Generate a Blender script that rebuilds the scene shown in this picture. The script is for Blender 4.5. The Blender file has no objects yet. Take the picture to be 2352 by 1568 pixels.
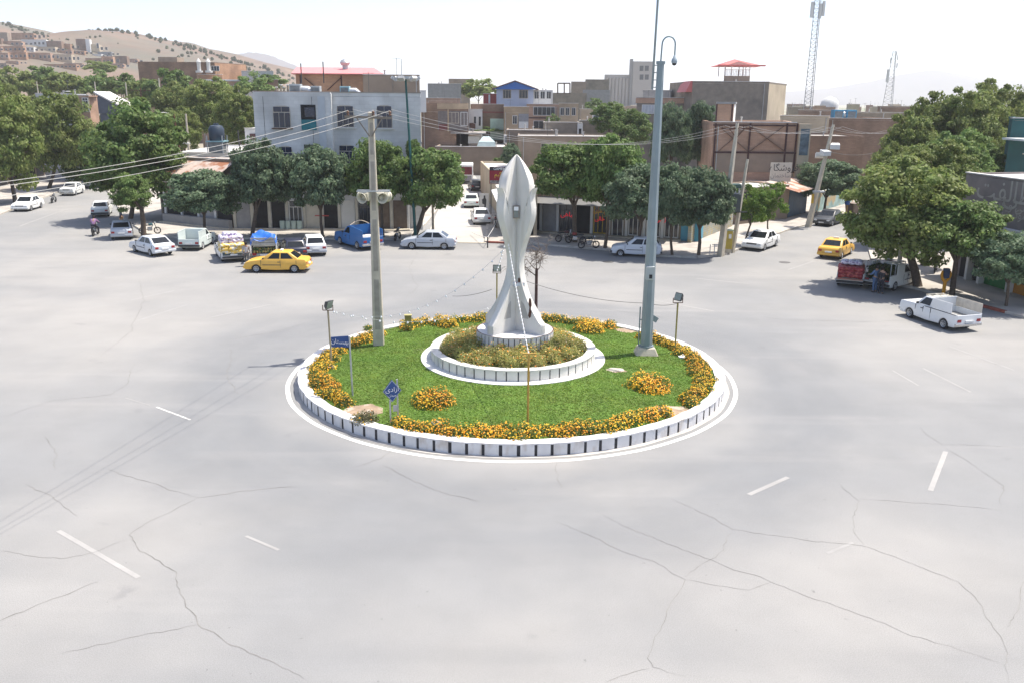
import bpy, bmesh, math, random
import numpy as np
from mathutils import Vector, Matrix
R = math.radians
C = bpy.context.scene.collection
SC = bpy.context.scene
# ------------------------------------------------------------------ camera
F, PIT, ROL, CH = 1995.0, R(15.55), R(0.5), 11.8
cam = bpy.data.objects.new("camera", bpy.data.cameras.new("camera")); C.objects.link(cam)
cam.data.sensor_width = 36; cam.data.lens = 36*F/2352
cam.data.clip_start = .1; cam.data.clip_end = 40000
cam.matrix_world = Matrix.Translation((0, 0, CH)) @ Matrix.Rotation(R(90)-PIT, 4, 'X') @ Matrix.Rotation(ROL, 4, 'Z')
SC.camera = cam
# ------------------------------------------------------------------ light
SUN_EL, SUN_AZ = R(66), math.atan2(.91, .40)      # azimuth measured from +Y towards +X
w = bpy.data.worlds.new("World"); SC.world = w; w.use_nodes = True
nt = w.node_tree; bg = nt.nodes['Background']
sky = nt.nodes.new('ShaderNodeTexSky'); sky.sky_type = 'NISHITA'; sky.sun_disc = False
sky.sun_elevation = SUN_EL; sky.sun_rotation = SUN_AZ; sky.air_density = .7; sky.dust_density = 5.0; sky.ozone_density = .25; sky.altitude = 1500
nt.links.new(sky.outputs[0], bg.inputs[0]); bg.inputs[1].default_value = .15
sl = bpy.data.lights.new("sun", 'SUN'); sl.energy = 3.9; sl.angle = R(.6); sl.color = (1, .93, .83)
so = bpy.data.objects.new("sun", sl); C.objects.link(so)
sd = Vector((math.sin(SUN_AZ)*math.cos(SUN_EL), math.cos(SUN_AZ)*math.cos(SUN_EL), math.sin(SUN_EL)))
so.rotation_euler = sd.to_track_quat('Z', 'Y').to_euler(); so.location = (30, 10, 60)
SC.view_settings.view_transform = 'Standard'; SC.view_settings.look = 'None'
SC.view_settings.exposure = 1.02; SC.view_settings.gamma = 1
SC.render.engine = 'CYCLES'
cy = SC.cycles; cy.use_denoising = True; cy.max_bounces = 8; cy.diffuse_bounces = 3; cy.glossy_bounces = 2
cy.transmission_bounces = 3; cy.volume_bounces = 3; cy.transparent_max_bounces = 6; cy.volume_step_rate = 4; cy.caustics_reflective = False; cy.caustics_refractive = False
# ------------------------------------------------------------------ layout helpers (survey of the place)
def ray(px, py):
    u = (px-1176)/F; v = (784-py)/F
    u, v = u*math.cos(ROL)-v*math.sin(ROL), u*math.sin(ROL)+v*math.cos(ROL)
    return (u, math.cos(PIT)+v*math.sin(PIT), -math.sin(PIT)+v*math.cos(PIT))
def G(px, py, z=0.0):
    x, y, q = ray(px, py); t = (z-CH)/q
    return Vector((x*t, y*t, z))
def A(px, py, Y):
    x, y, q = ray(px, py); t = Y/y
    return Vector((x*t, Y, CH+q*t))
# ------------------------------------------------------------------ object helpers
def tag(o, label=None, cat=None, group=None, kind=None):
    if label: o['label'] = label
    if cat: o['category'] = cat
    if group: o['group'] = group
    if kind: o['kind'] = kind
    return o
def empty(name, loc, rz=0, label=None, cat=None, group=None):
    o = bpy.data.objects.new(name, None); C.objects.link(o)
    o.empty_display_size = .3; o.location = loc; o.rotation_euler = (0, 0, rz)
    return tag(o, label, cat, group)
def copy_tree(o, parent=None):
    c = o.copy(); C.objects.link(c); c.parent = parent
    for ch in list(o.children): copy_tree(ch, c)
    return c
class MB:
    def __init__(s): s.v = []; s.f = []; s.m = []
    def add(s, vs, fs, m=0):
        b = len(s.v); s.v += [tuple(p) for p in vs]
        for f in fs: s.f.append([b+i for i in f]); s.m.append(m)
        return s
    def hexa(s, p, m=0):   # p: 4 bottom ccw, 4 top ccw
        return s.add(p, [(3,2,1,0),(4,5,6,7),(0,1,5,4),(1,2,6,5),(2,3,7,6),(3,0,4,7)], m)
    def box(s, x0, y0, z0, x1, y1, z1, m=0):
        return s.hexa([(x0,y0,z0),(x1,y0,z0),(x1,y1,z0),(x0,y1,z0),(x0,y0,z1),(x1,y0,z1),(x1,y1,z1),(x0,y1,z1)], m)
    def bar(s, a, b, t, w=None, m=0):
        a = Vector(a); b = Vector(b); d = (b-a).normalized(); w = w or t
        u = d.cross(Vector((0,0,1)) if abs(d.z) < .95 else Vector((0,1,0))).normalized(); n = u.cross(d)
        q = [u*(sx*t/2)+n*(sy*w/2) for sx, sy in ((-1,-1),(1,-1),(1,1),(-1,1))]
        return s.hexa([a+k for k in q]+[b+k for k in q], m)
    def tube(s, pts, r, n=6, m=0, cap=True):
        pts = [Vector(p) for p in pts]; k = len(pts)
        rs = r if isinstance(r, (list, tuple)) else [r]*k
        vs = []; u = None
        for i in range(k):
            d = (pts[min(i+1, k-1)]-pts[max(i-1, 0)]).normalized()
            if u is None: u = d.cross(Vector((0,0,1)) if abs(d.z) < .9 else Vector((0,1,0))).normalized()
            else: u = (u-d*u.dot(d)).normalized()
            e = d.cross(u)
            vs += [pts[i]+(u*math.cos(2*math.pi*j/n)+e*math.sin(2*math.pi*j/n))*rs[i] for j in range(n)]
        fs = [(i*n+j, i*n+(j+1)%n, (i+1)*n+(j+1)%n, (i+1)*n+j) for i in range(k-1) for j in range(n)]
        if cap: fs += [tuple(range(n-1,-1,-1)), tuple((k-1)*n+j for j in range(n))]
        return s.add(vs, fs, m)
    def cyl(s, c, r, z0, z1, n=16, m=0, r1=None, ph=0):
        r1 = r if r1 is None else r1; cx, cy_ = c[0], c[1]
        vs = [(cx+rr*math.cos(ph+2*math.pi*j/n), cy_+rr*math.sin(ph+2*math.pi*j/n), z) for rr, z in ((r, z0), (r1, z1)) for j in range(n)]
        return s.add(vs, [(j,(j+1)%n,n+(j+1)%n,n+j) for j in range(n)]+[tuple(range(n-1,-1,-1)), tuple(range(n,2*n))], m)
    def lathe(s, prof, c=(0,0,0), n=16, m=0):
        k = len(prof)
        vs = [(c[0]+r*math.cos(2*math.pi*j/n), c[1]+r*math.sin(2*math.pi*j/n), c[2]+z) for r, z in prof for j in range(n)]
        return s.add(vs, [(i*n+j, i*n+(j+1)%n, (i+1)*n+(j+1)%n, (i+1)*n+j) for i in range(k-1) for j in range(n)], m)
    def prism(s, poly, z0, z1, m=0, mt=None):
        n = len(poly); ar = sum(poly[i][0]*poly[(i+1)%n][1]-poly[(i+1)%n][0]*poly[i][1] for i in range(n))
        if ar < 0: poly = poly[::-1]
        vs = [(p[0], p[1], z0) for p in poly]+[(p[0], p[1], z1) for p in poly]
        s.add(vs, [(j,(j+1)%n,n+(j+1)%n,n+j) for j in range(n)]+[tuple(range(n-1,-1,-1))], m)
        return s.add([(p[0], p[1], z1) for p in poly], [tuple(range(n))], m if mt is None else mt)
    def xf(s, M):
        s.v = [tuple(M @ Vector(p)) for p in s.v]; return s
    def build(s, name, mats, parent=None, smooth=None, bevel=0, seg=2, merge=False):
        me = bpy.data.meshes.new(name); me.from_pydata(s.v, [], s.f)
        for q in (mats if isinstance(mats, (list, tuple)) else [mats]): me.materials.append(q)
        me.polygons.foreach_set('material_index', s.m)
        if bevel or merge:
            bm = bmesh.new(); bm.from_mesh(me)
            bmesh.ops.remove_doubles(bm, verts=bm.verts, dist=1e-4)
            if bevel:
                ed = [e for e in bm.edges if len(e.link_faces) == 2 and e.calc_face_angle(0) > R(25)]
                bmesh.ops.bevel(bm, geom=ed, offset=bevel, segments=seg, profile=.5, affect='EDGES', clamp_overlap=True)
            bm.to_mesh(me); bm.free()
        if smooth:
            me.polygons.foreach_set('use_smooth', [True]*len(me.polygons)); me.set_sharp_from_angle(angle=R(smooth))
        me.update()
        o = bpy.data.objects.new(name, me); C.objects.link(o)
        if parent: o.parent = parent
        return o
# ------------------------------------------------------------------ materials
_M = {}
def mat(name, col, rough=.75, var=.12, scale=2.0, metal=0, spec=.3, bump=0, bscale=None, col2=None, c2lo=.5, c2hi=.65, c2s=.6, c2z=1, emit=0, per_obj=0):
    if name in _M: return _M[name]
    m = bpy.data.materials.new(name); m.use_nodes = True; t = m.node_tree; N = t.nodes; L = t.links; b = N['Principled BSDF']
    b.inputs['Roughness'].default_value = rough; b.inputs['Metallic'].default_value = metal; b.inputs['Specular IOR Level'].default_value = spec
    geo = N.new('ShaderNodeNewGeometry')
    def noise(sc, det=5, zs=1):
        n = N.new('ShaderNodeTexNoise'); n.inputs['Scale'].default_value = sc; n.inputs['Detail'].default_value = det; v = geo.outputs['Position']
        if zs != 1: mp = N.new('ShaderNodeMapping'); mp.inputs['Scale'].default_value = (1, 1, zs); L.new(v, mp.inputs[0]); v = mp.outputs[0]
        L.new(v, n.inputs['Vector']); return n.outputs['Fac']
    def mix(fac, a, c, mode='MIX'):
        x = N.new('ShaderNodeMix'); x.data_type = 'RGBA'; x.blend_type = mode
        for s_, val in ((0, fac), (6, a), (7, c)):
            if hasattr(val, 'is_output'): L.new(val, x.inputs[s_])
            else: x.inputs[s_].default_value = val if s_ == 0 else (*val, 1)
        return x.outputs[2]
    def ramp(fac, lo, hi):
        r = N.new('ShaderNodeMapRange'); r.inputs[1].default_value = lo; r.inputs[2].default_value = hi; L.new(fac, r.inputs[0]); return r.outputs[0]
    c = mix(ramp(noise(scale), .3, .7), [q*(1-var) for q in col], [min(1, q*(1+var)) for q in col])
    if col2: c = mix(ramp(noise(c2s, 6, c2z), c2lo, c2hi), c, col2)
    if per_obj:
        oi = N.new('ShaderNodeObjectInfo'); hs = N.new('ShaderNodeHueSaturation')
        mr = N.new('ShaderNodeMapRange'); mr.inputs[3].default_value = 1-per_obj; mr.inputs[4].default_value = 1+per_obj
        L.new(oi.outputs['Random'], mr.inputs[0]); L.new(mr.outputs[0], hs.inputs['Value']); L.new(c, hs.inputs['Color']); c = hs.outputs[0]
    L.new(c, b.inputs['Base Color'])
    if emit:
        L.new(c, b.inputs['Emission Color']); b.inputs['Emission Strength'].default_value = emit
    if bump:
        bp = N.new('ShaderNodeBump'); bp.inputs['Strength'].default_value = bump; bp.inputs['Distance'].default_value = .02
        L.new(noise(bscale or scale*4), bp.inputs['Height']); L.new(bp.outputs[0], b.inputs['Normal'])
    _M[name] = m; return m
def brickmat(name, c1, c2, mortar, sc=1.0, rough=.85, bw=.5, rh=.17, ms=.012, dirt=None):
    if name in _M: return _M[name]
    m = mat(name, c1); t = m.node_tree; N = t.nodes; L = t.links; b = N['Principled BSDF']; b.inputs['Roughness'].default_value = rough
    geo = N.new('ShaderNodeNewGeometry'); sp = N.new('ShaderNodeSeparateXYZ'); cb = N.new('ShaderNodeCombineXYZ'); ad = N.new('ShaderNodeMath')
    L.new(geo.outputs['Position'], sp.inputs[0]); L.new(sp.outputs[0], ad.inputs[0]); L.new(sp.outputs[1], ad.inputs[1])
    L.new(ad.outputs[0], cb.inputs[0]); L.new(sp.outputs[2], cb.inputs[1])
    br = N.new('ShaderNodeTexBrick'); L.new(cb.outputs[0], br.inputs[0])
    for k, v in ((1, (*c1, 1)), (2, (*c2, 1)), (3, (*mortar, 1)), (4, sc), (5, ms), (8, bw), (9, rh)): br.inputs[k].default_value = v
    no = N.new('ShaderNodeTexNoise'); no.inputs['Scale'].default_value = .35; no.inputs['Detail'].default_value = 6; L.new(geo.outputs['Position'], no.inputs['Vector'])
    mr = N.new('ShaderNodeMapRange'); mr.inputs[1].default_value = .35; mr.inputs[2].default_value = .7; mr.inputs[3].default_value = .72; mr.inputs[4].default_value = 1.15; L.new(no.outputs['Fac'], mr.inputs[0])
    mx = N.new('ShaderNodeMix'); mx.data_type = 'RGBA'; mx.blend_type = 'MULTIPLY'; mx.inputs[0].default_value = 1
    L.new(br.outputs[0], mx.inputs[6]); L.new(mr.outputs[0], mx.inputs[7]); L.new(mx.outputs[2], b.inputs['Base Color'])
    return m
def glass(name, col, rough=.12):
    m = mat(name, col, rough, .25, .8, spec=.6); return m
WHITE = mat('white_paint', (.72,.72,.70), .6, .06, 1.5, col2=(.52,.50,.46), c2lo=.56, c2hi=.8, c2s=1.2)
STONE = mat('white_stone', (.66,.64,.595), .65, .05, 1.2, col2=(.50,.47,.41), c2lo=.52, c2hi=.85, c2s=2.2, c2z=.22)
BLACK = mat('black_paint', (.035,.035,.04), .6, .3, 6)
STEEL = mat('grey_steel', (.24,.29,.31), .45, .08, 1.0, metal=.25)
GALV = mat('galvanised', (.42,.44,.45), .45, .1, 3, metal=.4)
CONC = mat('concrete', (.50,.45,.36), .85, .12, 3, bump=.3)
RUST = mat('rust_brown', (.10,.045,.03), .85, .3, 6)
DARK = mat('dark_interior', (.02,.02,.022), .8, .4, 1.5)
GLASS = glass('dark_glass', (.02,.025,.035))
GLASSB = glass('blue_glass', (.018,.028,.06))
FRAMEW = mat('white_frame', (.62,.62,.60), .5, .05)
FRAMEB = mat('beige_frame', (.45,.40,.33), .5, .05)
ROOFW = mat('white_roof', (.62,.60,.57), .8, .12, .7, col2=(.40,.38,.35), c2lo=.55, c2hi=.75, c2s=.3)
ROOFG = mat('grey_roof', (.33,.31,.29), .85, .2, .7, col2=(.20,.19,.18), c2lo=.55, c2hi=.7, c2s=.4)
BULB = mat('bulb_white', (.85,.85,.85), .3, .02)
OLIVE = mat('olive_paint', (.30,.25,.08), .6, .15, 5)
# ================================================================== ground, roads, pavements
IC = (0.0, 36.95)            # centre of the roundabout
def road_material():
    m = bpy.data.materials.new('asphalt'); m.use_nodes = True; t = m.node_tree; N = t.nodes; L = t.links; b = N['Principled BSDF']
    b.inputs['Roughness'].default_value = .85; b.inputs['Specular IOR Level'].default_value = .2
    geo = N.new('ShaderNodeNewGeometry'); pos = geo.outputs['Position']
    def noise(sc, det, vec=None, rough=.55):
        n = N.new('ShaderNodeTexNoise'); n.inputs['Scale'].default_value = sc; n.inputs['Detail'].default_value = det; n.inputs['Roughness'].default_value = rough
        L.new(vec or pos, n.inputs['Vector']); return n.outputs['Fac']
    def mr(f, a, b_, c=0, d=1):
        r = N.new('ShaderNodeMapRange'); r.interpolation_type = 'SMOOTHSTEP'
        for i, q in ((1, a), (2, b_), (3, c), (4, d)): r.inputs[i].default_value = q
        L.new(f, r.inputs[0]); return r.outputs[0]
    def math_(op, a, b_=None):
        x = N.new('ShaderNodeMath'); x.operation = op
        for i, q in ((0, a), (1, b_)):
            if q is None: continue
            if hasattr(q, 'is_output'): L.new(q, x.inputs[i])
            else: x.inputs[i].default_value = q
        return x.outputs[0]
    def mix(f, a, c, mode='MIX'):
        x = N.new('ShaderNodeMix'); x.data_type = 'RGBA'; x.blend_type = mode
        for i, q in ((0, f), (6, a), (7, c)):
            if hasattr(q, 'is_output'): L.new(q, x.inputs[i])
            else: x.inputs[i].default_value = q if i == 0 else (*q, 1)
        return x.outputs[2]
    sp = N.new('ShaderNodeSeparateXYZ'); L.new(pos, sp.inputs[0])
    dx = math_('SUBTRACT', sp.outputs[0], IC[0]); dy = math_('SUBTRACT', sp.outputs[1], IC[1])
    rad = math_('SQRT', math_('ADD', math_('MULTIPLY', dx, dx), math_('MULTIPLY', dy, dy))); ang = math_('ARCTAN2', dy, dx)
    cb = N.new('ShaderNodeCombineXYZ'); L.new(math_('MULTIPLY', rad, .55), cb.inputs[0]); L.new(math_('MULTIPLY', ang, 2.2), cb.inputs[1])
    dust = mr(noise(.055, 4), .38, .66)
    c = mix(dust, (.222,.225,.225), (.288,.281,.267))
    # traffic-polished lane that circles the island, broken by noise
    rn = math_('ADD', rad, math_('MULTIPLY', math_('SUBTRACT', noise(.10, 3), .5), 9.0))
    lane = math_('MULTIPLY', mr(rn, 9.6, 12.0), mr(rn, 18.5, 13.5))
    lane = math_('MULTIPLY', lane, mr(noise(.9, 4, cb.outputs[0]), .25, .7, .5, 1))
    c = mix(math_('MULTIPLY', lane, .72), c, (.168,.176,.184))
    # through-lane streaks of tyre polish
    mp = N.new('ShaderNodeMapping'); mp.inputs['Rotation'].default_value = (0, 0, R(-28)); mp.inputs['Scale'].default_value = (.035, .33, 1); L.new(pos, mp.inputs[0])
    st = mr(noise(1, 4, mp.outputs[0]), .5, .72)
    c = mix(math_('MULTIPLY', st, .28), c, (.185,.188,.190))
    mp2 = N.new('ShaderNodeMapping'); mp2.inputs['Rotation'].default_value = (0, 0, R(24)); mp2.inputs['Scale'].default_value = (.03, .5, 1); L.new(pos, mp2.inputs[0])
    st2 = mr(noise(1, 4, mp2.outputs[0]), .56, .75)
    c = mix(math_('MULTIPLY', st2, .3), c, (.310,.304,.292))
    # oil spots / patches
    sp_ = mr(noise(.45, 5), .66, .74); c = mix(math_('MULTIPLY', sp_, .35), c, (.16,.16,.165))
    # aggregate
    ag = mr(noise(38, 5, rough=.8), .3, .7, .80, 1.17); c = mix(1.0, c, mr(noise(.35, 7, rough=.65), .3, .7, .955, 1.04), 'MULTIPLY')
    c = mix(1.0, c, ag, 'MULTIPLY')
    pit = mr(noise(5.2, 2, rough=.5), .73, .77, 0, .55); c = mix(pit, c, (.13,.13,.13))
    L.new(c, b.inputs['Base Color'])
    bp = N.new('ShaderNodeBump'); bp.inputs['Strength'].default_value = .12; bp.inputs['Distance'].default_value = .006
    L.new(noise(30, 4), bp.inputs['Height']); L.new(bp.outputs[0], b.inputs['Normal'])
    return m
ASPH = road_material()
EARTH = mat('earth', (.30,.27,.215), .95, .2, .02, col2=(.15,.18,.085), c2lo=.45, c2hi=.6, c2s=.004)
PAVE = mat('pavement_slabs', (.40,.375,.34), .85, .1, .6, col2=(.28,.26,.235), c2lo=.5, c2hi=.7, c2s=.5)
KERB = mat('kerb_stone', (.46,.43,.38), .85, .15, 2)
KERBR = mat('kerb_red', (.30,.09,.06), .8, .3, 2)
LINE = mat('line_paint', (.56,.55,.52), .7, .2, 3, col2=(.31,.305,.295), c2lo=.45, c2hi=.7, c2s=4)
LINEF = mat('line_paint_faint', (.29,.285,.275), .8, .08, 1.5)
CRACKM = mat('crack_dark', (.185,.18,.17), .95, .3, 1.2)
g = MB()
g.add([(-13000,-600,-.02),(13000,-600,-.02),(13000,13000,-.02),(-13000,13000,-.02)], [(0,1,2,3)])
tag(g.build('ground', EARTH), kind='structure')
rd = MB()   # asphalt of the square and of the three streets
rd.add([(-130,-20,0),(60,-20,0),(75,70,0),(70,190,0),(-30,190,0),(-130,170,0)], [(0,1,2,3,4,5)])
tag(rd.build('road', ASPH), kind='structure')
def pavement(px, back, name='pavement', red=()):
    front = [G(*p) for p in px]; poly = [(p.x, p.y) for p in front]+back
    mb = MB(); mb.prism(poly, .0, .14); o = mb.build(name, PAVE); tag(o, kind='structure')
    kb = MB()
    for i in range(len(front)-1):
        a, b = front[i], front[i+1]; L_ = (b-a).length; n = max(1, round(L_/1.1)); d = (b-a)/n; nn = Vector((-d.y, d.x, 0)).normalized()*.2
        mid = sum((Vector((p[0], p[1], 0)) for p in back), Vector())/len(back)
        if nn.dot(mid-a) > 0: nn = -nn
        for k in range(n):
            p = a+d*(k+.012); q = a+d*(k+.988); h = .152+.006*math.sin(i*7+k*3.1)
            kb.hexa([p+nn*-.05, q+nn*-.05, q+nn, p+nn, *[v+Vector((0,0,h)) for v in (p+nn*-.05, q+nn*-.05, q+nn, p+nn)]] if (q-p).cross(nn).z > 0 else
                    [p+nn, q+nn, q+nn*-.05, p+nn*-.05, *[v+Vector((0,0,h)) for v in (p+nn, q+nn, q+nn*-.05, p+nn*-.05)]], 1 if i in red and (k//2) % 2 == 0 else 0)
    tag(kb.build('kerb', [KERB, KERBR]), kind='structure')
    return o
pavement([(212,408),(262,452),(288,505),(345,541),(420,548),(640,550),(932,551),(975,515),(1012,470),(1048,425)], [(-8,128),(-60,128)])
pavement([(1112,430),(1124,500),(1118,558),(1230,562),(1400,576),(1500,589),(1600,593),(1662,586),(1722,563),(1800,532),(1890,506),(1932,495),(1962,484),(1985,470)], [(50,128),(-4,128)], red=(2,))
pavement([(1985,505),(1995,560),(2010,610),(2060,655),(2120,668),(2240,700),(2352,730),(2420,755)], [(75,43),(75,118),(52,118)], red=(5,))
pavement([(-60,520),(0,493),(30,481),(100,455),(160,431),(215,408)], [(-62,126),(-95,126),(-95,80)])
# alley paving between the two shop blocks
al = MB(); pa = [G(975,556), G(1118,557), G(1122,500), G(1108,430), G(1085,395), G(1050,425), G(1012,470)]
al.add([(p.x, p.y, .006) for p in pa], [tuple(range(7))]); tag(al.build('alley_paving', mat('alley_concrete', (.40,.385,.36), .9, .1, .5)), kind='structure')
gt = MB(); a0, a1 = G(975,557), G(1118,559); gt.bar(a0+Vector((0,0,.03)), a1+Vector((0,0,.03)), .35, .05); tag(gt.build('gutter', CONC), kind='structure')
# cracks as surveyed, laid 4 mm above the asphalt
rng = random.Random(5)
def strip(mb, px, w0, w1=None, z=.005, jit=0, step=.35, m=0, taper=True):
    P_ = [G(*p) for p in px]; pts = []
    for a, b in zip(P_, P_[1:]):
        n = max(1, int((b-a).length/step))
        pts += [a.lerp(b, k/n) for k in range(n)]
    pts.append(P_[-1]); n = len(pts); off = 0; q = []
    for i, p in enumerate(pts):
        d = (pts[min(i+1, n-1)]-pts[max(i-1, 0)]).normalized(); nn = Vector((-d.y, d.x, 0))
        off = off*.88+rng.uniform(-jit, jit)
        wd = (w0+(w1 or w0)*0)*(rng.uniform(.45, 1.3) if jit else 1)
        if taper: wd *= min(1, .25+min(i, n-1-i)/(.2*n+1e-6))
        c = p+nn*off; c.z = z; q.append((c-nn*wd/2, c+nn*wd/2))
    for i in range(n-1): mb.add([q[i][0], q[i+1][0], q[i+1][1], q[i][1]], [(3,2,1,0) if True else 0], m)
cr = MB()
for px, wd in [
    ([(0,1425),(90,1390),(225,1335)], .04), ([(455,1142),(360,1190),(295,1228),(330,1262),(412,1310),(418,1360),(462,1430),(520,1475),(600,1510),(700,1556)], .036),
    ([(455,1142),(560,1128),(690,1118)], .03), ([(455,1142),(380,1125),(250,1075)], .03), ([(0,1263),(60,1280),(140,1282),(220,1268),(290,1240)], .03),
    ([(140,1500),(300,1462),(462,1432)], .022), ([(60,1110),(150,1160),(175,1185)], .03), ([(107,1000),(135,1040),(125,1080)], .03),
    ([(0,960),(120,920),(250,905),(290,880),(305,835)], .032), ([(880,1065),(940,1098),(1010,1125),(1100,1152)], .028), ([(810,1073),(870,1050),(905,1030)], .03),
    ([(1270,1195),(1420,1260),(1500,1290),(1570,1330),(1545,1380),(1500,1480),(1480,1510),(1492,1535),(1570,1560)], .024), ([(1492,1535),(1440,1545),(1390,1562)], .024),
    ([(1380,1180),(1460,1220),(1620,1280),(1790,1340),(1920,1390),(2080,1450),(2240,1500),(2310,1522)], .022),
    ([(1540,1145),(1640,1190),(1680,1215),(1860,1240),(1980,1250),(2100,1290),(2200,1335),(2255,1390),(2290,1450),(2308,1480),(2310,1568)], .024),
    ([(1680,1215),(1660,1262),(1575,1325)], .022), ([(1980,1250),(1962,1215),(1972,1150),(1925,1105)], .024), ([(1972,1145),(2100,1155),(2300,1168)], .022),
    ([(2115,980),(2165,1020),(2352,1030)], .024), ([(2165,1025),(2240,1070),(2300,1115),(2305,1160)], .022), ([(2352,1330),(2335,1380),(2310,1440)], .02),
    ([(1280,1060),(1282,1090),(1288,1120)], .03), ([(1570,1330),(1640,1340),(1720,1355),(1780,1335)], .018), ([(520,780),(640,760),(700,742)], .04), ([(545,905),(520,860),(530,800)], .035),
    ([(1350,705),(1450,718),(1540,730)], .04), ([(1700,720),(1800,735),(1990,740),(2150,730)], .035), ([(230,820),(300,760),(330,690),(320,640)], .035), ([(930,690),(960,660),(940,620),(960,580)], .035)]:
    strip(cr, px, wd*.62, jit=.045, step=.16)
tag(cr.build('road_cracks', CRACKM), kind='structure')
mk = MB()
for px, wd, m in [([(360,934),(437,963)], .09, 0), ([(288,913),(345,930)], .05, 1), ([(2172,1036),(2137,1126)], .16, 2), ([(134,1218),(318,1325)], .14, 2), ([(300,690),(400,668)], .15, 1), ([(312,738),(430,700)], .12, 1), ([(480,730),(620,700)], .12, 1),
    ([(565,1230),(640,1262)], .1, 1), ([(2120,845),(2230,900)], .12, 1), ([(2180,795),(2330,850)], .12, 1), ([(2050,850),(2110,885)], .1, 1), ([(1720,1135),(1810,1095)], .16, 1), ([(1500,690),(1640,715)], .14, 1), ([(1810,620),(1900,590)], .14, 1), ([(45,520),(160,478)], .15, 1),
    ([(1600,640),(1720,652)], .13, 1), ([(1900,1270),(1960,1245)], .1, 1)]:
    strip(mk, px, wd, z=.0045, m=m, jit=0, taper=False)
tag(mk.build('road_marking', [LINE, LINEF, mat('line_paint_worn', (.33,.323,.31), .75, .06, 2, col2=(.285,.28,.27), c2lo=.45, c2hi=.75, c2s=1.3)]), kind='structure')
# white painted ring round the island
def ring(mb, r0, r1, z, c=IC, n=120, m=0, wob=0):
    vs = []
    for j in range(n):
        a = 2*math.pi*j/n; wv = wob*(math.sin(a*9)+math.sin(a*23+1))
        vs += [(c[0]+(r0+wv)*math.cos(a), c[1]+(r0+wv)*math.sin(a), z), (c[0]+(r1+wv)*math.cos(a), c[1]+(r1+wv)*math.sin(a), z)]
    return mb.add(vs, [(2*j, 2*j+1, (2*j+3) % (2*n), (2*j+2) % (2*n)) for j in range(n)], m)
rl = MB(); ring(rl, 9.62, 9.80, .005, wob=.008); tag(rl.build('ring_line', mat('ring_paint', (.66,.66,.63), .7, .12, 3)), kind='structure')
for p in ((1397,602), (1802,603)):
    c = G(*p); mh = MB(); mh.cyl((c.x, c.y), .42, .0, .012, 20); mh.cyl((c.x, c.y), .34, .012, .016, 20, m=1)
    tag(mh.build('manhole_cover', [mat('cast_iron', (.10,.10,.10), .7), mat('cast_iron2', (.13,.125,.12), .7)]), 'round iron manhole cover in the road behind the monument' if p[0] < 1500 else 'round iron manhole cover in the road near the right street', 'manhole cover')
# ================================================================== the island
def stripe_ring(name, c, ro, ri, z0, z1, nst, dark, mats, cap=.03, parent=None, lip=.0, wob=0):
    mb = MB(); rr = random.Random(nst)
    def pt(r, a, z): return (c[0]+r*math.cos(a), c[1]+r*math.sin(a), z)
    for k in range(nst):
        st = 2*math.pi/nst; jq = [0 if (k+i) % nst == 0 else random.Random(nst*99+k+i).uniform(-.05, .05)*st for i in (0, 1)]; a0 = st*k+jq[0]; a2 = st*(k+1)+jq[1]; a1 = a2-st*dark*random.Random(k+5).uniform(.85, 1.12)
        for (p, q, m, rad) in ((a0, a1, 0, ro), (a1, a2, 1, ro-.012)):
            nn = 3 if m == 0 else 1
            for i in range(nn):
                u, v = p+(q-p)*i/nn, p+(q-p)*(i+1)/nn
                mb.add([pt(rad, u, z0), pt(rad, v, z0), pt(rad, v, z1), pt(rad, u, z1)], [(0,1,2,3)], m)
    n = nst*2
    for j in range(n):   # cap stones
        u, v = 2*math.pi*j/n, 2*math.pi*(j+1)/n
        wq = lambda t: wob*(math.sin(t*31)+math.sin(t*57+1))
        o_ = [pt(ro+lip+wq(t), t, z) for z in (z1, z1+cap) for t in (u, v)]; i_ = [pt(ri-wq(t), t, z) for z in (z1, z1+cap) for t in (u, v)]
        mb.add(o_+i_, [(0,1,3,2), (2,3,7,6), (4,6,7,5), (0,4,5,1)], 0)
    for j in range(n):
        u, v = 2*math.pi*j/n, 2*math.pi*(j+1)/n
        mb.add([pt(ri, u, z0), pt(ri, v, z0), pt(ri, v, z1), pt(ri, u, z1)], [(3,2,1,0)], 0)
    return mb.build(name, mats, parent)
KW = mat('island_kerb_white', (.62,.615,.615), .7, .09, 2, col2=(.40,.33,.26), c2lo=.54, c2hi=.82, c2s=2.6, c2z=.5)
CAPW = mat('limewash', (.70,.69,.66), .8, .08, 3, col2=(.52,.48,.42), c2lo=.55, c2hi=.75, c2s=1.8)
ik = stripe_ring('island_kerb', IC, 9.25, 8.83, 0, .42, 98, .19, [KW, BLACK], cap=.05, lip=.015, wob=.012)
tag(ik, 'low round kerb wall with white and black stripes around the grass island', 'kerb')
apr = MB(); ring(apr, 9.2, 9.45, .012, wob=.02); tag(apr.build('kerb_apron', mat('apron_cement', (.44,.42,.39), .9, .15, 2)), kind='structure')
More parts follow.
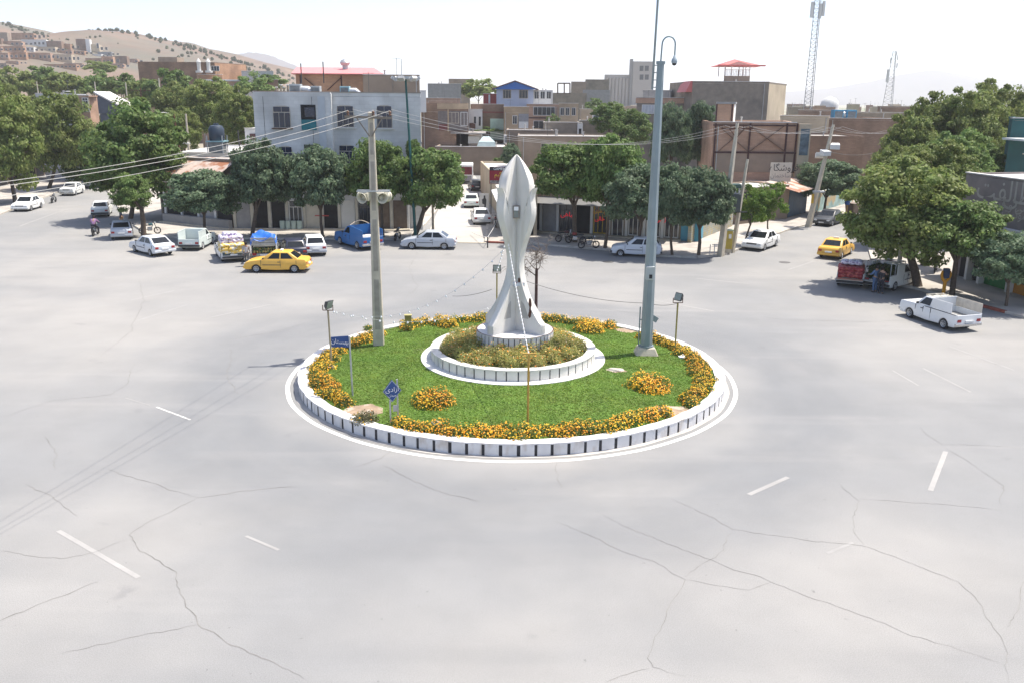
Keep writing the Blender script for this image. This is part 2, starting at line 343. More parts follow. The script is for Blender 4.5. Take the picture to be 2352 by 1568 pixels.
# soil dome and lawn
def zl(x, y): r = math.hypot(x-IC[0], y-IC[1]); return .40+.13*(1-min(1, r/8.9)**2)
SOIL = mat('soil', (.085,.15,.025), .95, .3, 1.2, col2=(.36,.29,.22), c2lo=.66, c2hi=.74, c2s=.35)
sm = MB(); nr, na = 14, 72
vs = [(IC[0]+8.85*i/nr*math.cos(2*math.pi*j/na), IC[1]+8.85*i/nr*math.sin(2*math.pi*j/na)) for i in range(nr+1) for j in range(na)]
sm.add([(x, y, zl(x, y)) for x, y in vs], [(i*na+j, (i+1)*na+j, (i+1)*na+(j+1) % na, i*na+(j+1) % na) for i in range(nr) for j in range(na)])
tag(sm.build('island_ground', SOIL), kind='structure')
def leafmat(name, cols, trans=.3, rough=.55, per_obj=.15):
    m = bpy.data.materials.new(name); m.use_nodes = True; t = m.node_tree; N = t.nodes; L = t.links
    b = N['Principled BSDF']; b.inputs['Roughness'].default_value = rough; b.inputs['Specular IOR Level'].default_value = .25
    geo = N.new('ShaderNodeNewGeometry'); rp = N.new('ShaderNodeValToRGB'); rp.color_ramp.interpolation = 'LINEAR'
    for i, c in enumerate(cols):
        e = rp.color_ramp.elements[i] if i < 2 else rp.color_ramp.elements.new(1)
        e.position = i/(len(cols)-1); e.color = (*c, 1)
    L.new(geo.outputs['Random Per Island'], rp.inputs[0])
    oi = N.new('ShaderNodeObjectInfo'); hs = N.new('ShaderNodeHueSaturation'); mr = N.new('ShaderNodeMapRange')
    mr.inputs[3].default_value = 1-per_obj; mr.inputs[4].default_value = 1+per_obj; L.new(oi.outputs['Random'], mr.inputs[0]); L.new(mr.outputs[0], hs.inputs['Value'])
    no = N.new('ShaderNodeTexNoise'); no.inputs['Scale'].default_value = .9; L.new(geo.outputs['Position'], no.inputs['Vector'])
    m2 = N.new('ShaderNodeMapRange'); m2.inputs[1].default_value = .3; m2.inputs[2].default_value = .7; m2.inputs[3].default_value = .48; m2.inputs[4].default_value = .515; n3 = N.new('ShaderNodeTexNoise'); n3.inputs['Scale'].default_value = .8; n3.inputs['Detail'].default_value = 4; L.new(geo.outputs['Position'], n3.inputs['Vector']); m4 = N.new('ShaderNodeMapRange'); m4.inputs[1].default_value = .32; m4.inputs[2].default_value = .68; m4.inputs[3].default_value = .80; m4.inputs[4].default_value = 1.22; L.new(n3.outputs['Fac'], m4.inputs[0]); mu = N.new('ShaderNodeMath'); mu.operation = 'MULTIPLY'; L.new(mr.outputs[0], mu.inputs[0]); L.new(m4.outputs[0], mu.inputs[1]); L.new(mu.outputs[0], hs.inputs['Value']); L.new(no.outputs['Fac'], m2.inputs[0]); L.new(m2.outputs[0], hs.inputs['Hue'])
    L.new(rp.outputs[0], hs.inputs['Color']); L.new(hs.outputs[0], b.inputs['Base Color'])
    if trans:
        tr = N.new('ShaderNodeBsdfTranslucent'); L.new(hs.outputs[0], tr.inputs['Color']); mx = N.new('ShaderNodeMixShader'); mx.inputs[0].default_value = trans
        L.new(b.outputs[0], mx.inputs[1]); L.new(tr.outputs[0], mx.inputs[2]); L.new(mx.outputs[0], N['Material Output'].inputs[0])
    return m
nrg = np.random.default_rng(11)
def quads_obj(name, P, U, V, mats, mi=None, parent=None):
    """many separate four-cornered leaves: centre P, half axes U (length) and V (width)"""
    n = len(P); vs = np.empty((n, 4, 3)); vs[:, 0] = P-U; vs[:, 1] = P+V; vs[:, 2] = P+U; vs[:, 3] = P-V
    me = bpy.data.meshes.new(name); me.vertices.add(4*n); me.vertices.foreach_set('co', vs.ravel().astype(np.float32))
    me.loops.add(4*n); me.loops.foreach_set('vertex_index', np.arange(4*n, dtype=np.int32))
    me.polygons.add(n); me.polygons.foreach_set('loop_start', np.arange(0, 4*n, 4, dtype=np.int32)); me.polygons.foreach_set('loop_total', np.full(n, 4, np.int32))
    for q in (mats if isinstance(mats, (list, tuple)) else [mats]): me.materials.append(q)
    if mi is not None: me.polygons.foreach_set('material_index', mi.astype(np.int32))
    me.update(calc_edges=True)
    o = bpy.data.objects.new(name, me); C.objects.link(o)
    if parent: o.parent = parent
    return o
def unit(v): return v/np.maximum(1e-9, np.linalg.norm(v, axis=1, keepdims=True))
def rand_axes(n, nrm, spread, ln, wd):
    d = unit(nrm+nrg.normal(0, spread, (n, 3))); a = unit(np.cross(d, nrg.normal(0, 1, (n, 3)))); b = np.cross(d, a)
    s = nrg.uniform(.7, 1.3, (n, 1)); return a*ln*s, b*wd*s
# lawn: upright blades, mown short
n = 120000; rr = 8.8*np.sqrt(nrg.uniform(0, 1, n)); aa = nrg.uniform(0, 2*np.pi, n)
gx, gy = IC[0]+rr*np.cos(aa), IC[1]+rr*np.sin(aa)
keep = (np.hypot(gx, gy-38) > 4.15)
bare = [(G(833,943,.4), .9), (G(1545,945,.4), .85), (G(1440,757,.45), .7), (G(842,760,.45), .8), (G(1415,852,.45), .45)]
for c, r in bare: keep &= (np.hypot((gx-c.x), (gy-c.y)*1.4)+nrg.normal(0, .15, n) > r)
gx, gy = gx[keep], gy[keep]; n = len(gx); gz = .40+.13*(1-np.minimum(1, np.hypot(gx-IC[0], gy-IC[1])/8.9)**2)
h = nrg.uniform(.012, .026, n); up = np.stack([nrg.normal(0, 1.4, n), nrg.normal(-.2, 1.4, n), np.ones(n)], 1)*h[:, None]
hz = nrg.uniform(0, 2*np.pi, n); sd_ = np.stack([np.cos(hz), np.sin(hz), 0*hz], 1)*.022
GRASS = leafmat('grass', [(.115,.205,.024), (.15,.25,.034), (.19,.28,.05), (.125,.22,.032)], .35)
tag(quads_obj('lawn_grass', np.stack([gx, gy, gz+h*.7], 1), up, sd_, GRASS), 'bright green mown grass covering the round traffic island', 'grass', kind='stuff')
# patches of bare trodden soil
bs = MB(); brr = random.Random(4)
for c, r in bare:
    pts = [(c.x+r*.95*(1+brr.uniform(-.22,.22))*math.cos(t*.449), c.y+r*.72*(1+brr.uniform(-.22,.22))*math.sin(t*.449)) for t in range(14)]
    pts = [(x, y) if math.hypot(x-IC[0], y-IC[1]) < 8.8 else (IC[0]+(x-IC[0])*8.8/math.hypot(x-IC[0], y-IC[1]), IC[1]+(y-IC[1])*8.8/math.hypot(x-IC[0], y-IC[1])) for x, y in pts]
    bs.add([(c.x, c.y, zl(c.x, c.y)+.014)]+[(x, y, zl(x, y)+.012) for x, y in pts], [(0, 1+t, 1+(t+1) % 14) for t in range(14)])
tag(bs.build('bare_soil', mat('trodden_soil', (.29,.215,.15), .95, .25, 3, col2=(.40,.34,.27), c2lo=.5, c2hi=.6, c2s=2)), kind='structure')
# ---- planter
PC = (0.05, 38.0)
pl = empty('round_planter', (PC[0], PC[1], .45), 0, 'raised round planter wall with white panels and dark strips around the monument', 'planter')
st = MB(); st.cyl((0,0), 4.18, -.1, .10, 72); st.build('base_step', CAPW, pl)
stripe_ring('planter_wall', (0,0), 3.72, 3.35, .10, .52, 50, .12, [mat('planter_panel', (.62,.61,.57), .7, .07, 2, col2=(.45,.40,.33), c2lo=.58, c2hi=.75, c2s=1.5), mat('dark_strip', (.07,.07,.075), .7)], cap=.05, parent=pl, lip=.02)
so_ = MB(); so_.cyl((0,0), 3.4, .3, .46, 48); so_.build('planter_soil', mat('planter_soil', (.06,.075,.03), .95), pl)
# ---- monument
mo = empty('tulip_monument', (PC[0]+.08, PC[1], 1.3), 0, 'tall white concrete tulip monument on four flaring legs in the island centre', 'monument')
pd = stripe_ring('plinth', (0,0), 1.74, 0.05, -.5, .49, 44, .17, [mat('plinth_panel', (.60,.60,.60), .7, .08, 2), BLACK], cap=.035, parent=mo, lip=.01)
ed = MB(); ring(ed, 1.70, 1.757, .528, (0,0), 64); ed.build('plinth_edge', RUST, mo)
MZ = .525
FA = [R(-40), R(-132), R(140), R(48)]                  # directions of the four legs
def interp(tab, z):
    for (z0, r0), (z1, r1) in zip(tab, tab[1:]):
        if z0 <= z <= z1:
            t = (z-z0)/(z1-z0); return r0+(r1-r0)*t
    return tab[-1][1] if z > tab[-1][0] else tab[0][1]
def smooth_tab(tab, n):
    zs = [t[0] for t in tab]; out = []
    for i in range(n+1):
        z = zs[0]+(zs[-1]-zs[0])*i/n
        s = sum(interp(tab, min(zs[-1], max(zs[0], z+d)))*wt for d, wt in ((-.16,.25),(0,.5),(.16,.25)))
        out.append((z, s))
    return out
# four crossed slabs: foot, flare, waist, tulip petal with its tip, notch, pointed bud
LEG = [(1.62,0),(1.62,.42),(1.44,.60),(1.26,.82),(1.09,1.05),(.92,1.30),(.76,1.57),(.62,1.87),(.50,2.17),(.41,2.5),(.36,2.85),(.36,3.2),(.42,3.55),(.53,3.9),(.67,4.25),(.81,4.6),(.93,4.92),(.99,5.25),(.99,5.5),(.94,5.78),(.92,5.98),(.97,6.18),(1.06,6.36),(.91,6.20),(.81,5.98),(.73,5.72),(.66,5.46),(.58,5.22),(.63,5.46),(.73,5.72),(.82,5.98),(.86,6.2),(.86,6.42),(.81,6.66),(.70,6.90),(.55,7.13),(.38,7.36),(.20,7.56),(.06,7.68)]
th = .175
for k, a in enumerate(FA):
    mb = MB(); pts = [(0.0,0)]+LEG+[(0.0,7.70)]; n = len(pts)
    mb.add([(r, -th, z) for r, z in pts]+[(r, th, z) for r, z in pts], [tuple(range(n)), tuple(range(2*n-1, n-1, -1))]+[(i, n+i, n+(i+1) % n, (i+1) % n) for i in range(n)])
    mb.v = [(r, y*(1 if z < 6.9 else max(.12, (7.72-z)/.82)), z) for r, y, z in mb.v]
    mb.xf(Matrix.Translation((0,0,MZ)) @ Matrix.Rotation(a, 4, 'Z'))
    lg = mb.build('petal_leg', STONE, mo, smooth=28, bevel=.022, seg=2)
    if k < 2:   # shaded keyhole opening painted as a flat patch on the two front legs
        wq = MB(); s = 1 if k == 1 else -1; y = s*(th+.004)
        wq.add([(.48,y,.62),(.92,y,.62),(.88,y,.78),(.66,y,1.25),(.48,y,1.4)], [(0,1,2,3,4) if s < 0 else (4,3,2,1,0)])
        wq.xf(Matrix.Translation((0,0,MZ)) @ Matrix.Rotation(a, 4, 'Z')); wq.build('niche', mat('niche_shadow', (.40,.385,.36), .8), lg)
rw = MB(); pts = [(.02,0),(.12,.10),(.16,.32),(.10,.42),(.17,.62),(.14,.85),(.06,.95),(-.02,.88),(-.04,.66),(.02,.5),(-.01,.3),(-.06,.12)]
rw.add([(.95+x*.9, -.186, .66+z) for x, z in pts], [tuple(range(len(pts)-1,-1,-1))]); rw.xf(Matrix.Translation((0,0,MZ)) @ Matrix.Rotation(FA[0], 4, 'Z')); rw.build('peeled_patch', RUST, mo)
rw = MB(); pts = [(0,0),(.14,.04),(.17,.2),(.10,.33),(-.02,.3),(-.05,.12)]
rw.add([(.33+x*.6, -.186, 2.15+z*.8) for x, z in pts], [tuple(range(len(pts)-1,-1,-1))]); rw.xf(Matrix.Translation((0,0,MZ)) @ Matrix.Rotation(FA[0], 4, 'Z')); rw.build('peeled_patch', RUST, mo)
fr = MB(); fr.box(-.13,-.40,5.02+MZ, .13,-.1,5.56+MZ); nic = fr.build('lamp_niche', mat('niche_frame', (.30,.26,.22), .7, .15), mo)
fr = MB(); fr.box(-.10,-.415,5.06+MZ,.10,-.40,5.36+MZ); fr.box(-.10,-.43,5.36+MZ,.10,-.395,5.52+MZ, 1); fr.build('niche_panel', [mat('niche_grey', (.22,.24,.22), .5), BULB], nic)
tp = MB(); tp.box(-.30,-.40,2.02+MZ,.36,-.385,2.20+MZ)
tp.xf(Matrix.Translation((.05,0,0))); tp.build('torn_banner', mat('faded_banner', (.6,.62,.66), .8, .2, 8, col2=(.5,.2,.2), c2lo=.62, c2hi=.68, c2s=9), mo)
# ================================================================== flowers
FLEAF = leafmat('flower_leaves', [(.07,.13,.022), (.11,.165,.035), (.17,.20,.06), (.08,.14,.025)], .3)
FLEAF2 = leafmat('planter_leaves', [(.24,.27,.07), (.34,.34,.11), (.42,.37,.15), (.20,.25,.06)], .42)
DRYL = leafmat('dry_leaves', [(.14,.15,.06), (.22,.20,.11), (.10,.13,.04)], .2)
FLOW = leafmat('marigold', [(.90,.50,.03), (.92,.66,.07), (.85,.33,.02), (.92,.57,.04)], .3)
FLOWR = leafmat('red_marigold', [(.70,.16,.02), (.80,.30,.03), (.8,.45,.08), (.7,.62,.45)], .2)
def bed(name, cen, rad, hgt, dens, fdens, zb, lm=FLEAF, fm=FLOW, parent=None, fs=.030):
    Ps, Us, Vs, Is = [], [], [], []
    for (x, y) in cen:
        r = rad*nrg.uniform(.8, 1.2); hh = hgt*nrg.uniform(.75, 1.2); n = int(dens*r*r); nf = int(fdens*r*r*nrg.uniform(.5, 1.3))
        for k, (cnt, a, b) in enumerate(((n, .05, 1.0), (nf, .88, 1.08))):
            d = unit(nrg.normal(0, 1, (cnt, 3))*[1,1,1]); d[:, 2] = np.abs(d[:, 2])
            lump = 1+.16*np.sin(d[:, 0]*9+x*5)*np.cos(d[:, 1]*8+y*3)
            q = (nrg.uniform(a**3, b**3, cnt)**(1/3)*lump)[:, None]
            P = d*q*[r, r, hh]+[x, y, zb(x, y) if callable(zb) else zb]
            if k == 0: U, V = rand_axes(cnt, d, .8, .045, .018)
            else: U, V = rand_axes(cnt, d+[0,-.2,.6], .45, fs, fs)
            Ps.append(P); Us.append(U); Vs.append(V); Is.append(np.full(cnt, k))
    return quads_obj(name, np.concatenate(Ps), np.concatenate(Us), np.concatenate(Vs), [lm, fm], np.concatenate(Is), parent)
def ang(px, py): p = G(px, py, .45); return math.atan2(p.y-IC[1], p.x-IC[0]) % (2*math.pi)
frng = random.Random(3)
def border(p0, p1, label, r0=8.0, r1=8.66, dens=2600, fd=820, hg=.34, sz=.34):
    a0, a1 = ang(*p0), ang(*p1)
    if a1 < a0: a1 += 2*math.pi
    n = int((a1-a0)*8.3/.23); cen = []
    for i in range(n):
        a = a0+(a1-a0)*(i+.5)/n; r = frng.uniform(r0, r1); cen.append((IC[0]+r*math.cos(a), IC[1]+r*math.sin(a)))
    tag(bed('flower_border', cen, sz, hg, dens, fd, zl), label, 'flower border', kind='stuff')
border((830,758), (797,930), 'orange and yellow marigold border along the left rim of the island')
border((905,975), (1568,955), 'orange marigold border along the front rim of the island')
border((1590,935), (1500,768), 'orange marigold border curving along the right rim of the island')
border((1432,745), (885,740), 'pale orange flower border along the far rim behind the monument', fd=520, hg=.38)
def clump(px, py, r, h, label, dens=2200, fd=1000, lm=FLEAF, fm=FLOW, z=.48):
    c = G(px, py, z); cen = [(c.x, c.y)]+[(c.x+r*.55*math.cos(k*1.05), c.y+r*.55*math.sin(k*1.05)) for k in range(6)]
    o = bed('flower_bush', [(a-c.x, b-c.y) for a, b in cen], r*.55, h, dens, fd, 0, lm, fm); o.location = (c.x, c.y, zl(c.x, c.y))
    tag(o, label, 'flower bush')
clump(993, 925, .80, .48, 'round orange marigold bush on the lawn between the diamond sign and the bare post')
clump(1490, 888, .86, .48, 'round orange marigold bush on the lawn to the right of the planter')
clump(1352, 758, .80, .55, 'bright orange flower bush behind the planter, on its right')
clump(1027, 748, .50, .42, 'small orange flower bush behind the planter, on its left')
clump(838, 962, .52, .40, 'dry pale shrub with few flowers beside the diamond sign', 2600, 60, DRYL)
clump(1403, 748, .35, .35, 'green leafy bush with few blooms at the far rim', 2600, 90)
clump(846, 757, .30, .36, 'small green bush beside the concrete pole at the far rim', 2600, 130)
clump(1492, 765, .18, .25, 'tiny green shrub on bare soil behind the grey mast', 2600, 60)
cen = []
for i in range(260):
    a = frng.uniform(0, 6.283); r = math.sqrt(frng.uniform(1.80**2, 3.22**2)); cen.append((PC[0]+r*math.cos(a), PC[1]+r*math.sin(a)))
tag(bed('planter_flowers', cen, .32, .46, 2300, 110, lambda x, y: .90+.30*max(0, 1-(math.hypot(x-PC[0], y-PC[1])-1.8)/1.3), FLEAF2, FLOWR, fs=.026), 'olive green flower bed with scattered orange blooms filling the round planter', 'flower bed', kind='stuff')
# ================================================================== island furniture
def text_part(s, size, mt, parent, M, name='lettering', depth=.004, align='CENTER'):
    c = bpy.data.curves.new(name, 'FONT'); c.body = s; c.size = size; c.align_x = align; c.align_y = 'CENTER'; c.extrude = depth/2; c.resolution_u = 2
    t = bpy.data.objects.new(name, c); C.objects.link(t); bpy.context.view_layer.update()
    me = bpy.data.meshes.new_from_object(t.evaluated_get(bpy.context.evaluated_depsgraph_get())); bpy.data.objects.remove(t)
    me.transform(M); me.materials.clear(); me.materials.append(mt); me.name = name
    o = bpy.data.objects.new(name, me); C.objects.link(o)
    if parent: o.parent = parent
    return o
def face(x, y, z, rz=0):    # local frame for writing: text plane upright, facing -Y, turned by rz
    return Matrix.Translation((x, y, z)) @ Matrix.Rotation(rz, 4, 'Z') @ Matrix.Rotation(R(90), 4, 'X')
BLUE = mat('sign_blue', (.03,.075,.22), .45, .1, 4); TXT = mat('sign_white', (.75,.76,.78), .5, .03)
# blue street-name plate
p = G(810, 908, .45); t = empty('street_sign', p, 0, 'blue street name plate on a single grey post beside the tall concrete pole', 'sign')
b = MB(); b.tube([(0,0,-.1),(-.03,0,2.42)], .035, 8); b.build('post', GALV, t, 40)
b = MB(); b.hexa([(-.80,.22,1.93),(-.06,-.02,1.99),(-.06,.0,1.99),(-.80,.24,1.93),(-.80,.22,2.33),(-.06,-.02,2.45),(-.06,.0,2.45),(-.80,.24,2.33)])
pl_ = b.build('plate', BLUE, t, bevel=.004, seg=1)
text_part("ﻥﺎﺘﺴﻬﺑ", .26, TXT, pl_, face(-.43,.084,2.18,R(-18)))
# diamond sign on two posts
p = G(905, 968, .45); t = empty('square_name_sign', p, R(20), 'blue diamond shaped sign with white writing on two grey posts', 'sign')
b = MB(); b.box(.13,-.025,-.1,.18,.025,1.62); b.build('post', GALV, t)
b = MB(); b.box(-.15,-.025,-.1,-.10,.025,.85); b.build('post', GALV, t)
b = MB(); b.bar((-.13,-.03,.80),(.16,-.03,1.12), .05); b.build('brace', GALV, t)
b = MB(); s_ = .40; b.hexa([(-.05-s_*.85,-.07,1.22),(-.05,-.07,1.22-s_),(-.05,-.045,1.22-s_),(-.05-s_*.85,-.045,1.22),(-.05,-.07,1.22+s_),(-.05+s_*.85,-.07,1.22),(-.05+s_*.85,-.045,1.22),(-.05,-.045,1.22+s_)])
b.v = []; b.f = []; b.m = []
q = [(-.05-.34, 1.22), (-.05, .80), (.29, 1.22), (-.05, 1.64)]
b.add([(x, -.075, z) for x, z in q]+[(x, -.05, z) for x, z in q], [(0,1,2,3), (7,6,5,4), (0,4,5,1), (1,5,6,2), (2,6,7,3), (3,7,4,0)]); dp = b.build('plate', BLUE, t)
b = MB()
for i in range(4):
    (x0, z0), (x1, z1) = q[i], q[(i+1) % 4]; k = .93
    b.bar((-.05+(x0+.05)*k, -.079, 1.22+(z0-1.22)*k), (-.05+(x1+.05)*k, -.079, 1.22+(z1-1.22)*k), .012, .006)
b.build('border_line', TXT, dp)
text_part("ﯼﺩﺍﺯﺁ", .24, TXT, dp, face(-.05,-.079,1.27)); text_part("ﻥﺍﺪﻴﻣ", .12, TXT, dp, face(-.05,-.079,1.05))
b = MB(); b.box(-.03,-.05,.42,.12,-.035,.66); b.xf(Matrix.Rotation(0, 4, 'X')); b.build('small_plate', GALV, t)
# yellow box on legs
p = G(938, 757, .5); t = empty('meter_box', p, R(6), 'mustard yellow metal box on short legs at the far rim of the lawn', 'cabinet')
b = MB(); b.box(-.17,-.12,.24,.17,.12,.74); b.build('box', OLIVE, t, bevel=.01); b = MB(); b.box(-.19,-.14,.74,.19,.14,.77); b.build('lid', mat('mustard', (.42,.36,.16), .5, .1), t)
for x in (-.14, .14):
    b = MB(); b.box(x-.02,-.1,-.05,x+.02,.1,.24); b.build('leg', OLIVE, t)
# lids on the lawn, rubble, rock
for i, (px, py, m_, lb) in enumerate(((1002,972,ROOFG,'greenish'), (1450,957,CAPW,'white'), (1568,819,CAPW,'white'), (760,842,mat('pink_cement', (.5,.36,.30)),'pinkish'))):
    p = G(px, py, .47); b = MB(); b.cyl((0,0), .2, -.05, .03, 20); b.cyl((0,0), .03, .03, .13, 8); o = b.build('sprinkler_cap', m_, smooth=40); o.location = p
    tag(o, ['greenish disc with a stub lying in the lawn near the front post', 'white disc in the lawn behind the front flower border', 'white disc in the lawn beside the right floodlight post', 'pinkish cement disc at the foot of the left floodlight'][i], 'disc')
p = G(1415, 852, .45); rk = bmesh.new(); bmesh.ops.create_icosphere(rk, subdivisions=3, radius=.4)
for v in rk.verts: v.co = Vector((v.co.x*.95, v.co.y*.6, v.co.z*.38))*(1+.18*math.sin(v.co.x*9+v.co.y*7)*math.cos(v.co.z*11))
me = bpy.data.meshes.new('rock'); rk.to_mesh(me); rk.free(); me.materials.append(mat('pale_rock', (.46,.42,.37), .9, .2, 4)); o = bpy.data.objects.new('rock', me); C.objects.link(o); o.location = p
tag(o, 'low pale rock lying in the grass at the right edge of the planter', 'rock')
# floodlight posts
def flood(px, py, topz, face_az, label, mname=OLIVE, tilt=.5, lamp=True, lean=0):
    p = G(px, py, .45); t = empty('floodlight_post', p, 0, label, 'floodlight', 'floodlight posts on the island')
    b = MB(); b.tube([(0,0,-.1),(lean,0,topz)], .04, 8); b.build('post', mname, t, 40)
    if lamp:
        b = MB(); M = Matrix.Translation((lean,0,topz+.12)) @ Matrix.Rotation(face_az, 4, 'Z') @ Matrix.Rotation(tilt, 4, 'X')
        b.hexa([(-.22,-.06,-.02),(.22,-.06,-.02),(.14,.12,.06),(-.14,.12,.06),(-.22,-.06,.36),(.22,-.06,.36),(.14,.12,.28),(-.14,.12,.28)]); b.xf(M); hd = b.build('lamp_head', mat('lamp_black', (.04,.042,.045), .5, .1), t)
        b = MB(); b.box(-.19,-.075,.01,.19,-.062,.33); b.xf(M); b.build('lens', mat('lamp_lens', (.28,.31,.28), .2, .1, 3), hd)
        b = MB(); b.bar((lean-.22,0,topz+.02),(lean+.22,0,topz+.02), .03); b.bar((lean-.22,0,topz+.02),(lean-.22,0,topz+.25), .03); b.bar((lean+.22,0,topz+.02),(lean+.22,0,topz+.25), .03); b.build('bracket', RUST, t)
    else:
        b = MB(); b.bar((-.22,0,topz),(.25,0,topz), .05); b.build('crossbar', mname, t)
    return p
flood(762, 838, 2.45, R(65), 'black floodlight on a thin post at the left rim of the island', mat('post_tan', (.36,.30,.2), .7, .15), .3, lean=-.05)
flood(1550, 809, 2.35, R(-55), 'black floodlight on an olive post at the right rim of the island', tilt=-.35)
flood(1141, 716, 2.15, R(5), 'grey floodlight on an olive post behind the monument', tilt=-.1)
flood(1212, 980, 2.75, 0, 'bare mustard post with a short crossbar at the front of the lawn', mat('post_mustard', (.42,.27,.06), .6, .15), lamp=False)
# string lights
def wire_pts(a, b, sag, n=18):
    a = Vector(a); b = Vector(b); return [a.lerp(b, i/n)+Vector((0,0,-sag*4*(i/n)*(1-i/n))) for i in range(n+1)]
def string(a, b, sag, nb, label, col=GALV, r=.006, br=.045):
    t = empty('string_lights', a, 0, label, 'string lights', 'string lights hung from the monument'); a = Vector(a); L_ = Vector(b)-a
    m_ = MB(); m_.tube(wire_pts((0,0,0), L_, sag, 24), r, 5); m_.build('cable', col, t)
    p0 = None
    for i in range(nb):
        u = (i+.5)/nb; q = L_*u+Vector((0,0,-sag*4*u*(1-u)-.05))
        if p0 is None:
            m_ = MB(); m_.lathe([(0,-br),(br*.7,-br*.7),(br,0),(br*.7,br*.7),(.02,br*1.1),(.02,br*1.6)], n=10); p0 = m_.build('bulb', BULB, t, 60); p0.location = q
        else:
            c = p0.copy(); C.objects.link(c); c.parent = t; c.location = q
LM = G(762,838,.45)+Vector((0,0,2.5)); MN = Vector((PC[0]-.35, PC[1]-.35, 5.6)); BM = G(1141,716,.45)+Vector((0,0,2.3)); FM = G(1212,980,.45)+Vector((0,0,2.75)); RM = G(1550,809,.45)+Vector((0,0,2.35))
string(LM, MN, 1.35, 19, 'white bulb string sagging from the left floodlight up to the monument')
string(LM, (PC[0]-.9, PC[1]+1.2, 2.6), .65, 12, 'low white bulb string from the left floodlight to the back of the monument')
string(MN+Vector((.1,-.1,.2)), FM, .12, 30, 'dense white bulb string from the monument down to the front post', mat('cable_white', (.6,.6,.6)), .011, .038)
string(MN+Vector((0,.3,.3)), BM, .05, 9, 'short white bulb string from the monument down to the rear floodlight')
def wire(a, b, sag, label, r=.012, m_=None, name='cable', n=20):
    a = Vector(a); k = MB(); k.tube([q-a for q in wire_pts(a, b, sag, n)], r, 5); o = k.build(name, m_ or mat('cable_dark', (.12,.12,.12)), smooth=60); o.location = a
    return tag(o, label, 'cable')
wire((PC[0]+.35, PC[1]-.1, 4.1), G(1483,806,.45)+Vector((0,0,2.3)), .25, 'thin dark cable from the monument to the grey mast')
wire(G(1483,806,.45)+Vector((0,0,2.3)), RM, .1, 'short dark cable from the grey mast to the right floodlight')
wire((PC[0]-1.0, PC[1]+1.0, 3.4), G(1040,700,.45)+Vector((0,0,.5)), .1, 'thin cable slanting down from the monument to the far rim')
# tall concrete pole with loudspeakers
p = G(870, 792, .45); t = empty('concrete_pole', p, R(4), 'tall tapering concrete pole with crossarm and loudspeakers on the island lawn', 'utility pole')
b = MB(); b.hexa([(-.26,-.19,-.2),(.26,-.19,-.2),(.26,.19,-.2),(-.26,.19,-.2),(-.13,-.10,10.75),(.13,-.10,10.75),(.13,.10,10.75),(-.13,.10,10.75)])
po = b.build('shaft', CONC, t, bevel=.03, seg=1)
for z0, z1 in ((.8,3.2),(3.6,6.0),(6.4,8.6),(8.9,10.3)):
    b = MB(); f0 = .26-.13*z0/10.75; f1 = .26-.13*z1/10.75; y0 = -(.19-.09*z0/10.75)-.003; y1 = -(.19-.09*z1/10.75)-.003
    b.add([(-f0*.5,y0,z0),(f0*.5,y0,z0),(f1*.5,y1,z1),(-f1*.5,y1,z1)], [(0,1,2,3)]); b.build('recess', mat('recess_shade', (.33,.30,.255), .9, .15, 3), po)  # flat patches: shade of the recesses painted as darker concrete
b = MB(); b.box(-.1,-.158,2.85,.06,-.15,3.05); b.build('tag_plate', mat('orange_tag', (.6,.22,.08)), po)
b = MB(); b.bar((-1.15,-.16,10.55),(.95,-.16,10.5), .1, .1); b.bar((-.62,-.16,10.5),(-.08,-.14,9.7), .05); b.bar((.5,-.16,10.5),(.02,-.14,9.7), .05); ca = b.build('crossarm', mat('arm_grey', (.2,.17,.14), .7, .2), t)
INS = []
for x in (-1.0, .12, .85):
    b = MB(); b.lathe([(.0,0),(.05,0),(.07,.06),(.04,.09),(.07,.14),(.04,.2),(0,.22)], (x,-.16,10.6), 8); b.build('insulator', mat('porcelain', (.16,.09,.06), .3), ca, 60); INS.append(Matrix.Translation(p) @ Matrix.Rotation(R(4), 4, 'Z') @ Vector((x,-.16,10.82)))
b = MB(); b.bar((-.75,-.22,7.28),(.75,-.22,7.28), .06); b.bar((-.75,.22,7.28),(.75,.22,7.28), .06); b.build('speaker_bracket', GALV, t)
for x, az in ((-.42,-28),(.36,22),(-.5,-150),(.5,150)):
    b = MB(); b.lathe([(.05,-.30),(.09,-.28),(.10,-.05),(.20,.12),(.235,.20),(.25,.20),(.25,.17),(.22,.12)], n=14); b.lathe([(.0,.02),(.10,.02),(.12,.06),(.10,.10)], n=12)
    b.box(-.18,-.18,-.30,.18,.18,-.04)
    b.xf(Matrix.Translation((x,-.3 if abs(az) < 90 else .3,7.02)) @ Matrix.Rotation(R(az), 4, 'Z') @ Matrix.Rotation(R(100), 4, 'X')); b.build('loudspeaker', mat('cream_plastic', (.56,.53,.42), .5, .08), t, 40)
for i, (q, px, py) in enumerate(zip(INS, (-260,-260,-260), (452, 462, 492))):
    wire(q, A(px, py, 17), .35, ['upper', 'middle', 'lowest'][i]+' of the three pale cables running left from the concrete pole', .0075, mat('cable_pale', (.42,.41,.38), .6, .05), 'power_cable', 30)
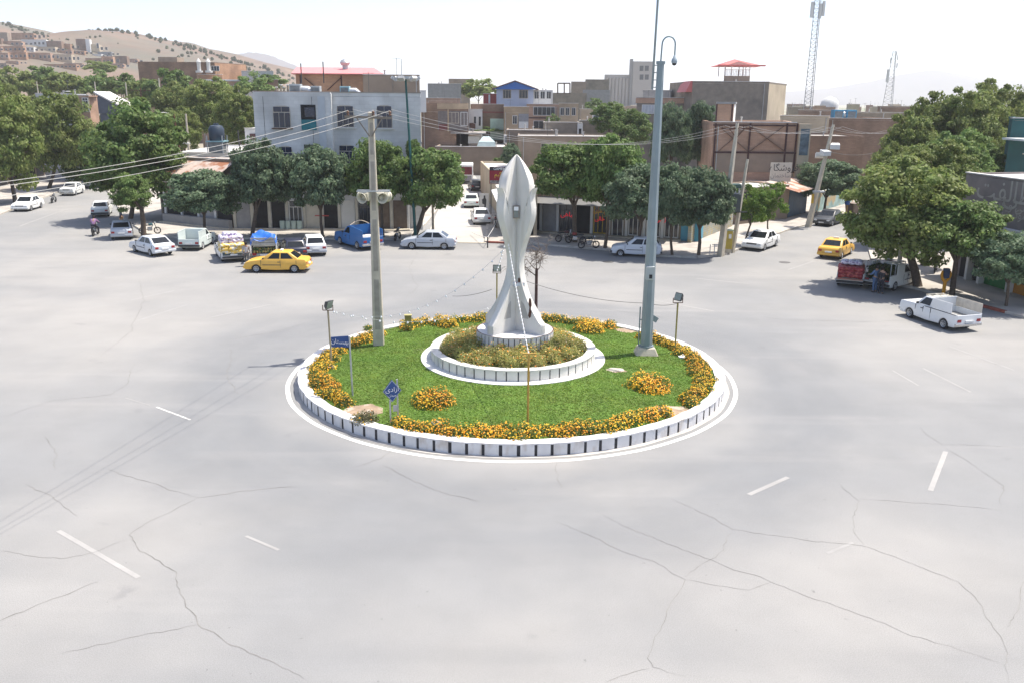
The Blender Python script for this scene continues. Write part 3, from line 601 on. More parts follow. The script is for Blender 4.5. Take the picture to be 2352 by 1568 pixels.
# tall grey octagonal mast with camera
p = G(1483, 812, .45); t = empty('camera_mast', p, 0, 'tall grey octagonal steel mast with a hooked camera arm on a concrete footing', 'mast')
b = MB(); b.hexa([(-.58,-.5,-.1),(.58,-.5,-.1),(.58,.5,-.1),(-.58,.5,-.1),(-.38,-.34,.36),(.38,-.34,.36),(.38,.34,.36),(-.38,.34,.36)]); b.build('footing', CONC, t, bevel=.05)
b = MB(); b.cyl((0,0), .36, .36, .42, 8); b.build('flange', STEEL, t)
b = MB(); b.cyl((0,0), .29, .42, 12.9, 8, r1=.155, ph=R(22.5)); mb_ = b.build('shaft', STEEL, t)
for r_, z0 in ((.25, 5.15), (.2, 12.85)):
    b = MB(); b.cyl((0,0), r_, z0, z0+.12, 8, ph=R(22.5)); b.build('collar', STEEL, t)
b = MB(); b.box(-.22,-.36,3.55,.16,-.17,4.15); cb = b.build('control_box', mat('box_grey', (.40,.43,.43), .5), t, bevel=.015); b = MB(); b.box(-.08,-.375,3.62,.06,-.361,3.8); b.build('lock', BLACK, cb)
b = MB(); hk = [(0,0,12.9),(.02,0,13.6)]+[(.30-.28*math.cos(a), 0, 13.65+.32*math.sin(a)) for a in [math.pi*i/10 for i in range(1, 11)]]+[(.58,0,13.2)]; b.tube(hk, .035, 8); b.build('camera_arm', STEEL, t, 50)
b = MB(); b.lathe([(0,.28),(.05,.25),(.07,.16),(.12,.10),(.135,.0),(.11,-.06)], (.58,0,12.95), 14); cam_ = b.build('dome_camera', mat('cam_grey', (.36,.42,.46), .4), t, 50)
b = MB(); b.lathe([(.105,-.06),(.08,-.13),(.0,-.16)], (.58,0,12.95), 14); b.build('dome', BLACK, cam_, 50)
b = MB(); b.tube([(-.30,.05,11.8),(-.18,.05,20)], .05, 6); 
for z in (11.9, 12.2, 12.5, 12.8): b.bar((-.3,.05,z),(-.1,.02,z), .04)
b.build('antenna_pole', mat('antenna_grey', (.25,.28,.28), .5), t, 40)
b = MB(); b.tube([(-.34,.1,.0),(-.34,.1,2.2)], .03, 6); b.bar((-.34,.1,1.6),(-.1,.1,1.6), .04); b.bar((.2,-.05,1.75),(.45,-.05,1.6), .05, .25); b.build('side_pipe', STEEL, t, 40)
# dead young tree
p = G(1231, 712, .45); t = empty('dead_tree', p, 0, 'bare dead young tree with brown twigs behind the monument', 'tree')
drg = random.Random(8); tb = MB(); tb.tube([(0,0,-.1),(0,0,1.0),(0,0,2.35)], [.09,.085,.08], 8); tb.build('trunk', mat('dead_bark', (.07,.04,.035), .8, .2), t, 50)
tw = MB()
def twig(p_, d, L_, r, lv):
    pts = [p_]; q = p_.copy(); d = d.normalized()
    for i in range(4): d = (d+Vector((drg.gauss(0,.2), drg.gauss(0,.2), drg.gauss(0,.14)-(.06 if lv > 1 else -.03)))).normalized(); q = q+d*L_/4; pts.append(q.copy())
    tw.tube(pts, [r*(1-.2*i) for i in range(5)], 4)
    if lv < 4:
        for k in range(5 if lv < 3 else 4): i = drg.randint(1, 4); twig(pts[i], d+Vector((drg.gauss(0,.7), drg.gauss(0,.6), drg.gauss(0,.55))), L_*drg.uniform(.5,.75), r*.62, lv+1)
for dx, dz, z in ((-.5,.3,2.3),(.7,.9,2.2),(.1,1,2.35),(-.7,.8,1.9)): twig(Vector((0,0,z)), Vector((dx, drg.uniform(-.5,.3), dz)), 1.15, .032, 1)
tw.build('branches', mat('dead_twig', (.16,.13,.11), .9, .2), t)
# ================================================================== vehicles
TYRE = mat('tyre_rubber', (.025,.025,.027), .85, .2, 8); RIM = mat('rim_grey', (.38,.39,.40), .35, .1, 5, metal=.5); HUBW = mat('rim_white', (.5,.5,.49), .5, .1)
LAMP = mat('headlamp', (.55,.58,.60), .15, .1, 6); TAIL = mat('tail_red', (.32,.03,.03), .3, .2, 9); CHROME = mat('chrome', (.5,.5,.5), .25, .05, metal=.8)
BUMP = mat('bumper_black', (.06,.062,.065), .6, .15, 4); PLATE = mat('plate_white', (.7,.7,.68), .5, .1, 12); CGLASS = mat('car_glass', (.012,.016,.02), .12, .2, 1.5, spec=.35)
def paint(name, col, rough=.32): return mat('paint_'+name, col, rough, .05, .8, spec=.5, col2=[c*.82 for c in col], c2lo=.6, c2hi=.8, c2s=1.1)
PW = paint('white', (.74,.75,.74)); PW2 = paint('ivory', (.70,.72,.69), .45); PS = paint('silver', (.42,.45,.49)); PS2 = paint('pale_silver', (.58,.61,.64)); PG = paint('dark_grey', (.055,.06,.065)); PB = paint('blue', (.02,.13,.36), .4); PY = paint('taxi_yellow', (.72,.42,.07)); PGR = paint('pale_green', (.62,.69,.66), .45); PDB = paint('dark_blue', (.03,.035,.06))
def arch(xc, r, z, n=8): return [(xc-r*math.cos(math.pi*i/n), z+r*math.sin(math.pi*i/n)) for i in range(n+1)]
def side_solid(prof, w, inset=.06):
    """closed side outline (x,z) widened to a body whose flanks lean in a little at the shoulder"""
    mb = MB(); n = len(prof); zt = max(p[1] for p in prof)
    def ring_(y, k): return [(x, y*(1-k*max(0, (z-.55))/(zt-.5)*.5), z) for x, z in prof]
    lay = [ring_(-w/2, .12), ring_(w/2, .12)]
    vs = lay[0]+lay[1]
    mb.add(vs, [tuple(range(n)), tuple(range(2*n-1, n-1, -1))]+[(j, n+j, n+(j+1) % n, (j+1) % n) for j in range(n)])
    return mb
def panel(mb, q, u0, u1, v0, v1, off=.006, m=0, tip=0):
    """quad patch on the face q (bl, br, tr, tl seen from outside)"""
    q = [Vector(p) for p in q]; nrm = (q[1]-q[0]).cross(q[3]-q[0]).normalized()*off
    f = lambda u, v: q[0].lerp(q[1], u).lerp(q[3].lerp(q[2], u), v)+nrm
    mb.add([f(u0, v0), f(u1, v0), f(u1-tip, v1), f(u0, v1)], [(0,1,2,3)], m)
def wheel(parent, x, y, r, w, rim=None):
    s = 1 if y > 0 else -1
    b = MB(); b.lathe([(r*.62,-w/2),(r*.92,-w/2),(r,-w*.3),(r,w*.3),(r*.92,w/2),(r*.62,w/2),(r*.62,-w/2)], n=18); M = Matrix.Translation((x, y, r)) @ Matrix.Rotation(R(90), 4, 'X'); b.xf(M)
    o = b.build('wheel', TYRE, parent, 40)
    b = MB(); b.lathe([(0,.03),(r*.18,.04),(r*.22,.0),(r*.5,.01),(r*.63,.035),(r*.66,.0),(r*.6,-.1)], n=18)
    for k in range(6): a = k*math.pi/3; b.box(-.02,r*.26,-.012,.02,r*.55,.016, 1); b.v[-8:] = [tuple(Matrix.Rotation(a, 3, 'Z') @ Vector(p)) for p in b.v[-8:]]
    b.xf(Matrix.Translation((x, y+s*w*.42, r)) @ Matrix.Rotation(R(-90*s), 4, 'X')); b.build('rim', [rim or RIM, BUMP], o, 40)
SPEC = {  # length, width, outline of the lower body, cabin: (bottom rear x, bottom front x, top rear x, top front x, belt z, roof z), arches (rear x, front x), wheel r
 'sedan': dict(L=4.4, w=1.72, rear=[(-2.16,.34),(-2.2,.55),(-2.17,.80),(-2.05,.94),(-1.35,.97)], front=[(.98,.92),(1.7,.83),(2.06,.72),(2.18,.55),(2.16,.30)], cab=(-1.72,1.08,-.95,.22,.92,1.43), ar=(-1.32,1.32), wr=.30),
 'old': dict(L=4.35, w=1.64, rear=[(-2.12,.36),(-2.16,.5),(-2.15,.90),(-2.02,.97),(-1.2,.99)], front=[(.92,.97),(1.9,.92),(2.1,.88),(2.14,.55),(2.12,.36)], cab=(-1.55,.98,-1.0,.38,.95,1.44), ar=(-1.2,1.28), wr=.30),
 'hatch': dict(L=3.9, w=1.62, rear=[(-1.9,.36),(-1.95,.55),(-1.92,.86),(-1.86,.95),(-1.6,.96)], front=[(.85,.93),(1.6,.82),(1.9,.70),(1.95,.5),(1.92,.32)], cab=(-1.84,.98,-1.35,.18,.92,1.45), ar=(-1.18,1.22), wr=.28),
 'saloon_hatch': dict(L=4.3, w=1.70, rear=[(-2.08,.36),(-2.13,.55),(-2.1,.84),(-1.98,.92),(-1.7,.94)], front=[(.95,.92),(1.75,.82),(2.05,.72),(2.14,.55),(2.12,.32)], cab=(-1.9,1.05,-1.05,.22,.90,1.40), ar=(-1.3,1.3), wr=.29),
 'pickup': dict(L=4.4, w=1.66, rear=[(-2.15,.38),(-2.2,.5),(-2.18,.66),(-1.0,.66),(-.28,.66),(-.27,.98)], front=[(.92,.96),(1.95,.92),(2.12,.88),(2.16,.55),(2.14,.36)], cab=(-.28,1.0,-.24,.42,.95,1.47), ar=(-1.3,1.32), wr=.31),
}
def car(style, px, py, hd, col, label, group=None, cat='car', bumper=None, rim=None, roofsign=False, name='parked_car', pos=None, sc=1.0, cmat=None, moulding=True, plate=True):
    S = SPEC[style]; L_, w = S['L'], S['w']
    if pos is None:
        p = G(px, py); los = math.atan2(p.y, p.x); d = R(hd)-los; e = L_/2*abs(math.cos(d))+w/2*abs(math.sin(d)); k = Vector((p.x, p.y, 0)).normalized()*e*.93; p = p+k
    else: p = Vector((*pos, 0))
    t = empty(name, (p.x, p.y, .004), R(hd), label, cat, group); t.scale = (sc, sc, sc)
    xr, xf = S['ar']; wr = S['wr']; ra = wr+.05
    prof = S['rear'][::-1]; prof = [(xr-ra, .24)]+[]  # placeholder order: bottom from rear to front, then up and back over the top
    bottom = [(S['rear'][0][0]+.12, .26)]+arch(xr, ra, .24)+[(0, .2)]+arch(xf, ra, .24)+[(S['front'][-1][0]-.1, .24)]
    top = S['front'][::-1]+S['rear'][::-1]
    b = side_solid(bottom+top, w); b.build('body', col, t, smooth=40, bevel=.035)
    br, bf, tr_, tf, zb, zr = S['cab']; yb, yt = w/2-.05, w/2-.20
    c8 = [(br,-yb,zb-.03),(bf,-yb,zb-.03),(bf,yb,zb-.03),(br,yb,zb-.03),(tr_,-yt,zr),(tf,-yt,zr),(tf,yt,zr),(tr_,yt,zr)]
    b = MB(); b.hexa(c8); cab = b.build('cabin', cmat or col, t, smooth=40, bevel=.05)
    q = lambda *i: [c8[k] for k in i]
    b = MB(); panel(b, q(1,2,6,5), .07, .93, .14, .90); b.build('windscreen', CGLASS, t)
    b = MB(); panel(b, q(3,0,4,7), .08, .92, .22, .88); b.build('rear_window', CGLASS, t)
    for s in (0, 1):
        f = q(0,1,5,4) if s == 0 else q(2,3,7,6)
        if style == 'pickup': wins = [(.14,.80)] if s == 0 else [(.20,.86)]
        elif s == 0: wins = [(.13,.47),(.51,.84)]
        else: wins = [(.16,.49),(.53,.87)]
        for u0, u1 in wins: b = MB(); panel(b, f, u0, u1, .17, .88); b.build('side_window', CGLASS, t)
    for x in (xr, xf):
        for y in (-1, 1): wheel(t, x, y*(w/2-.11), wr, .18, rim)
    xe = max(p_[0] for p_ in S['front']); xz = min(p_[0] for p_ in S['rear']); bm_ = bumper or BUMP
    b = MB(); b.box(xe-.10,-w/2-.005,.32,xe+.06,w/2+.005,.47); b.build('front_bumper', bm_, t, bevel=.03)
    b = MB(); b.box(xz-.06,-w/2-.005,.34,xz+.10,w/2+.005,.50); b.build('rear_bumper', bm_, t, bevel=.03)
    hz_ = S['front'][-3][1]-.12
    b = MB(); b.box(xe-.12,-w*.25,hz_-.05,xe+.0,w*.25,hz_+.06); b.build('grille', BUMP, t)
    for y in (-1, 1):
        b = MB(); b.box(xe-.14, y*w*.36-.14, hz_-.06, xe+.012, y*w*.36+.14, hz_+.07); b.build('headlight', LAMP, t, bevel=.02)
        b = MB(); zt_ = .60 if style != 'pickup' else .56; b.box(xz-.012, y*w*.38-.13, zt_, xz+.12, y*w*.38+.13, zt_+.16); b.build('taillight', TAIL, t, bevel=.015)
        b = MB(); b.box(bf-.32, y*(yb+.02)-.0-(.14 if y < 0 else 0), zb+.03, bf-.24, y*(yb+.02)+(.14 if y > 0 else 0), zb+.15); b.build('mirror', BUMP, t, bevel=.02)
        for xs_ in (br+.25 if style != 'pickup' else br+.02, (br+bf)/2-.05, bf-.1):
            b = MB(); b.box(xs_-.011, y*w*.487-.018, .30, xs_+.011, y*w*.487+.018, zb-.04); b.build('door_seam', BUMP, t)
        b = MB(); b.box((br+bf)/2-.02, y*w*.485-.03, zb-.18, (br+bf)/2+.14, y*w*.485+.03, zb-.14); b.build('door_handle', BUMP, t)
        if moulding:
            b = MB(); yy = w/2*(1-.03); b.box(xr+.45, y*yy-.015, .53, xf-.45, y*yy+.015, .58); b.build('side_moulding', BUMP, t)
    if plate:
        b = MB(); b.box(xe+.05,-.26,.35,xe+.066,.26,.46); b.build('number_plate', PLATE, t)
        b = MB(); b.box(xz-.075,-.26,.54,xz+.02,.26,.65); b.build('number_plate', PLATE, t)
    if roofsign: b = MB(); b.box(-.42,-.22,zr,-.25,.22,zr+.12); b.build('roof_sign', PW, t, bevel=.02)
    return t
def bed(t, col, hb=.98, gates=True): # load bed walls of a pickup
    b = MB(); w = .80
    b.box(-2.18,-w-.03,.62,-.30,-w+.02,hb); b.box(-2.18,w-.02,.62,-.30,w+.03,hb); b.box(-.34,-w,.62,-.29,w,hb); b.build('bed_wall', col, t, bevel=.01, seg=1)
    if gates: b = MB(); b.box(-2.20,-w+.02,.64,-2.15,w-.02,hb-.04); b.build('tailgate', col, t, bevel=.012, seg=1)
    b = MB(); b.box(-2.16,-w+.02,.655,-.3,w-.02,.68); b.build('bed_floor', mat('bed_grey', (.25,.25,.24), .8, .2, 4), t)
def rails(t, col, z0=.98, z1=1.5, n=5, board=False, back=True):
    w = .80
    for s in (-1, 1):
        b = MB(); b.bar((-2.14,s*w,z1),(-.3,s*w,z1), .05); b.bar((-2.14,s*w,z0+.03),(-.3,s*w,z0+.03), .04)
        for i in range(n+1): x = -2.14+1.84*i/n; b.bar((x,s*w,z0),(x,s*w,z1), .04)
        if board: b.box(-2.12,s*w-.012,z0,-.32,s*w+.012,z1-.03)
        b.build('rail', col, t)
    if back: b = MB(); b.bar((-.32,-w,z1),(-.32,w,z1), .05); b.bar((-.32,-w,z0+.25),(-.32,w,z0+.25), .04); b.build('rail', col, t)
BW = mat('bumper_white', (.66,.67,.66), .5, .05)
# left street
car('sedan', 66, 487, -83, PW, 'white sedan parked nose towards the square on the far left kerb', 'white cars parked along the left street', bumper=BW)
car('old', 168, 451, -82, PW2, 'older boxy white sedan parked behind the front one on the left street', 'white cars parked along the left street', bumper=CHROME)
car('old', 214, 433, -80, PW, 'white car farthest up the left street, partly hidden by the green tree', 'white cars parked along the left street', bumper=CHROME)
car('old', 236, 500, 109, PW2, 'white boxy sedan seen from behind under the leaning green tree', bumper=BUMP)
car('sedan', 283, 552, 112, PS, 'silver sedan seen from behind on the left of the square', bumper=PS)
car('saloon_hatch', 352, 592, 138, PS2, 'pale silver hatchback driving beside the light green pickup', bumper=PS2, name='moving_car')
t = car('pickup', 456, 577, 92, PGR, 'pale green pickup with an empty railed load bed at the kerb', cat='pickup', bumper=BUMP, rim=HUBW, name='pickup_truck'); bed(t, PGR); rails(t, PGR, board=True)
b = MB(); b.hexa([(-.34,-.78,.98),(-.29,-.78,.98),(-.29,.78,.98),(-.34,.78,.98),(-.34,-.78,1.45),(-.29,-.78,1.45),(-.29,.78,1.45),(-.34,.78,1.45)]); b.build('headboard', PGR, t)
# pickup selling crisps: loaded with bagged goods
tl = t = car('pickup', 529, 604, 116, PW, 'white vendor pickup piled with yellow and white bagged goods', cat='pickup', name='pickup_truck'); bed(t, PW, gates=False)
YB = mat('yellow_bags', (.75,.52,.12), .5, .25, 7, col2=(.72,.68,.55), c2lo=.5, c2hi=.56, c2s=5); WB = mat('white_packs', (.66,.63,.70), .4, .2, 9, col2=(.30,.22,.36), c2lo=.52, c2hi=.58, c2s=7)
def bags(t_world, xs, ys, z0, nz, m, name, label, cat, s=(.5,.5,.26), group=None, seed=1):
    rr = random.Random(seed); M = t_world; proto = None
    for k in range(nz):
        for x in xs:
            for y in ys:
                if proto is None:
                    bmm = bmesh.new(); bmesh.ops.create_cube(bmm, size=1); bmesh.ops.subdivide_edges(bmm, edges=bmm.edges, cuts=3, use_grid_fill=True)
                    for v in bmm.verts: q = v.co.copy(); r = Vector((q.x*1.25, q.y*1.25, q.z*1.15)); v.co = Vector((r.x*s[0]*(1-.35*abs(q.z)*abs(q.y)*2), r.y*s[1]*(1-.35*abs(q.x)*abs(q.z)*2), r.z*s[2]*(1-.9*(q.x**2+q.y**2))))
                    me = bpy.data.meshes.new(name); bmm.to_mesh(me); bmm.free(); me.polygons.foreach_set('use_smooth', [True]*len(me.polygons)); me.materials.append(m)
                    o = proto = bpy.data.objects.new(name, me)
                else: o = proto.copy()
                C.objects.link(o); o.matrix_world = M @ Matrix.Translation((x+rr.uniform(-.03,.03), y+rr.uniform(-.03,.03), z0+k*s[2]*.86)) @ Matrix.Rotation(rr.uniform(-.25,.25), 4, 'Z')
                tag(o, label, cat, group)
def wm(t): return Matrix.Translation(t.location) @ Matrix.Rotation(t.rotation_euler.z, 4, 'Z')
bags(wm(t), (-1.95,-1.45,-.95,-.55), (-.52,0,.52), .80, 3, YB, 'goods_bag', 'yellow bag stacked in the bed of the vendor pickup', 'bag', (.5,.56,.27), 'yellow bags on the vendor pickup')
bags(wm(t), (-1.6,-1.15,-.7), (-.5,0,.5), 1.53, 2, WB, 'goods_pack', 'white wrapped pack on top of the yellow bags', 'pack', (.46,.5,.28), 'white packs on the vendor pickup', 4)
bags(wm(t), (-1.3,-.9), (-.2,.25), 2.0, 1, WB, 'goods_pack', 'white wrapped pack at the very top of the vendor pickup load', 'pack', (.42,.44,.27), 'white packs on top of the vendor pickup', 5)
b = MB(); b.box(-2.24,-.80,.56,-2.20,.80,.80); b.build('tailgate', mat('dark_teal', (.05,.08,.09), .5), t)
b = MB(); b.box(-2.27,.28,.92,-2.24,.86,1.32); o = b.build('price_sign', mat('sign_yellow', (.62,.38,.03), .5, .06, 6), t)
text_part("ﻂﻘﻓ ٥", .26, BLACK, o, face(-2.276,.57,1.13,R(-90)))
# grey stake truck with blue tarpaulin, fruit
t = car('pickup', 612, 604, 103, paint('grey_green', (.34,.36,.34), .5), 'grey stake sided truck with fruit at the tailgate under a blue tarpaulin', cat='truck', name='stake_truck', sc=1.08); bed(t, mat('stake_grey', (.36,.37,.35), .7, .15), .9, gates=False)
sg = mat('stake_board', (.38,.39,.37), .7, .15, 5)
for s in (-1, 1):
    for z in (.95,1.15,1.35,1.55): b = MB(); b.box(-2.15,s*.80-.02,z,-.3,s*.80+.02,z+.16); b.build('side_board', sg, t)
for z in (1.25,1.43,1.61): b = MB(); b.box(-2.2,-.80,z,-2.16,.80,z+.15); b.build('rear_board', sg, t)
TM = wm(t) @ Matrix.Scale(1.08, 4)
b = MB(); n = 10; vs = []
for i in range(n+1):
    for j in range(n+1): x = -2.25+1.9*i/n; y = -.86+1.72*j/n; vs.append((x, y, 1.84+.10*math.sin(i*1.1+j*.5)+.12*math.sin(j*.9-i*.4)-.35*max(0, abs(y)-.70)/.16*(1 if abs(y) > .7 else 0)-.25*(i == 0)))
b.add(vs, [(i*(n+1)+j, (i+1)*(n+1)+j, (i+1)*(n+1)+j+1, i*(n+1)+j+1) for i in range(n) for j in range(n)]); o = b.build('tarpaulin', mat('tarp_blue', (.025,.13,.48), .45, .2, 2.5), smooth=60); o.matrix_world = TM; tag(o, 'bright blue tarpaulin thrown over the stake truck', 'tarpaulin')
fr_ = bmesh.new(); bmesh.ops.create_icosphere(fr_, subdivisions=2, radius=.1); me = bpy.data.meshes.new('melon'); fr_.to_mesh(me); fr_.free(); me.materials.append(mat('melon_skin', (.50,.36,.12), .6, .4, 3, col2=(.10,.16,.05), c2lo=.48, c2hi=.52, c2s=6)); me.polygons.foreach_set('use_smooth', [True]*len(me.polygons))
frr = random.Random(2)
for i in range(3):
    for j in range(8):
        for k in range(2 if i else 1):
            o = bpy.data.objects.new('melon', me); C.objects.link(o); o.matrix_world = TM @ Matrix.Translation((-2.08+i*.19, -.66+j*.185+frr.uniform(-.02,.02), .80+k*.16)) @ Matrix.Scale(frr.uniform(.85,1.1), 4)
            tag(o, 'round melon heaped at the open tail of the grey stake truck', 'melon', 'melons on the stake truck')
car('hatch', 674, 600, 112, PDB, 'dark blue hatchback parked between the stake truck and the white hatchback')
car('hatch', 722, 590, 108, PW, 'white hatchback seen from behind with a dark bumper beside the blue pickup', bumper=PS)
t = car('pickup', 824, 576, 128, PB, 'bright blue pickup with tall sloping side boards by the concrete pole', cat='pickup', bumper=CHROME, name='pickup_truck', sc=1.14, moulding=False); bed(t, PB, 1.0)
for s in (-1, 1): b = MB(); b.hexa([(-2.16,s*.80-.02,1.0),(-.3,s*.80-.02,1.0),(-.3,s*.80+.02,1.0),(-2.16,s*.80+.02,1.0),(-2.16,s*.80-.02,1.42),(-.3,s*.80-.02,1.62),(-.3,s*.80+.02,1.62),(-2.16,s*.80+.02,1.42)]); b.build('side_board', PB, t)
b = MB(); b.box(-.36,-.78,1.0,-.31,.78,1.62); b.build('headboard', PB, t)
b = MB(); b.tube([(-.3,-.75,1.62)]+[(-.3,-.75+1.5*i/8,1.62+.28*math.sin(math.pi*i/8)) for i in range(1, 8)]+[(-.3,.75,1.62)], .03, 6); b.build('roll_hoop', mat('hoop_cream', (.6,.5,.38), .6), t)
bags(wm(t) @ Matrix.Scale(1.14, 4), (-1.2,), (-.2,.3), .82, 1, mat('white_sack', (.6,.58,.54), .8, .1, 5), 'sack', 'pale sack lying in the bed of the blue pickup', 'sack', (.55,.5,.3), 'sacks in the blue pickup')
car('sedan', 986, 575, 178, PS, 'silver sedan parked sideways in front of the alley mouth', bumper=PS)
car('hatch', 1461, 591, 171, PS2, 'pale silver hatchback parked sideways by the right shops, behind the mast', bumper=BUMP)
car('sedan', 1746, 579, -126, PW, 'white rounded sedan parked at the right corner kerb, facing the square', bumper=BW)
car('sedan', 1902, 522, -128, PG, 'dark grey sedan parked beside the concrete lamp pole up the right street', bumper=PG)
car('sedan', 640, 630, 181, PY, 'yellow taxi crossing the square in front of the stake truck', cat='taxi', bumper=PY, roofsign=True, name='taxi')
car('sedan', 1918, 598, 55, PY, 'yellow taxi leaving up the right street beside the fruit pickups', cat='taxi', bumper=PY, roofsign=True, name='taxi')
# right side
t = car('pickup', 1953, 662, 66, PW2, 'white pickup with its bed full of red crates by the big tree', cat='pickup', name='pickup_truck'); bed(t, PW2, gates=False)
bags(wm(t), (-2.0,-1.6,-1.2,-.8), (-.5,0,.5), .82, 3, mat('red_produce', (.26,.025,.035), .5, .5, 6, col2=(.42,.10,.08), c2lo=.5, c2hi=.56, c2s=7), 'produce_crate', 'red heap of produce in the pickup by the big tree', 'crate', (.42,.5,.26), 'red crates on the pickup', 8)
bags(wm(t), (-1.3,-.9), (-.4,.05,.45), 1.56, 1, WB, 'goods_pack', 'white pack on top of the red produce', 'pack', (.4,.42,.26), 'white packs on the red produce', 9)
b = MB(); b.box(-2.62,-.8,.62,-2.18,.8,.66); b.build('tailgate', mat('gate_salmon', (.42,.22,.15), .7, .15), t)
t = car('pickup', 2046, 672, 42, PW2, 'white pickup with a tall canvas cage full of greens under the big tree', cat='pickup', name='pickup_truck', sc=1.05); bed(t, PW2, gates=False); rails(t, GALV, .98, 1.75, 3)
for y in (.81, -.85): b = MB(); b.box(-1.3,y,.98,-.32,y+.04,1.62); b.build('side_panel', PW2, t)
b = MB(); b.box(-2.6,-.78,.60,-2.2,.78,.64); b.build('tailgate', GALV, t)
n = 2600; P = np.stack([nrg.uniform(-2.1,-.4,n), nrg.uniform(-.74,.74,n), .7+nrg.uniform(0,1,n)**.6*.75], 1); U, V = rand_axes(n, P*0+[0,0,1], 1, .07, .04)
o = quads_obj('leafy_greens', P, U, V, leafmat('herb_green', [(.03,.06,.015), (.06,.10,.02), (.09,.11,.03)], .2)); o.matrix_world = wm(t) @ Matrix.Scale(1.05, 4); tag(o, 'heap of dark leafy greens filling the caged pickup', 'greens', kind='stuff')
fa, ra_ = G(2090, 730), G(2168, 756); dd = (fa-ra_); hd = math.degrees(math.atan2(dd.y, dd.x)); mid = (fa+ra_)/2+Vector((-dd.y, dd.x, 0)).normalized()*(-.72 if (-dd.y*0+dd.x) > 0 else .72)*-1
if Vector((-dd.y, dd.x, 0)).dot(Vector((0,1,0))) < 0: nn = -Vector((-dd.y, dd.x, 0)).normalized()
else: nn = Vector((-dd.y, dd.x, 0)).normalized()
mid = (fa+ra_)/2+nn*.72
t = car('pickup', 0, 0, hd, PW, 'white pickup with tall white side boards parked alone on the right', cat='pickup', bumper=CHROME, rim=RIM, name='pickup_truck', pos=(mid.x, mid.y), sc=dd.length/2.62, moulding=False); bed(t, PW)
for s in (-1, 1):
    b = MB(); b.box(-1.75 if s*nn.dot(Vector((-math.sin(R(hd)), math.cos(R(hd)), 0))) < 0 else -2.15,s*.80-.015,1.0,-.3,s*.80+.015,1.50); b.build('side_board', PW if s*nn.dot(Vector((-math.sin(R(hd)), math.cos(R(hd)), 0))) < 0 else mat('board_cream', (.55,.50,.42), .7, .15, 4), t)
b = MB(); b.bar((-.32,-.8,1.5),(-.32,.8,1.5), .05); b.box(-.32,-.78,1.0,-.28,.78,1.5); b.build('headboard', PW, t)
b = MB()
for s in (-.5, 0, .5): b.bar((-.3,s,1.52),(.5,s,1.52), .03)
for x in (-.25, .1, .45): b.bar((x,-.6,1.53),(x,.6,1.53), .03)
b.build('roof_rack', mat('rack_cream', (.6,.56,.46), .6), t)
b = MB(); yy = .835; b.box(-2.1,-yy-.01,.93,.2,-yy+.012,.965); b.box(-2.1,yy-.012,.93,.2,yy+.01,.965); b.build('side_stripe', BUMP, t)
# alley
van = empty('minibus', G(1068, 424)+Vector((0,2.8,0)), R(92), 'white minibus with a dark red rear window at the far end of the alley', 'minibus')
b = MB(); b.box(-2.6,-1.05,.35,2.6,1.05,2.75); b.build('body', PW, van, 40, bevel=.12); b = MB(); b.box(-2.625,-.92,1.35,-2.59,.92,2.45); b.build('rear_window', mat('red_curtain', (.14,.02,.03), .3, .3, 3), van)
b = MB(); b.box(-2.64,-.85,.5,-2.59,.85,1.2); b.build('rear_panel', mat('bus_grey', (.22,.22,.24), .5, .3, 6), van); b = MB(); b.box(-2.66,-1.0,.3,-2.5,1.0,.48); b.build('rear_bumper', BUMP, van)
for s in (-1, 1):
    b = MB(); b.box(-2.2,s*1.05-.012,1.5,2.3,s*1.05+.012,2.4); b.build('side_window', CGLASS, van)
    for x in (-1.6, 1.7): wheel(van, x, s*.95, .38, .22)
car('hatch', 1092, 440, 100, PG, 'small dark car parked below the minibus in the alley')
car('sedan', 1083, 479, 92, PGR, 'pale greenish sedan seen from behind in the middle of the alley', bumper=PGR)
car('sedan', 1104, 518, 97, PW, 'white sedan seen from behind at the mouth of the alley', bumper=BW)
# motorcycles and bicycles
def moto(px, py, hd, label, col=(.06,.06,.065), group='motorcycles parked by the shops'):
    p = G(px, py, .145 if group else 0); t = empty('motorcycle', p, R(hd), label, 'motorcycle', group)
    m_ = mat('moto_'+str(col), col, .4, .2, 6)
    for x in (-.62, .62):
        b = MB(); b.lathe([(.22,-.05),(.30,-.04),(.31,0),(.30,.04),(.22,.05),(.22,-.05)], n=16)
        for k in range(6): a = k*math.pi/3; b.bar((0,0,0),(.24*math.cos(a),.24*math.sin(a),0), .012)
        b.xf(Matrix.Translation((x,0,.31)) @ Matrix.Rotation(R(90), 4, 'X')); b.build('wheel', TYRE, t, 40)
    b = MB(); b.hexa([(-.1,-.11,.72),(.32,-.11,.74),(.32,.11,.74),(-.1,.11,.72),(-.08,-.09,.92),(.26,-.08,.96),(.26,.08,.96),(-.08,.09,.92)]); b.build('tank', m_, t, 40, bevel=.04)
    b = MB(); b.box(-.68,-.13,.74,-.12,.13,.83); b.build('seat', BLACK, t, bevel=.03)
    b = MB(); b.box(-.18,-.14,.30,.22,.14,.62); b.build('engine', CHROME, t, bevel=.04)
    b = MB(); b.tube([(.62,0,.31),(.40,0,.95),(.34,0,1.08)], .03, 6); b.tube([(.34,-.33,1.08),(.36,0,1.06),(.34,.33,1.08)], .016, 6); b.tube([(-.62,0,.31),(-.1,0,.42),(.3,0,.72)], .025, 6); b.tube([(-.65,0,.7),(-.62,0,.31)], .02, 6); b.build('frame', BUMP, t, 40)
    b = MB(); b.lathe([(0,.06),(.09,.05),(.1,0),(0,-.08)], n=10); b.xf(Matrix.Translation((.46,0,.96)) @ Matrix.Rotation(R(90), 4, 'Y')); b.build('headlight', LAMP, t, 40)
    return t
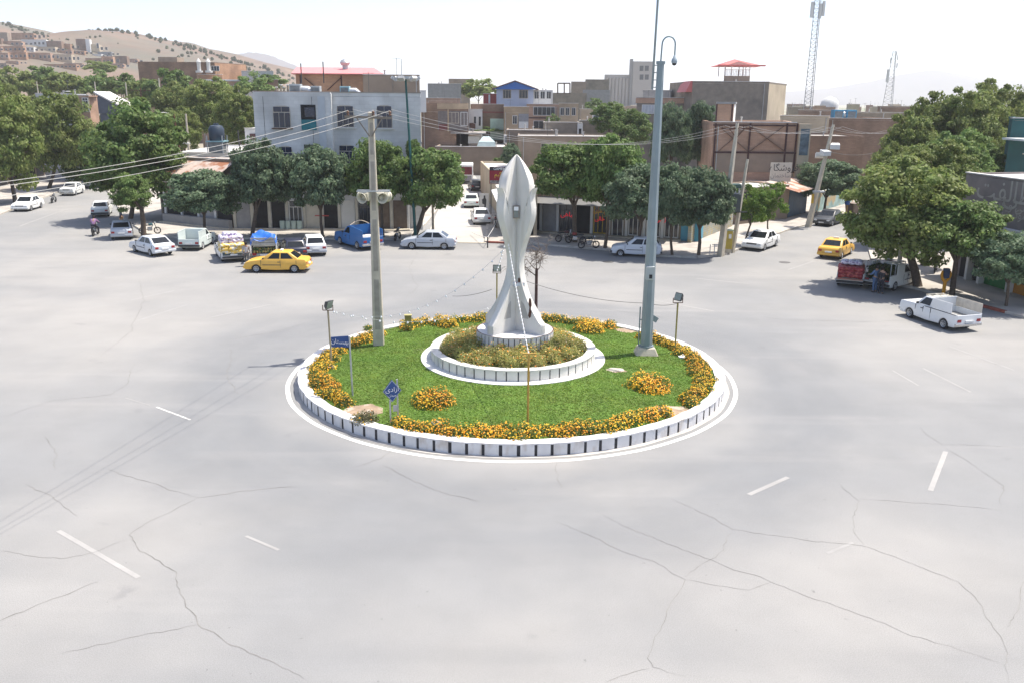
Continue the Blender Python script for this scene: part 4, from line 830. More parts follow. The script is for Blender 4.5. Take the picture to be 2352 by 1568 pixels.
moto(1298, 556, 20, 'dark motorcycle parked on the pavement beside the tree trunk at the right shops', (.08,.03,.03)); moto(1322, 560, 160, 'motorcycle with red tank parked beside the dark one at the right shops', (.25,.03,.02)); moto(1352, 571, 12, 'black motorcycle nearest the road at the right shops', (.03,.04,.04)); moto(913, 552, 80, 'black motorcycle behind the concrete pole at the left shops', (.03,.03,.03)); moto(1138, 522, 95, 'red motorcycle behind the white sedan at the alley mouth', (.22,.03,.03)); moto(345, 538, 20, 'bluish motorcycle beneath the leaning tree', (.08,.16,.18)); moto(2148, 625, 60, 'dark motorcycle on the pavement by the graffiti building', (.03,.03,.035)); moto(124, 466, 100, 'grey motorcycle between the two parked white cars on the left', (.1,.1,.11), None)
# ================================================================== people
SKIN = mat('skin', (.36,.22,.15), .6, .05); HAIR = mat('hair', (.02,.016,.014), .8)
def person(p, hd, joints, radii, edges, clothes, label, hair=True, seat_parts=None):
    """one skinned body; clothes are shells over parts of the same skeleton"""
    t = empty('person', p, hd, label, 'person')
    def skin(names, add, m, nm, sub=2):
        nm_ = [n for n in joints if n in names]; ix = {n: i for i, n in enumerate(nm_)}
        me = bpy.data.meshes.new(nm); me.from_pydata([joints[n] for n in nm_], [(ix[a], ix[b]) for a, b in edges if a in ix and b in ix], [])
        me.materials.append(m); o = bpy.data.objects.new(nm, me); C.objects.link(o)
        md = o.modifiers.new('skin', 'SKIN'); o.modifiers.new('sub', 'SUBSURF').levels = sub; o.modifiers['sub'].render_levels = sub
        for n in nm_:
            r = radii[n]; r = r if isinstance(r, tuple) else (r, r); d = me.skin_vertices[0].data[ix[n]]; d.radius = (r[0]+add, r[1]+add); d.use_root = (n == nm_[0])
        bpy.context.view_layer.update(); dm = bpy.data.meshes.new_from_object(o.evaluated_get(bpy.context.evaluated_depsgraph_get())); bpy.data.objects.remove(o)
        dm.polygons.foreach_set('use_smooth', [True]*len(dm.polygons)); q = bpy.data.objects.new(nm, dm); C.objects.link(q); q.parent = t; return q
    skin(list(joints), 0, SKIN, 'body')
    for nm, names, m, add in clothes: skin(names, add, m, nm)
    if hair:
        h = joints['head']; b = MB(); b.lathe([(.02,-.10),(.095,-.06),(.112,.02),(.10,.09),(.06,.135),(0,.15)], (h[0]-.02, h[1], h[2]+.02), 12); b.build('hair', HAIR, t, 60)
    # face: nose and ears
    return t
def figure(pose):
    J = dict(pelvis=(0,0,.95), belly=(0,0,1.10), chest=(.0,0,1.32), neck=(0,0,1.50), head=(.02,0,1.63), crown=(.01,0,1.72),
        sl=(0,.19,1.42), el=(.03,.25,1.15), wl=(.10,.25,.90), hl=(.13,.25,.82), sr=(0,-.19,1.42), er=(.03,-.25,1.15), wr=(.10,-.25,.90), hr=(.13,-.25,.82),
        pl=(0,.10,.90), kl=(.03,.12,.50), al=(0,.13,.10), fl=(.14,.14,.04), pr=(0,-.10,.90), kr=(.03,-.12,.50), ar=(0,-.13,.10), fr=(.14,-.14,.04))
    for s, q in (('l', 1), ('r', -1)):   # five fingers
        pass
    J.update(pose)
    for s in 'lr':
        h = Vector(J['h'+s]); w_ = Vector(J['w'+s]); d = (h-w_).normalized(); sd2 = d.cross(Vector((1,0,.2))).normalized()
        for i, (off, ln) in enumerate(((-.035,.075),(-.012,.09),(.012,.085),(.034,.07))): J[f'{s}f{i}'] = tuple(h+sd2*off+d*ln)
        J[s+'th'] = tuple(h+sd2*-.06+d*.0+Vector((.03,0,.0)))
    Rd = dict(pelvis=(.15,.12), belly=(.14,.11), chest=(.165,.12), neck=.055, head=(.085,.10), crown=.06, sl=.075, el=.05, wl=.034, hl=(.04,.022), sr=.075, er=.05, wr=.034, hr=(.04,.022),
        pl=.10, kl=.066, al=.045, fl=.04, pr=.10, kr=.066, ar=.045, fr=.04)
    for s in 'lr':
        for i in range(4): Rd[f'{s}f{i}'] = .009
        Rd[s+'th'] = .011
    E_ = [('pelvis','belly'),('belly','chest'),('chest','neck'),('neck','head'),('head','crown'),('chest','sl'),('sl','el'),('el','wl'),('wl','hl'),('chest','sr'),('sr','er'),('er','wr'),('wr','hr'),
        ('pelvis','pl'),('pl','kl'),('kl','al'),('al','fl'),('pelvis','pr'),('pr','kr'),('kr','ar'),('ar','fr')]+[('h'+s, f'{s}f{i}') for s in 'lr' for i in range(4)]+[('h'+s, s+'th') for s in 'lr']
    return J, Rd, E_
SHIRT = ['pelvis','belly','chest','sl','el','sr','er']; LSHIRT = SHIRT+['wl','wr']; TROUS = ['pelvis','pl','kl','al','pr','kr','ar']; SHOES = ['al','fl']
def stand(p, hd, label, shirt, trous, pose=None, long=True):
    J, Rd, E_ = figure(pose or {})
    return person(p, hd, J, Rd, E_, [('shirt', LSHIRT if long else SHIRT, shirt, .016), ('trousers', TROUS, trous, .014), ('shoe', ['al','fl'], BLACK, .012), ('shoe', ['ar','fr'], BLACK, .012)], label)
cloth = lambda n, c: mat('cloth_'+n, c, .9, .15, 6)
# rider on a motorcycle seen from behind
mt = moto(220, 541, 98, 'motorcycle ridden away by a person in a purple shirt', (.07,.06,.07), None); mp = mt.location
stand(mp+Vector((0,0,0)), R(98), 'person in a purple shirt and dark trousers riding a motorcycle on the left', cloth('purple', (.30,.17,.30)), cloth('dark', (.035,.035,.045)),
    dict(pelvis=(-.30,0,.93), belly=(-.24,0,1.06), chest=(-.12,0,1.28), neck=(-.02,0,1.45), head=(.04,0,1.57), crown=(.03,0,1.66), sl=(-.08,.19,1.38), el=(.08,.33,1.18), wl=(.28,.34,1.11), hl=(.34,.33,1.10), sr=(-.08,-.19,1.38), er=(.08,-.33,1.18), wr=(.28,-.34,1.11), hr=(.34,-.33,1.10),
    pl=(-.26,.12,.90), kl=(.10,.28,.66), al=(-.06,.30,.28), fl=(.10,.31,.24), pr=(-.26,-.12,.90), kr=(.10,-.28,.66), ar=(-.06,-.30,.28), fr=(.10,-.31,.24)))
stand(G(2008, 672), R(120), 'person in a blue shirt and jeans beside the pickup with red crates', cloth('denim', (.10,.17,.30)), cloth('jeans', (.09,.15,.26)), dict(el=(.14,.26,1.2), wl=(.34,.2,1.15), hl=(.42,.18,1.14)))
stand(G(2021, 676), R(40), 'person in dark clothes at the tail of the caged pickup', cloth('black', (.03,.03,.035)), cloth('dark', (.035,.035,.045)), dict(er=(.18,-.24,1.18), wr=(.36,-.18,1.24), hr=(.44,-.16,1.25)))
stand(G(281, 523, .14), R(200), 'person in a dark top and tan trousers standing by the leaning tree trunks', cloth('navy', (.025,.03,.05)), cloth('tan', (.24,.16,.09)))
stand(G(568, 612), R(95), 'person in a pale grey patterned shirt walking behind the vendor pickup', cloth('pale', (.42,.41,.41)), cloth('grey', (.12,.12,.12)), dict(kl=(.16,.12,.52), al=(.24,.13,.1), fl=(.38,.13,.05), kr=(-.04,-.12,.5), ar=(-.24,-.13,.13), fr=(-.11,-.13,.05)))
stand(G(1113, 482, .14), R(250), 'person in dark clothes standing on the pavement beside the alley', cloth('black', (.03,.03,.035)), cloth('dark', (.035,.035,.045)))
HAZE_D = 2.0e-4
# ================================================================== hills, distance, haze
SKY1 = [(-1500,-75),(-700,-30),(-300,10),(0,48),(40,60),(100,78),(160,90),(186,86),(230,74),(265,70),(290,69),(340,81),(420,101),(480,118),(540,135),(600,151),(660,170),(700,188),(780,205),(900,226),(1000,250)]
YR = 900.0
prof = [(A(px, py, YR).x, A(px, py, YR).z) for px, py in SKY1]
def crest(x):
    if x <= prof[0][0]: return prof[0][1]
    if x >= prof[-1][0]: return -3
    return interp(prof, x)
def hz(x, y):
    t = (y-240)/(YR-240); t = max(0, min(1, t)); s = t*t*(3-2*t)*.6+t*.4
    if y > YR: s = max(0, 1-((y-YR)/900)**2)
    n = (math.sin(x*.021+y*.013)*math.cos(y*.017-x*.009)*5+math.sin(x*.055)*math.cos(y*.043)*2)*s*(1 if abs(y-YR) > 120 else abs(y-YR)/120)
    return crest(x)*s+n*max(0, min(1, crest(x)/30))-.5*(1-min(1, t*8))-1.0
HILL = mat('hill_earth', (.175,.125,.092), .95, .22, .03, col2=(.125,.12,.095), c2lo=.42, c2hi=.62, c2s=.009, bump=.6, bscale=.08)
hm = MB(); xs = [-1500+22*i for i in range(66)]; ys = [236+18*j for j in range(90)]
hm.add([(x, y, hz(x, y)) for y in ys for x in xs], [(j*66+i, j*66+i+1, (j+1)*66+i+1, (j+1)*66+i) for j in range(89) for i in range(65)])
tag(hm.build('hills', HILL, smooth=180), kind='structure')
def hit(px, py, y0=240, y1=930):
    d = Vector(ray(px, py)); y = y0
    while y < y1:
        p = Vector((0,0,CH))+d*(y/d.y)
        if p.z <= hz(p.x, p.y): return p
        y += 2
    return Vector((0,0,CH))+d*(y1/d.y)
# far ranges
def range_(name, sky_, Y, m, depth, seed):
    rr = random.Random(seed); mb = MB(); n = 90; x0, x1 = sky_[0][0], sky_[-1][0]; cols = []
    for i in range(n+1):
        px = x0+(x1-x0)*i/n; pt = A(px, interp(sky_, px), Y); top = pt.z*(1+rr.uniform(-.012, .012))
        cols.append([(pt.x, Y-depth*.9, -5), (pt.x+0, Y-depth*.45, top*.46), (pt.x, Y, top), (pt.x, Y+depth, -5)])
    mb.add([p for c in cols for p in c], [(4*i+k, 4*(i+1)+k, 4*(i+1)+k+1, 4*i+k+1) for i in range(n) for k in range(3)])
    tag(mb.build(name, m, smooth=60), kind='structure')
MTN = mat('mountain_rock', (.13,.125,.13), .95, .1, .001)
range_('mountain', [(380,232),(480,160),(545,124),(580,121),(620,128),(680,152),(760,195),(840,228),(900,236)], 3000, MTN, 700, 2)
range_('mountain', [(1500,236),(1640,222),(1800,212),(1900,204),(2000,188),(2080,170),(2140,161),(2180,166),(2260,182),(2352,185),(2440,175),(2600,205),(2800,236)], 4700, MTN, 1200, 4)
# scattered bushes on the hills, each its own object
SHRUBM = leafmat('hill_shrub', [(.05,.07,.03), (.09,.11,.05), (.07,.09,.045)], 0, .8)
srng = random.Random(21); protos = []
for k in range(3):
    n = 160; d = unit(nrg.normal(0, 1, (n, 3))); P = d*nrg.uniform(.5, 1, (n, 1))*[1.1, 1.1, 1.0]+[0,0,1.1]; U, V = rand_axes(n, d, .6, .33, .22)
    Pt = np.array([[0,0,.2],[0,0,.8]]); o = quads_obj('hill_tree', P, U, V, SHRUBM); protos.append(o)
cnt = 0
def shrub(p, s):
    global cnt
    o = protos[cnt] if cnt < 3 else protos[cnt % 3].copy()
    if cnt >= 3: C.objects.link(o)
    cnt += 1; o.location = p; o.scale = (s, s, s*1.15); o.rotation_euler.z = srng.uniform(0, 6)
    tag(o, 'small dark bushy tree dotted on the dry hillside', 'tree', 'small trees dotted over the dry hills')
for i in range(165):     # along the crests
    px = srng.uniform(0, 690); py = interp(SKY1, px); q = A(px, py, YR-srng.uniform(0, 30)); shrub(Vector((q.x, q.y, hz(q.x, q.y)-.5)), srng.uniform(.7, 1.7))
for i in range(110):     # slopes
    px = srng.uniform(320, 700); py = interp(SKY1, px)+abs(srng.gauss(0, 1))*34+4
    if py > 205: continue
    if px < 430 and srng.random() < .6: continue
    shrub(hit(px, py)-Vector((0,0,.5)), srng.uniform(.6, 1.5))
for i in range(30):
    px = srng.uniform(0, 320); py = interp(SKY1, px)+abs(srng.gauss(0, 1))*14+3; shrub(hit(px, py)-Vector((0,0,.5)), srng.uniform(.5, 1.1))
# ================================================================== trees
LEAF_A = leafmat('leaf_bluegreen', [(0.086,0.140,0.076), (0.119,0.178,0.097), (0.162,0.221,0.130), (0.097,0.151,0.078)], .4)
LEAF_B = leafmat('leaf_green', [(0.092,0.162,0.041), (0.130,0.205,0.056), (0.178,0.243,0.081), (0.103,0.173,0.045)], .42)
LEAF_C = leafmat('leaf_yellowgreen', [(0.119,0.173,0.040), (0.167,0.216,0.058), (0.227,0.265,0.092), (0.135,0.184,0.045)], .44)
LEAF_D = leafmat('leaf_bright', [(0.086,0.167,0.022), (0.119,0.205,0.032), (0.162,0.243,0.043)], .42)
BARK = mat('bark', (.11,.085,.065), .95, .25, 6, bump=.5)
def crown_mesh(seed, nc, nl, leaf, flat=.75, low=-.55, cr=(.20,.34), lm=LEAF_A, spread=.55):
    global nrg
    keep_, nrg = nrg, np.random.default_rng(seed); rr = random.Random(seed)
    lob = [(rr.uniform(0, 6.28), rr.uniform(.14, .34), rr.randint(2, 5)) for _ in range(3)]
    Ps, Us, Vs = [], [], []
    for k in range(nc):
        while True:
            d = unit(nrg.normal(0, 1, (1, 3)))[0]
            if d[2] > low: break
        a = math.atan2(d[1], d[0]); q = 1+sum(s*math.sin(n*a+p) for p, s, n in lob)
        r = (.42+.58*rr.random()**.55)*(.82+.18*q) if k > 5 else rr.uniform(.0, .35)
        s = rr.uniform(*cr)
        if k > 5 and d[2] > -.1 and rr.random() < .24: r = rr.uniform(.95, 1.10); s *= .6
        c = d*np.array([1, 1, flat])*r
        e = unit(nrg.normal(0, 1, (nl, 3))); e[:, 2] = e[:, 2]*.8+.15
        P = c+e*(nrg.uniform(.25, 1, (nl, 1))**.6)*[s*1.15, s*1.15, s*.72]
        U, V = rand_axes(nl, e*.7+d*.3+[0,0,.35], spread, leaf, leaf*.55)
        Ps.append(P); Us.append(U); Vs.append(V)
    o = quads_obj('crown', np.concatenate(Ps), np.concatenate(Us), np.concatenate(Vs), lm); me = o.data; bpy.data.objects.remove(o); nrg = keep_
    return me
CR = {'rob': [crown_mesh(s, 105, 190, .048, .80, -.62, (.20,.33), LEAF_A) for s in (1,2,3)], 'robg': [crown_mesh(s, 105, 190, .048, .80, -.62, (.20,.33), LEAF_B) for s in (4,5)],
      'broad': [crown_mesh(s, 150, 170, .042, .95, -.85, (.17,.30), LEAF_C) for s in (6,7,8)], 'bright': [crown_mesh(s, 50, 130, .055, .9, -.7, (.22,.36), LEAF_D) for s in (9,)],
      'dense': [crown_mesh(s, 120, 160, .048, .92, -.85, (.2,.32), LEAF_B) for s in (10,11)], 'far': [crown_mesh(s, 42, 70, .10, .85, -.5, (.24,.4), LEAF_B) for s in (12,13,14)], 'farc': [crown_mesh(s, 42, 70, .10, .85, -.5, (.24,.4), LEAF_C) for s in (15,16)]}
trg = random.Random(77); tcount = {}
def tree(label, kind, base, cl, cr_, top, bot, Y=None, group=None, lean=0, limbs=5, tr=.13, name=None):
    if Y is None: b0 = G(*base, .0); Y = b0.y
    else: b0 = None
    cx = (cl+cr_)/2; zt = A(cx, top, Y).z; zb = A(cx, bot, Y).z; x0 = A(cl, (top+bot)/2, Y).x; x1 = A(cr_, (top+bot)/2, Y).x
    rx = (x1-x0)/2; cz = (zt+zb)/2; rz = (zt-zb)/2; cxw = (x0+x1)/2
    if b0 is None: b0 = Vector((cxw, Y, hz(cxw, Y) if Y > 260 and cxw < 100 else 0))
    t = empty(name or 'street_tree', b0, 0, label, 'tree', group)
    ms = CR[kind]; i = tcount.get(kind, 0); tcount[kind] = i+1
    o = bpy.data.objects.new('crown', ms[i % len(ms)]); C.objects.link(o); o.parent = t
    off = Vector((cxw-b0.x, 0, cz-b0.z)); fl = .80 if 'rob' in kind else .93
    o.location = off; o.scale = (rx/1.04, rx/1.04*trg.uniform(.9, 1.05), rz/fl/1.04); o.rotation_euler.z = trg.uniform(0, 6.28)
    tb = MB(); fork = Vector((off.x*.55+lean, 0, max(.8, (zb-b0.z)+.25*rz))); top_ = off+Vector((0,0,rz*.35))
    mid = fork*.5+Vector((trg.uniform(-.1,.1), trg.uniform(-.1,.1), 0))
    tb.tube([(0,0,-.15), Vector((0,0,.05)), mid, fork], [tr*1.5, tr*1.15, tr, tr*.85], 8)
    for k in range(limbs):
        a = 6.28*k/limbs+trg.uniform(-.4,.4); e = off+Vector((rx*.6*math.cos(a), rx*.6*math.sin(a), rz*trg.uniform(-.2,.45))); m = fork.lerp(e, .45)+Vector((0,0,.15*rz))
        tb.tube([fork-Vector((0,0,.15)), m, e], [tr*.6, tr*.38, tr*.12], 5)
    tb.tube([fork, top_], [tr*.7, tr*.15], 5)
    tb.build('trunk', BARK, t, 60)
    return t
RA, RB = 'street trees in front of the left shops', 'street trees in front of the right shops'
tree('round blue green street tree beside the rusty awning, behind the green pickup', 'rob', (472,549), 388, 545, 392, 506, group=RA)
tree('tall blue green street tree behind the vendor pickup, overlapping the grey building', 'rob', (578,549), 525, 668, 328, 500, group=RA, tr=.17)
tree('round blue green street tree in front of the middle of the grey building', 'rob', (742,549), 655, 808, 337, 502, group=RA)
tree('bright green street tree just behind the tall concrete pole', 'robg', (880,549), 800, 945, 324, 492, group=RA)
tree('wide green street tree at the corner of the alley', 'robg', (949,551), 915, 1070, 345, 505, group=RA, tr=.2)
tree('wide green street tree just right of the monument', 'robg', (1321,560), 1222, 1412, 330, 492, group=RB, tr=.18)
tree('tallest green street tree in front of the right shops', 'robg', (1389,574), 1330, 1478, 316, 500, group=RB)
tree('blue green street tree just left of the grey mast', 'rob', (1466,585), 1395, 1562, 378, 528, group=RB)
tree('blue green street tree just right of the grey mast', 'rob', (1544,590), 1480, 1602, 384, 545, group=RB, tr=.1)
tree('blue green street tree with forked trunk at the right corner', 'rob', (1604,590), 1538, 1682, 386, 545, group=RB)
tree('bright green young tree beside the yellow cabinet', 'bright', (1708,566), 1684, 1760, 424, 528, tr=.08, lean=.3)
tree('bright green young tree with curved trunk behind the white corner car', 'bright', (1766,540), 1732, 1810, 418, 520, tr=.07, lean=-.2)
tree('dark blue green tree leaning over the dark sedan', 'rob', (1892,496), 1838, 1968, 368, 465, tr=.14)
BG = 'big trees over the right pavement'
tree('big spreading green tree over the caged pickup', 'broad', (2108,662), 1948, 2205, 372, 612, group=BG, tr=.28)
tree('dark green tree with purple blossom glimpses in front of the graffiti wall', 'robg', (2186,682), 2105, 2300, 462, 615, group=BG, tr=.17)
tree('small green tree at the right edge of the photo, over the pavement', 'rob', (2310,708), 2242, 2400, 540, 662, group=BG, tr=.09)
BR = 'tall trees behind the right pavement'
for i, (a, b, c, d, Y, k) in enumerate([(1985,2110,330,520,74,'broad'), (2015,2150,265,450,88,'broad'), (2075,2215,222,420,98,'broad'), (2150,2300,205,400,96,'broad'), (2210,2345,192,380,104,'broad'), (2120,2270,300,470,74,'dense'), (2315,2420,205,330,112,'broad'), (1990,2060,390,540,80,'dense'), (1995,2130,350,520,66,'broad'), (2070,2230,330,480,64,'broad'), (2190,2300,330,440,86,'dense')]):
    tree(['yellow green tree over the bend of the right street', 'tall yellow green tree hiding the brown walls', 'tall loose yellow green tree with a ragged top', 'tall yellow green tree left of the teal wall', 'tallest yellow green tree on the right skyline', 'dense darker tree beside the white graffiti roof', 'yellow green tree at the right edge of the skyline', 'low dark tree at the right kerb of the right street', 'leafy tree above the caged pickup', 'leafy tree left of the graffiti wall', 'dense tree behind the white graffiti roof'][i], k, None, a, b, c, d, Y, BR, tr=.25)
LG = 'big trees along the left street'
for i, (bs, a, b, c, d, Y, k) in enumerate([((36,468), -70, 92, 205, 445, None, 'broad'), ((112,436), 66, 208, 212, 405, None, 'broad'), ((300,506), 208, 420, 238, 470, None, 'dense'), ((330,545), 262, 345, 400, 490, None, 'dense'), (None, 140, 260, 290, 430, 118, 'dense'), (None, -40, 60, 190, 330, 130, 'broad')]):
    tree(['large yellow green tree at the left edge above the parked sedan', 'large yellow green tree over the parked cars on the left street', 'wide soft green tree leaning over the left street', 'small green leaning tree over the silver sedan', 'green tree beyond the left street cars', 'tall green tree at the far left behind the street'][i], k, bs, a, b, c, d, Y, LG, tr=.22, lean=.4 if i == 3 else 0)
BT = 'trees among the houses on the left'
lst = [(-20,75,150,245,235), (50,140,150,240,240), (100,190,165,245,225), (170,260,160,240,230), (196,262,138,178,330), (235,330,170,250,215), (300,380,180,260,190), (335,440,155,270,185), (350,470,195,330,150), (415,545,180,320,140), (495,600,205,345,128), (545,625,165,230,190), (380,460,250,350,125), (225,330,235,330,150), (20,100,215,300,170), (590,660,172,215,240), (130,215,225,300,165)]
for i, (a, b, c, d, Y) in enumerate(lst):
    tree('green tree below the hillside houses, '+['at its left end','second along the skyline of the belt','beside the pole','below the pale roof','round one before the brick houses','dark one','near the sloping white roof','below the brick hall','before the twin turrets','large yellow green one before the hall','close to the grey building','behind the grey building corner','low one by the water tank','in front of the sloping roof','behind the street tree','far one by the white box house','by the grey panelled house'][i], 'broad' if Y < 160 else ('far' if i % 2 else 'farc'), None, a, b, c, d, Y, BT, tr=.2, name='tree')
BC = 'trees among the houses in the middle'
for i, (a, b, c, d, Y, k) in enumerate([(1058,1140,178,240,250,'farc'), (1360,1440,236,310,135,'dense'), (1400,1495,255,345,122,'dense'), (1498,1585,240,410,104,'rob'), (1570,1645,234,400,108,'rob'), (1150,1196,332,388,112,'rob'), (1128,1160,362,392,125,'far'), (1252,1285,262,300,175,'far'), (1120,1150,272,296,170,'far'), (1345,1385,225,262,230,'far'), (1082,1160,292,306,160,'far'), (930,968,322,370,79.5,'robg')]):
    tree(['round yellow green tree on the skyline beside the blue gabled house', 'dark green tree behind the flat roofed brick house', 'grey green tree left of the mast behind the roofs', 'tall dark tree with bare limbs behind the right shops', 'dark tree beside the brick stair tower', 'small dark tree by the alley sign', 'low bush at the top of the alley', 'small tree in front of the brick terrace', 'small tree beside the green tin sheet', 'dark tree before the unfinished block', 'low hedge behind the flat canopy roof', 'slim green tree beside the green lamp post'][i], k, None, a, b, c, d, Y, BC, name='tree', limbs=4)
# ================================================================== buildings
BR1 = brickmat('brick_orange', (.45,.265,.16), (.38,.22,.135), (.29,.21,.16)); BR2 = brickmat('brick_brown', (.27,.18,.125), (.23,.15,.105), (.19,.135,.105)); BR3 = brickmat('brick_beige', (.45,.34,.22), (.40,.30,.20), (.32,.26,.19)); BR4 = brickmat('brick_pink', (.44,.29,.205), (.39,.25,.175), (.32,.22,.165))
MARB = brickmat('grey_marble', (.58,.58,.57), (.64,.64,.63), (.50,.50,.49), bw=.9, rh=.33, ms=.008)
PLAS = mat('mud_plaster', (.27,.215,.165), .9, .12, .8, col2=(.20,.165,.135), c2lo=.5, c2hi=.7, c2s=.25); PLASB = mat('beige_plaster', (.44,.37,.27), .9, .08, .6, col2=(.36,.30,.22), c2s=.2); CEM = mat('cement_render', (.22,.19,.155), .9, .14, 1.2, col2=(.15,.13,.11), c2lo=.5, c2hi=.7, c2s=.35); WPLAS = mat('white_plaster', (.60,.60,.58), .85, .06, 1); LBLUE = mat('pale_blue_plaster', (.37,.41,.50), .8, .06, 1); GREYB = mat('grey_block', (.25,.25,.25), .9, .1, 1.5)
REDR = mat('red_roof', (.48,.13,.12), .6, .08, 2); PINKR = mat('pink_roof', (.60,.24,.23), .5, .08, 1.5); RUSTR = mat('rusty_tin', (.46,.38,.33), .7, .15, 2.5, col2=(.30,.13,.07), c2lo=.48, c2hi=.6, c2s=.8); TEAL = mat('teal_panel', (.02,.16,.19), .5, .1); STEELR = mat('steel_frame_brown', (.06,.03,.028), .7, .2, 5)
crg = random.Random(41); DUCT0 = mat('pipe_tin', (.40,.39,.37), .6, .15); BUMP0 = mat('antenna_dark', (.10,.10,.10), .6)
class House:
    def __init__(s, name, label, FL, FR, z, depth, wall, roof=None, par=.35, skl=0, skr=0, cat='house', group=None, z0=-.3, right=None, cap=True, over=0):
        FL = Vector((FL[0], FL[1], 0)); FR = Vector((FR[0], FR[1], 0)); s.FL = FL; s.d = (FR-FL).normalized(); s.W = (FR-FL).length; s.n = Vector((-s.d.y, s.d.x, 0)); s.z = z; s.depth = depth
        if s.n.y < 0: s.n = -s.n
        if not skl and FL.x > 0 and cat != 'shop': skl = FL.x*depth/FL.y
        if not skr and FR.x < 0 and cat != 'shop': skr = FR.x*depth/FR.y
        s.zb = z0; s.t = empty(name, FL, math.atan2(s.d.y, s.d.x), label, cat, group)
        W = s.W; zr = z-par; P = [(0,0),(W,0),(W+skr,depth),(skl,depth)]
        b = MB(); b.prism(P, z0, zr)
        if right is not None: b.m[1] = 1
        s.w = b.build('wall', [wall, right or wall], s.t)
        if right is not None:
            for i, pl_ in enumerate(s.w.data.polygons): pl_.material_index = 1 if pl_.normal.x > .5 else 0
        b = MB(); q = [(p[0], p[1]) for p in P]
        b.add([(p[0], p[1], zr+.012) for p in q], [(0,1,2,3)]); b.build('roof', roof or ROOFG, s.t)
        if par > .05:
            b = MB(); tk = .22
            b.hexa([(0,0,zr+.02),(W,0,zr+.02),(W,tk,zr+.02),(0,tk,zr+.02),(0,0,z),(W,0,z),(W,tk,z),(0,tk,z)]); b.hexa([(skl,depth-tk,zr+.02),(W+skr,depth-tk,zr+.02),(W+skr,depth,zr+.02),(skl,depth,zr+.02),(skl,depth-tk,z),(W+skr,depth-tk,z),(W+skr,depth,z),(skl,depth,z)])
            f = tk/depth
            for x, sk in ((0, skl), (W-tk, skr)): b.hexa([(x+sk*f,tk,zr+.02),(x+tk+sk*f,tk,zr+.02),(x+tk+sk*(1-f),depth-tk,zr+.02),(x+sk*(1-f),depth-tk,zr+.02),(x+sk*f,tk,z),(x+tk+sk*f,tk,z),(x+tk+sk*(1-f),depth-tk,z),(x+sk*(1-f),depth-tk,z)])
            b.build('parapet', wall, s.t)
            if cap: b = MB(); b.box(-.06,-.06,z+.004,W+.06,.28,z+.07); b.build('coping', ROOFW if cap is True else cap, s.t)
        if cat in ('house', 'building') and z < 16 and s.W > 3.5 and par > .05:   # roof and wall fittings
            for q in range(crg.randint(1, 3)): b = MB(); x = crg.uniform(.12, .85)*W; y = crg.uniform(.15, .6)*depth; x += skl*y/depth; hh = crg.uniform(.4, .9); b.cyl((x,y), .09, zr, zr+hh, 8); b.cyl((x,y), .15, zr+hh, zr+hh+.1, 8); b.build('vent_pipe', DUCT0, s.t)
            if crg.random() < .6: b = MB(); x = crg.uniform(.2, .8)*W; y = .3*depth; x += skl*.3; b.bar((x,y,zr),(x,y,zr+2.2), .04); [b.bar((x-.5+.08*k,y-.02,zr+2.1-.0*k),(x+.5-.08*k,y+.02,zr+2.1), .025) for k in range(1)]; b.bar((x,y-.4,zr+2.0),(x,y+.4,zr+2.0), .025); b.build('antenna', BUMP0, s.t)
            b = MB(); x = crg.choice((.06, .94))*W; b.bar((x,-.06,max(z0,0)),(x,-.06,zr), .09); b.build('downpipe', DUCT0, s.t)
        if over: b = MB(); b.hexa([(-over,-over,zr+.03),(W+over,-over,zr+.03),(W+skr+over,depth+over,zr+.03),(skl-over,depth+over,zr+.03),(-over,-over,zr+.25),(W+over,-over,zr+.25),(W+skr+over,depth+over,zr+.25),(skl-over,depth+over,zr+.25)]); b.build('roof_slab', roof or ROOFG, s.t)
    def on(s, px, py):   # pixel of the survey photo -> (u, z) on the front wall
        r = Vector(ray(px, py)); c = Vector((0, 0, CH)); k = (s.FL-c).dot(s.n)/r.dot(s.n); p = c+r*k
        return (p-s.FL).dot(s.d), p.z
    def rect(s, a, b_, c, d):   # sized at mid height so that converging verticals do not widen it
        m = (c+d)/2; return s.on(a, m)[0], s.on(b_, m)[0], s.on((a+b_)/2, d)[1], s.on((a+b_)/2, c)[1]
    def win(s, a, b_, c, d, fm=None, gm=None, cols=2, tr=0, name='window', arch_=False, uz=None):
        u0, u1, z0, z1 = uz or s.rect(a, b_, c, d); fm = fm or FRAMEW; gm = gm or GLASS; t_ = min(.08, (u1-u0)*.09)
        b = MB(); y0, y1 = -.07, .02
        b.box(u0,y0,z0,u0+t_,y1,z1); b.box(u1-t_,y0,z0,u1,y1,z1); b.box(u0+t_,y0,z0,u1-t_,y1,z0+t_); b.box(u0+t_,y0,z1-t_,u1-t_,y1,z1)
        zt = z1-(z1-z0)*tr if tr else z1
        for i in range(1, cols): x = u0+(u1-u0)*i/cols; b.box(x-t_*.35,y0+.01,z0+t_,x+t_*.35,y1,zt)
        if tr:
            b.box(u0+t_,y0+.005,zt-t_*.4,u1-t_,y1,zt+t_*.4); x = (u0+u1)/2; b.box(x-t_*.35,y0+.01,zt,x+t_*.35,y1,z1-t_)
        f = b.build(name, fm, s.t); b = MB(); b.box(u0+t_*.5,-.025,z0+t_*.5,u1-t_*.5,.0,z1-t_*.5); b.build('pane', gm, f); return f
    def box(s, a, b_, c, d, m, name='panel', y0=-.06, y1=.0): u0, u1, z0, z1 = s.rect(a, b_, c, d); b = MB(); b.box(u0,y0,z0,u1,y1,z1); return b.build(name, m, s.t)
def ft(px0, px1, Y): return (A(px0, 300, Y).x, Y), (A(px1, 300, Y).x, Y)
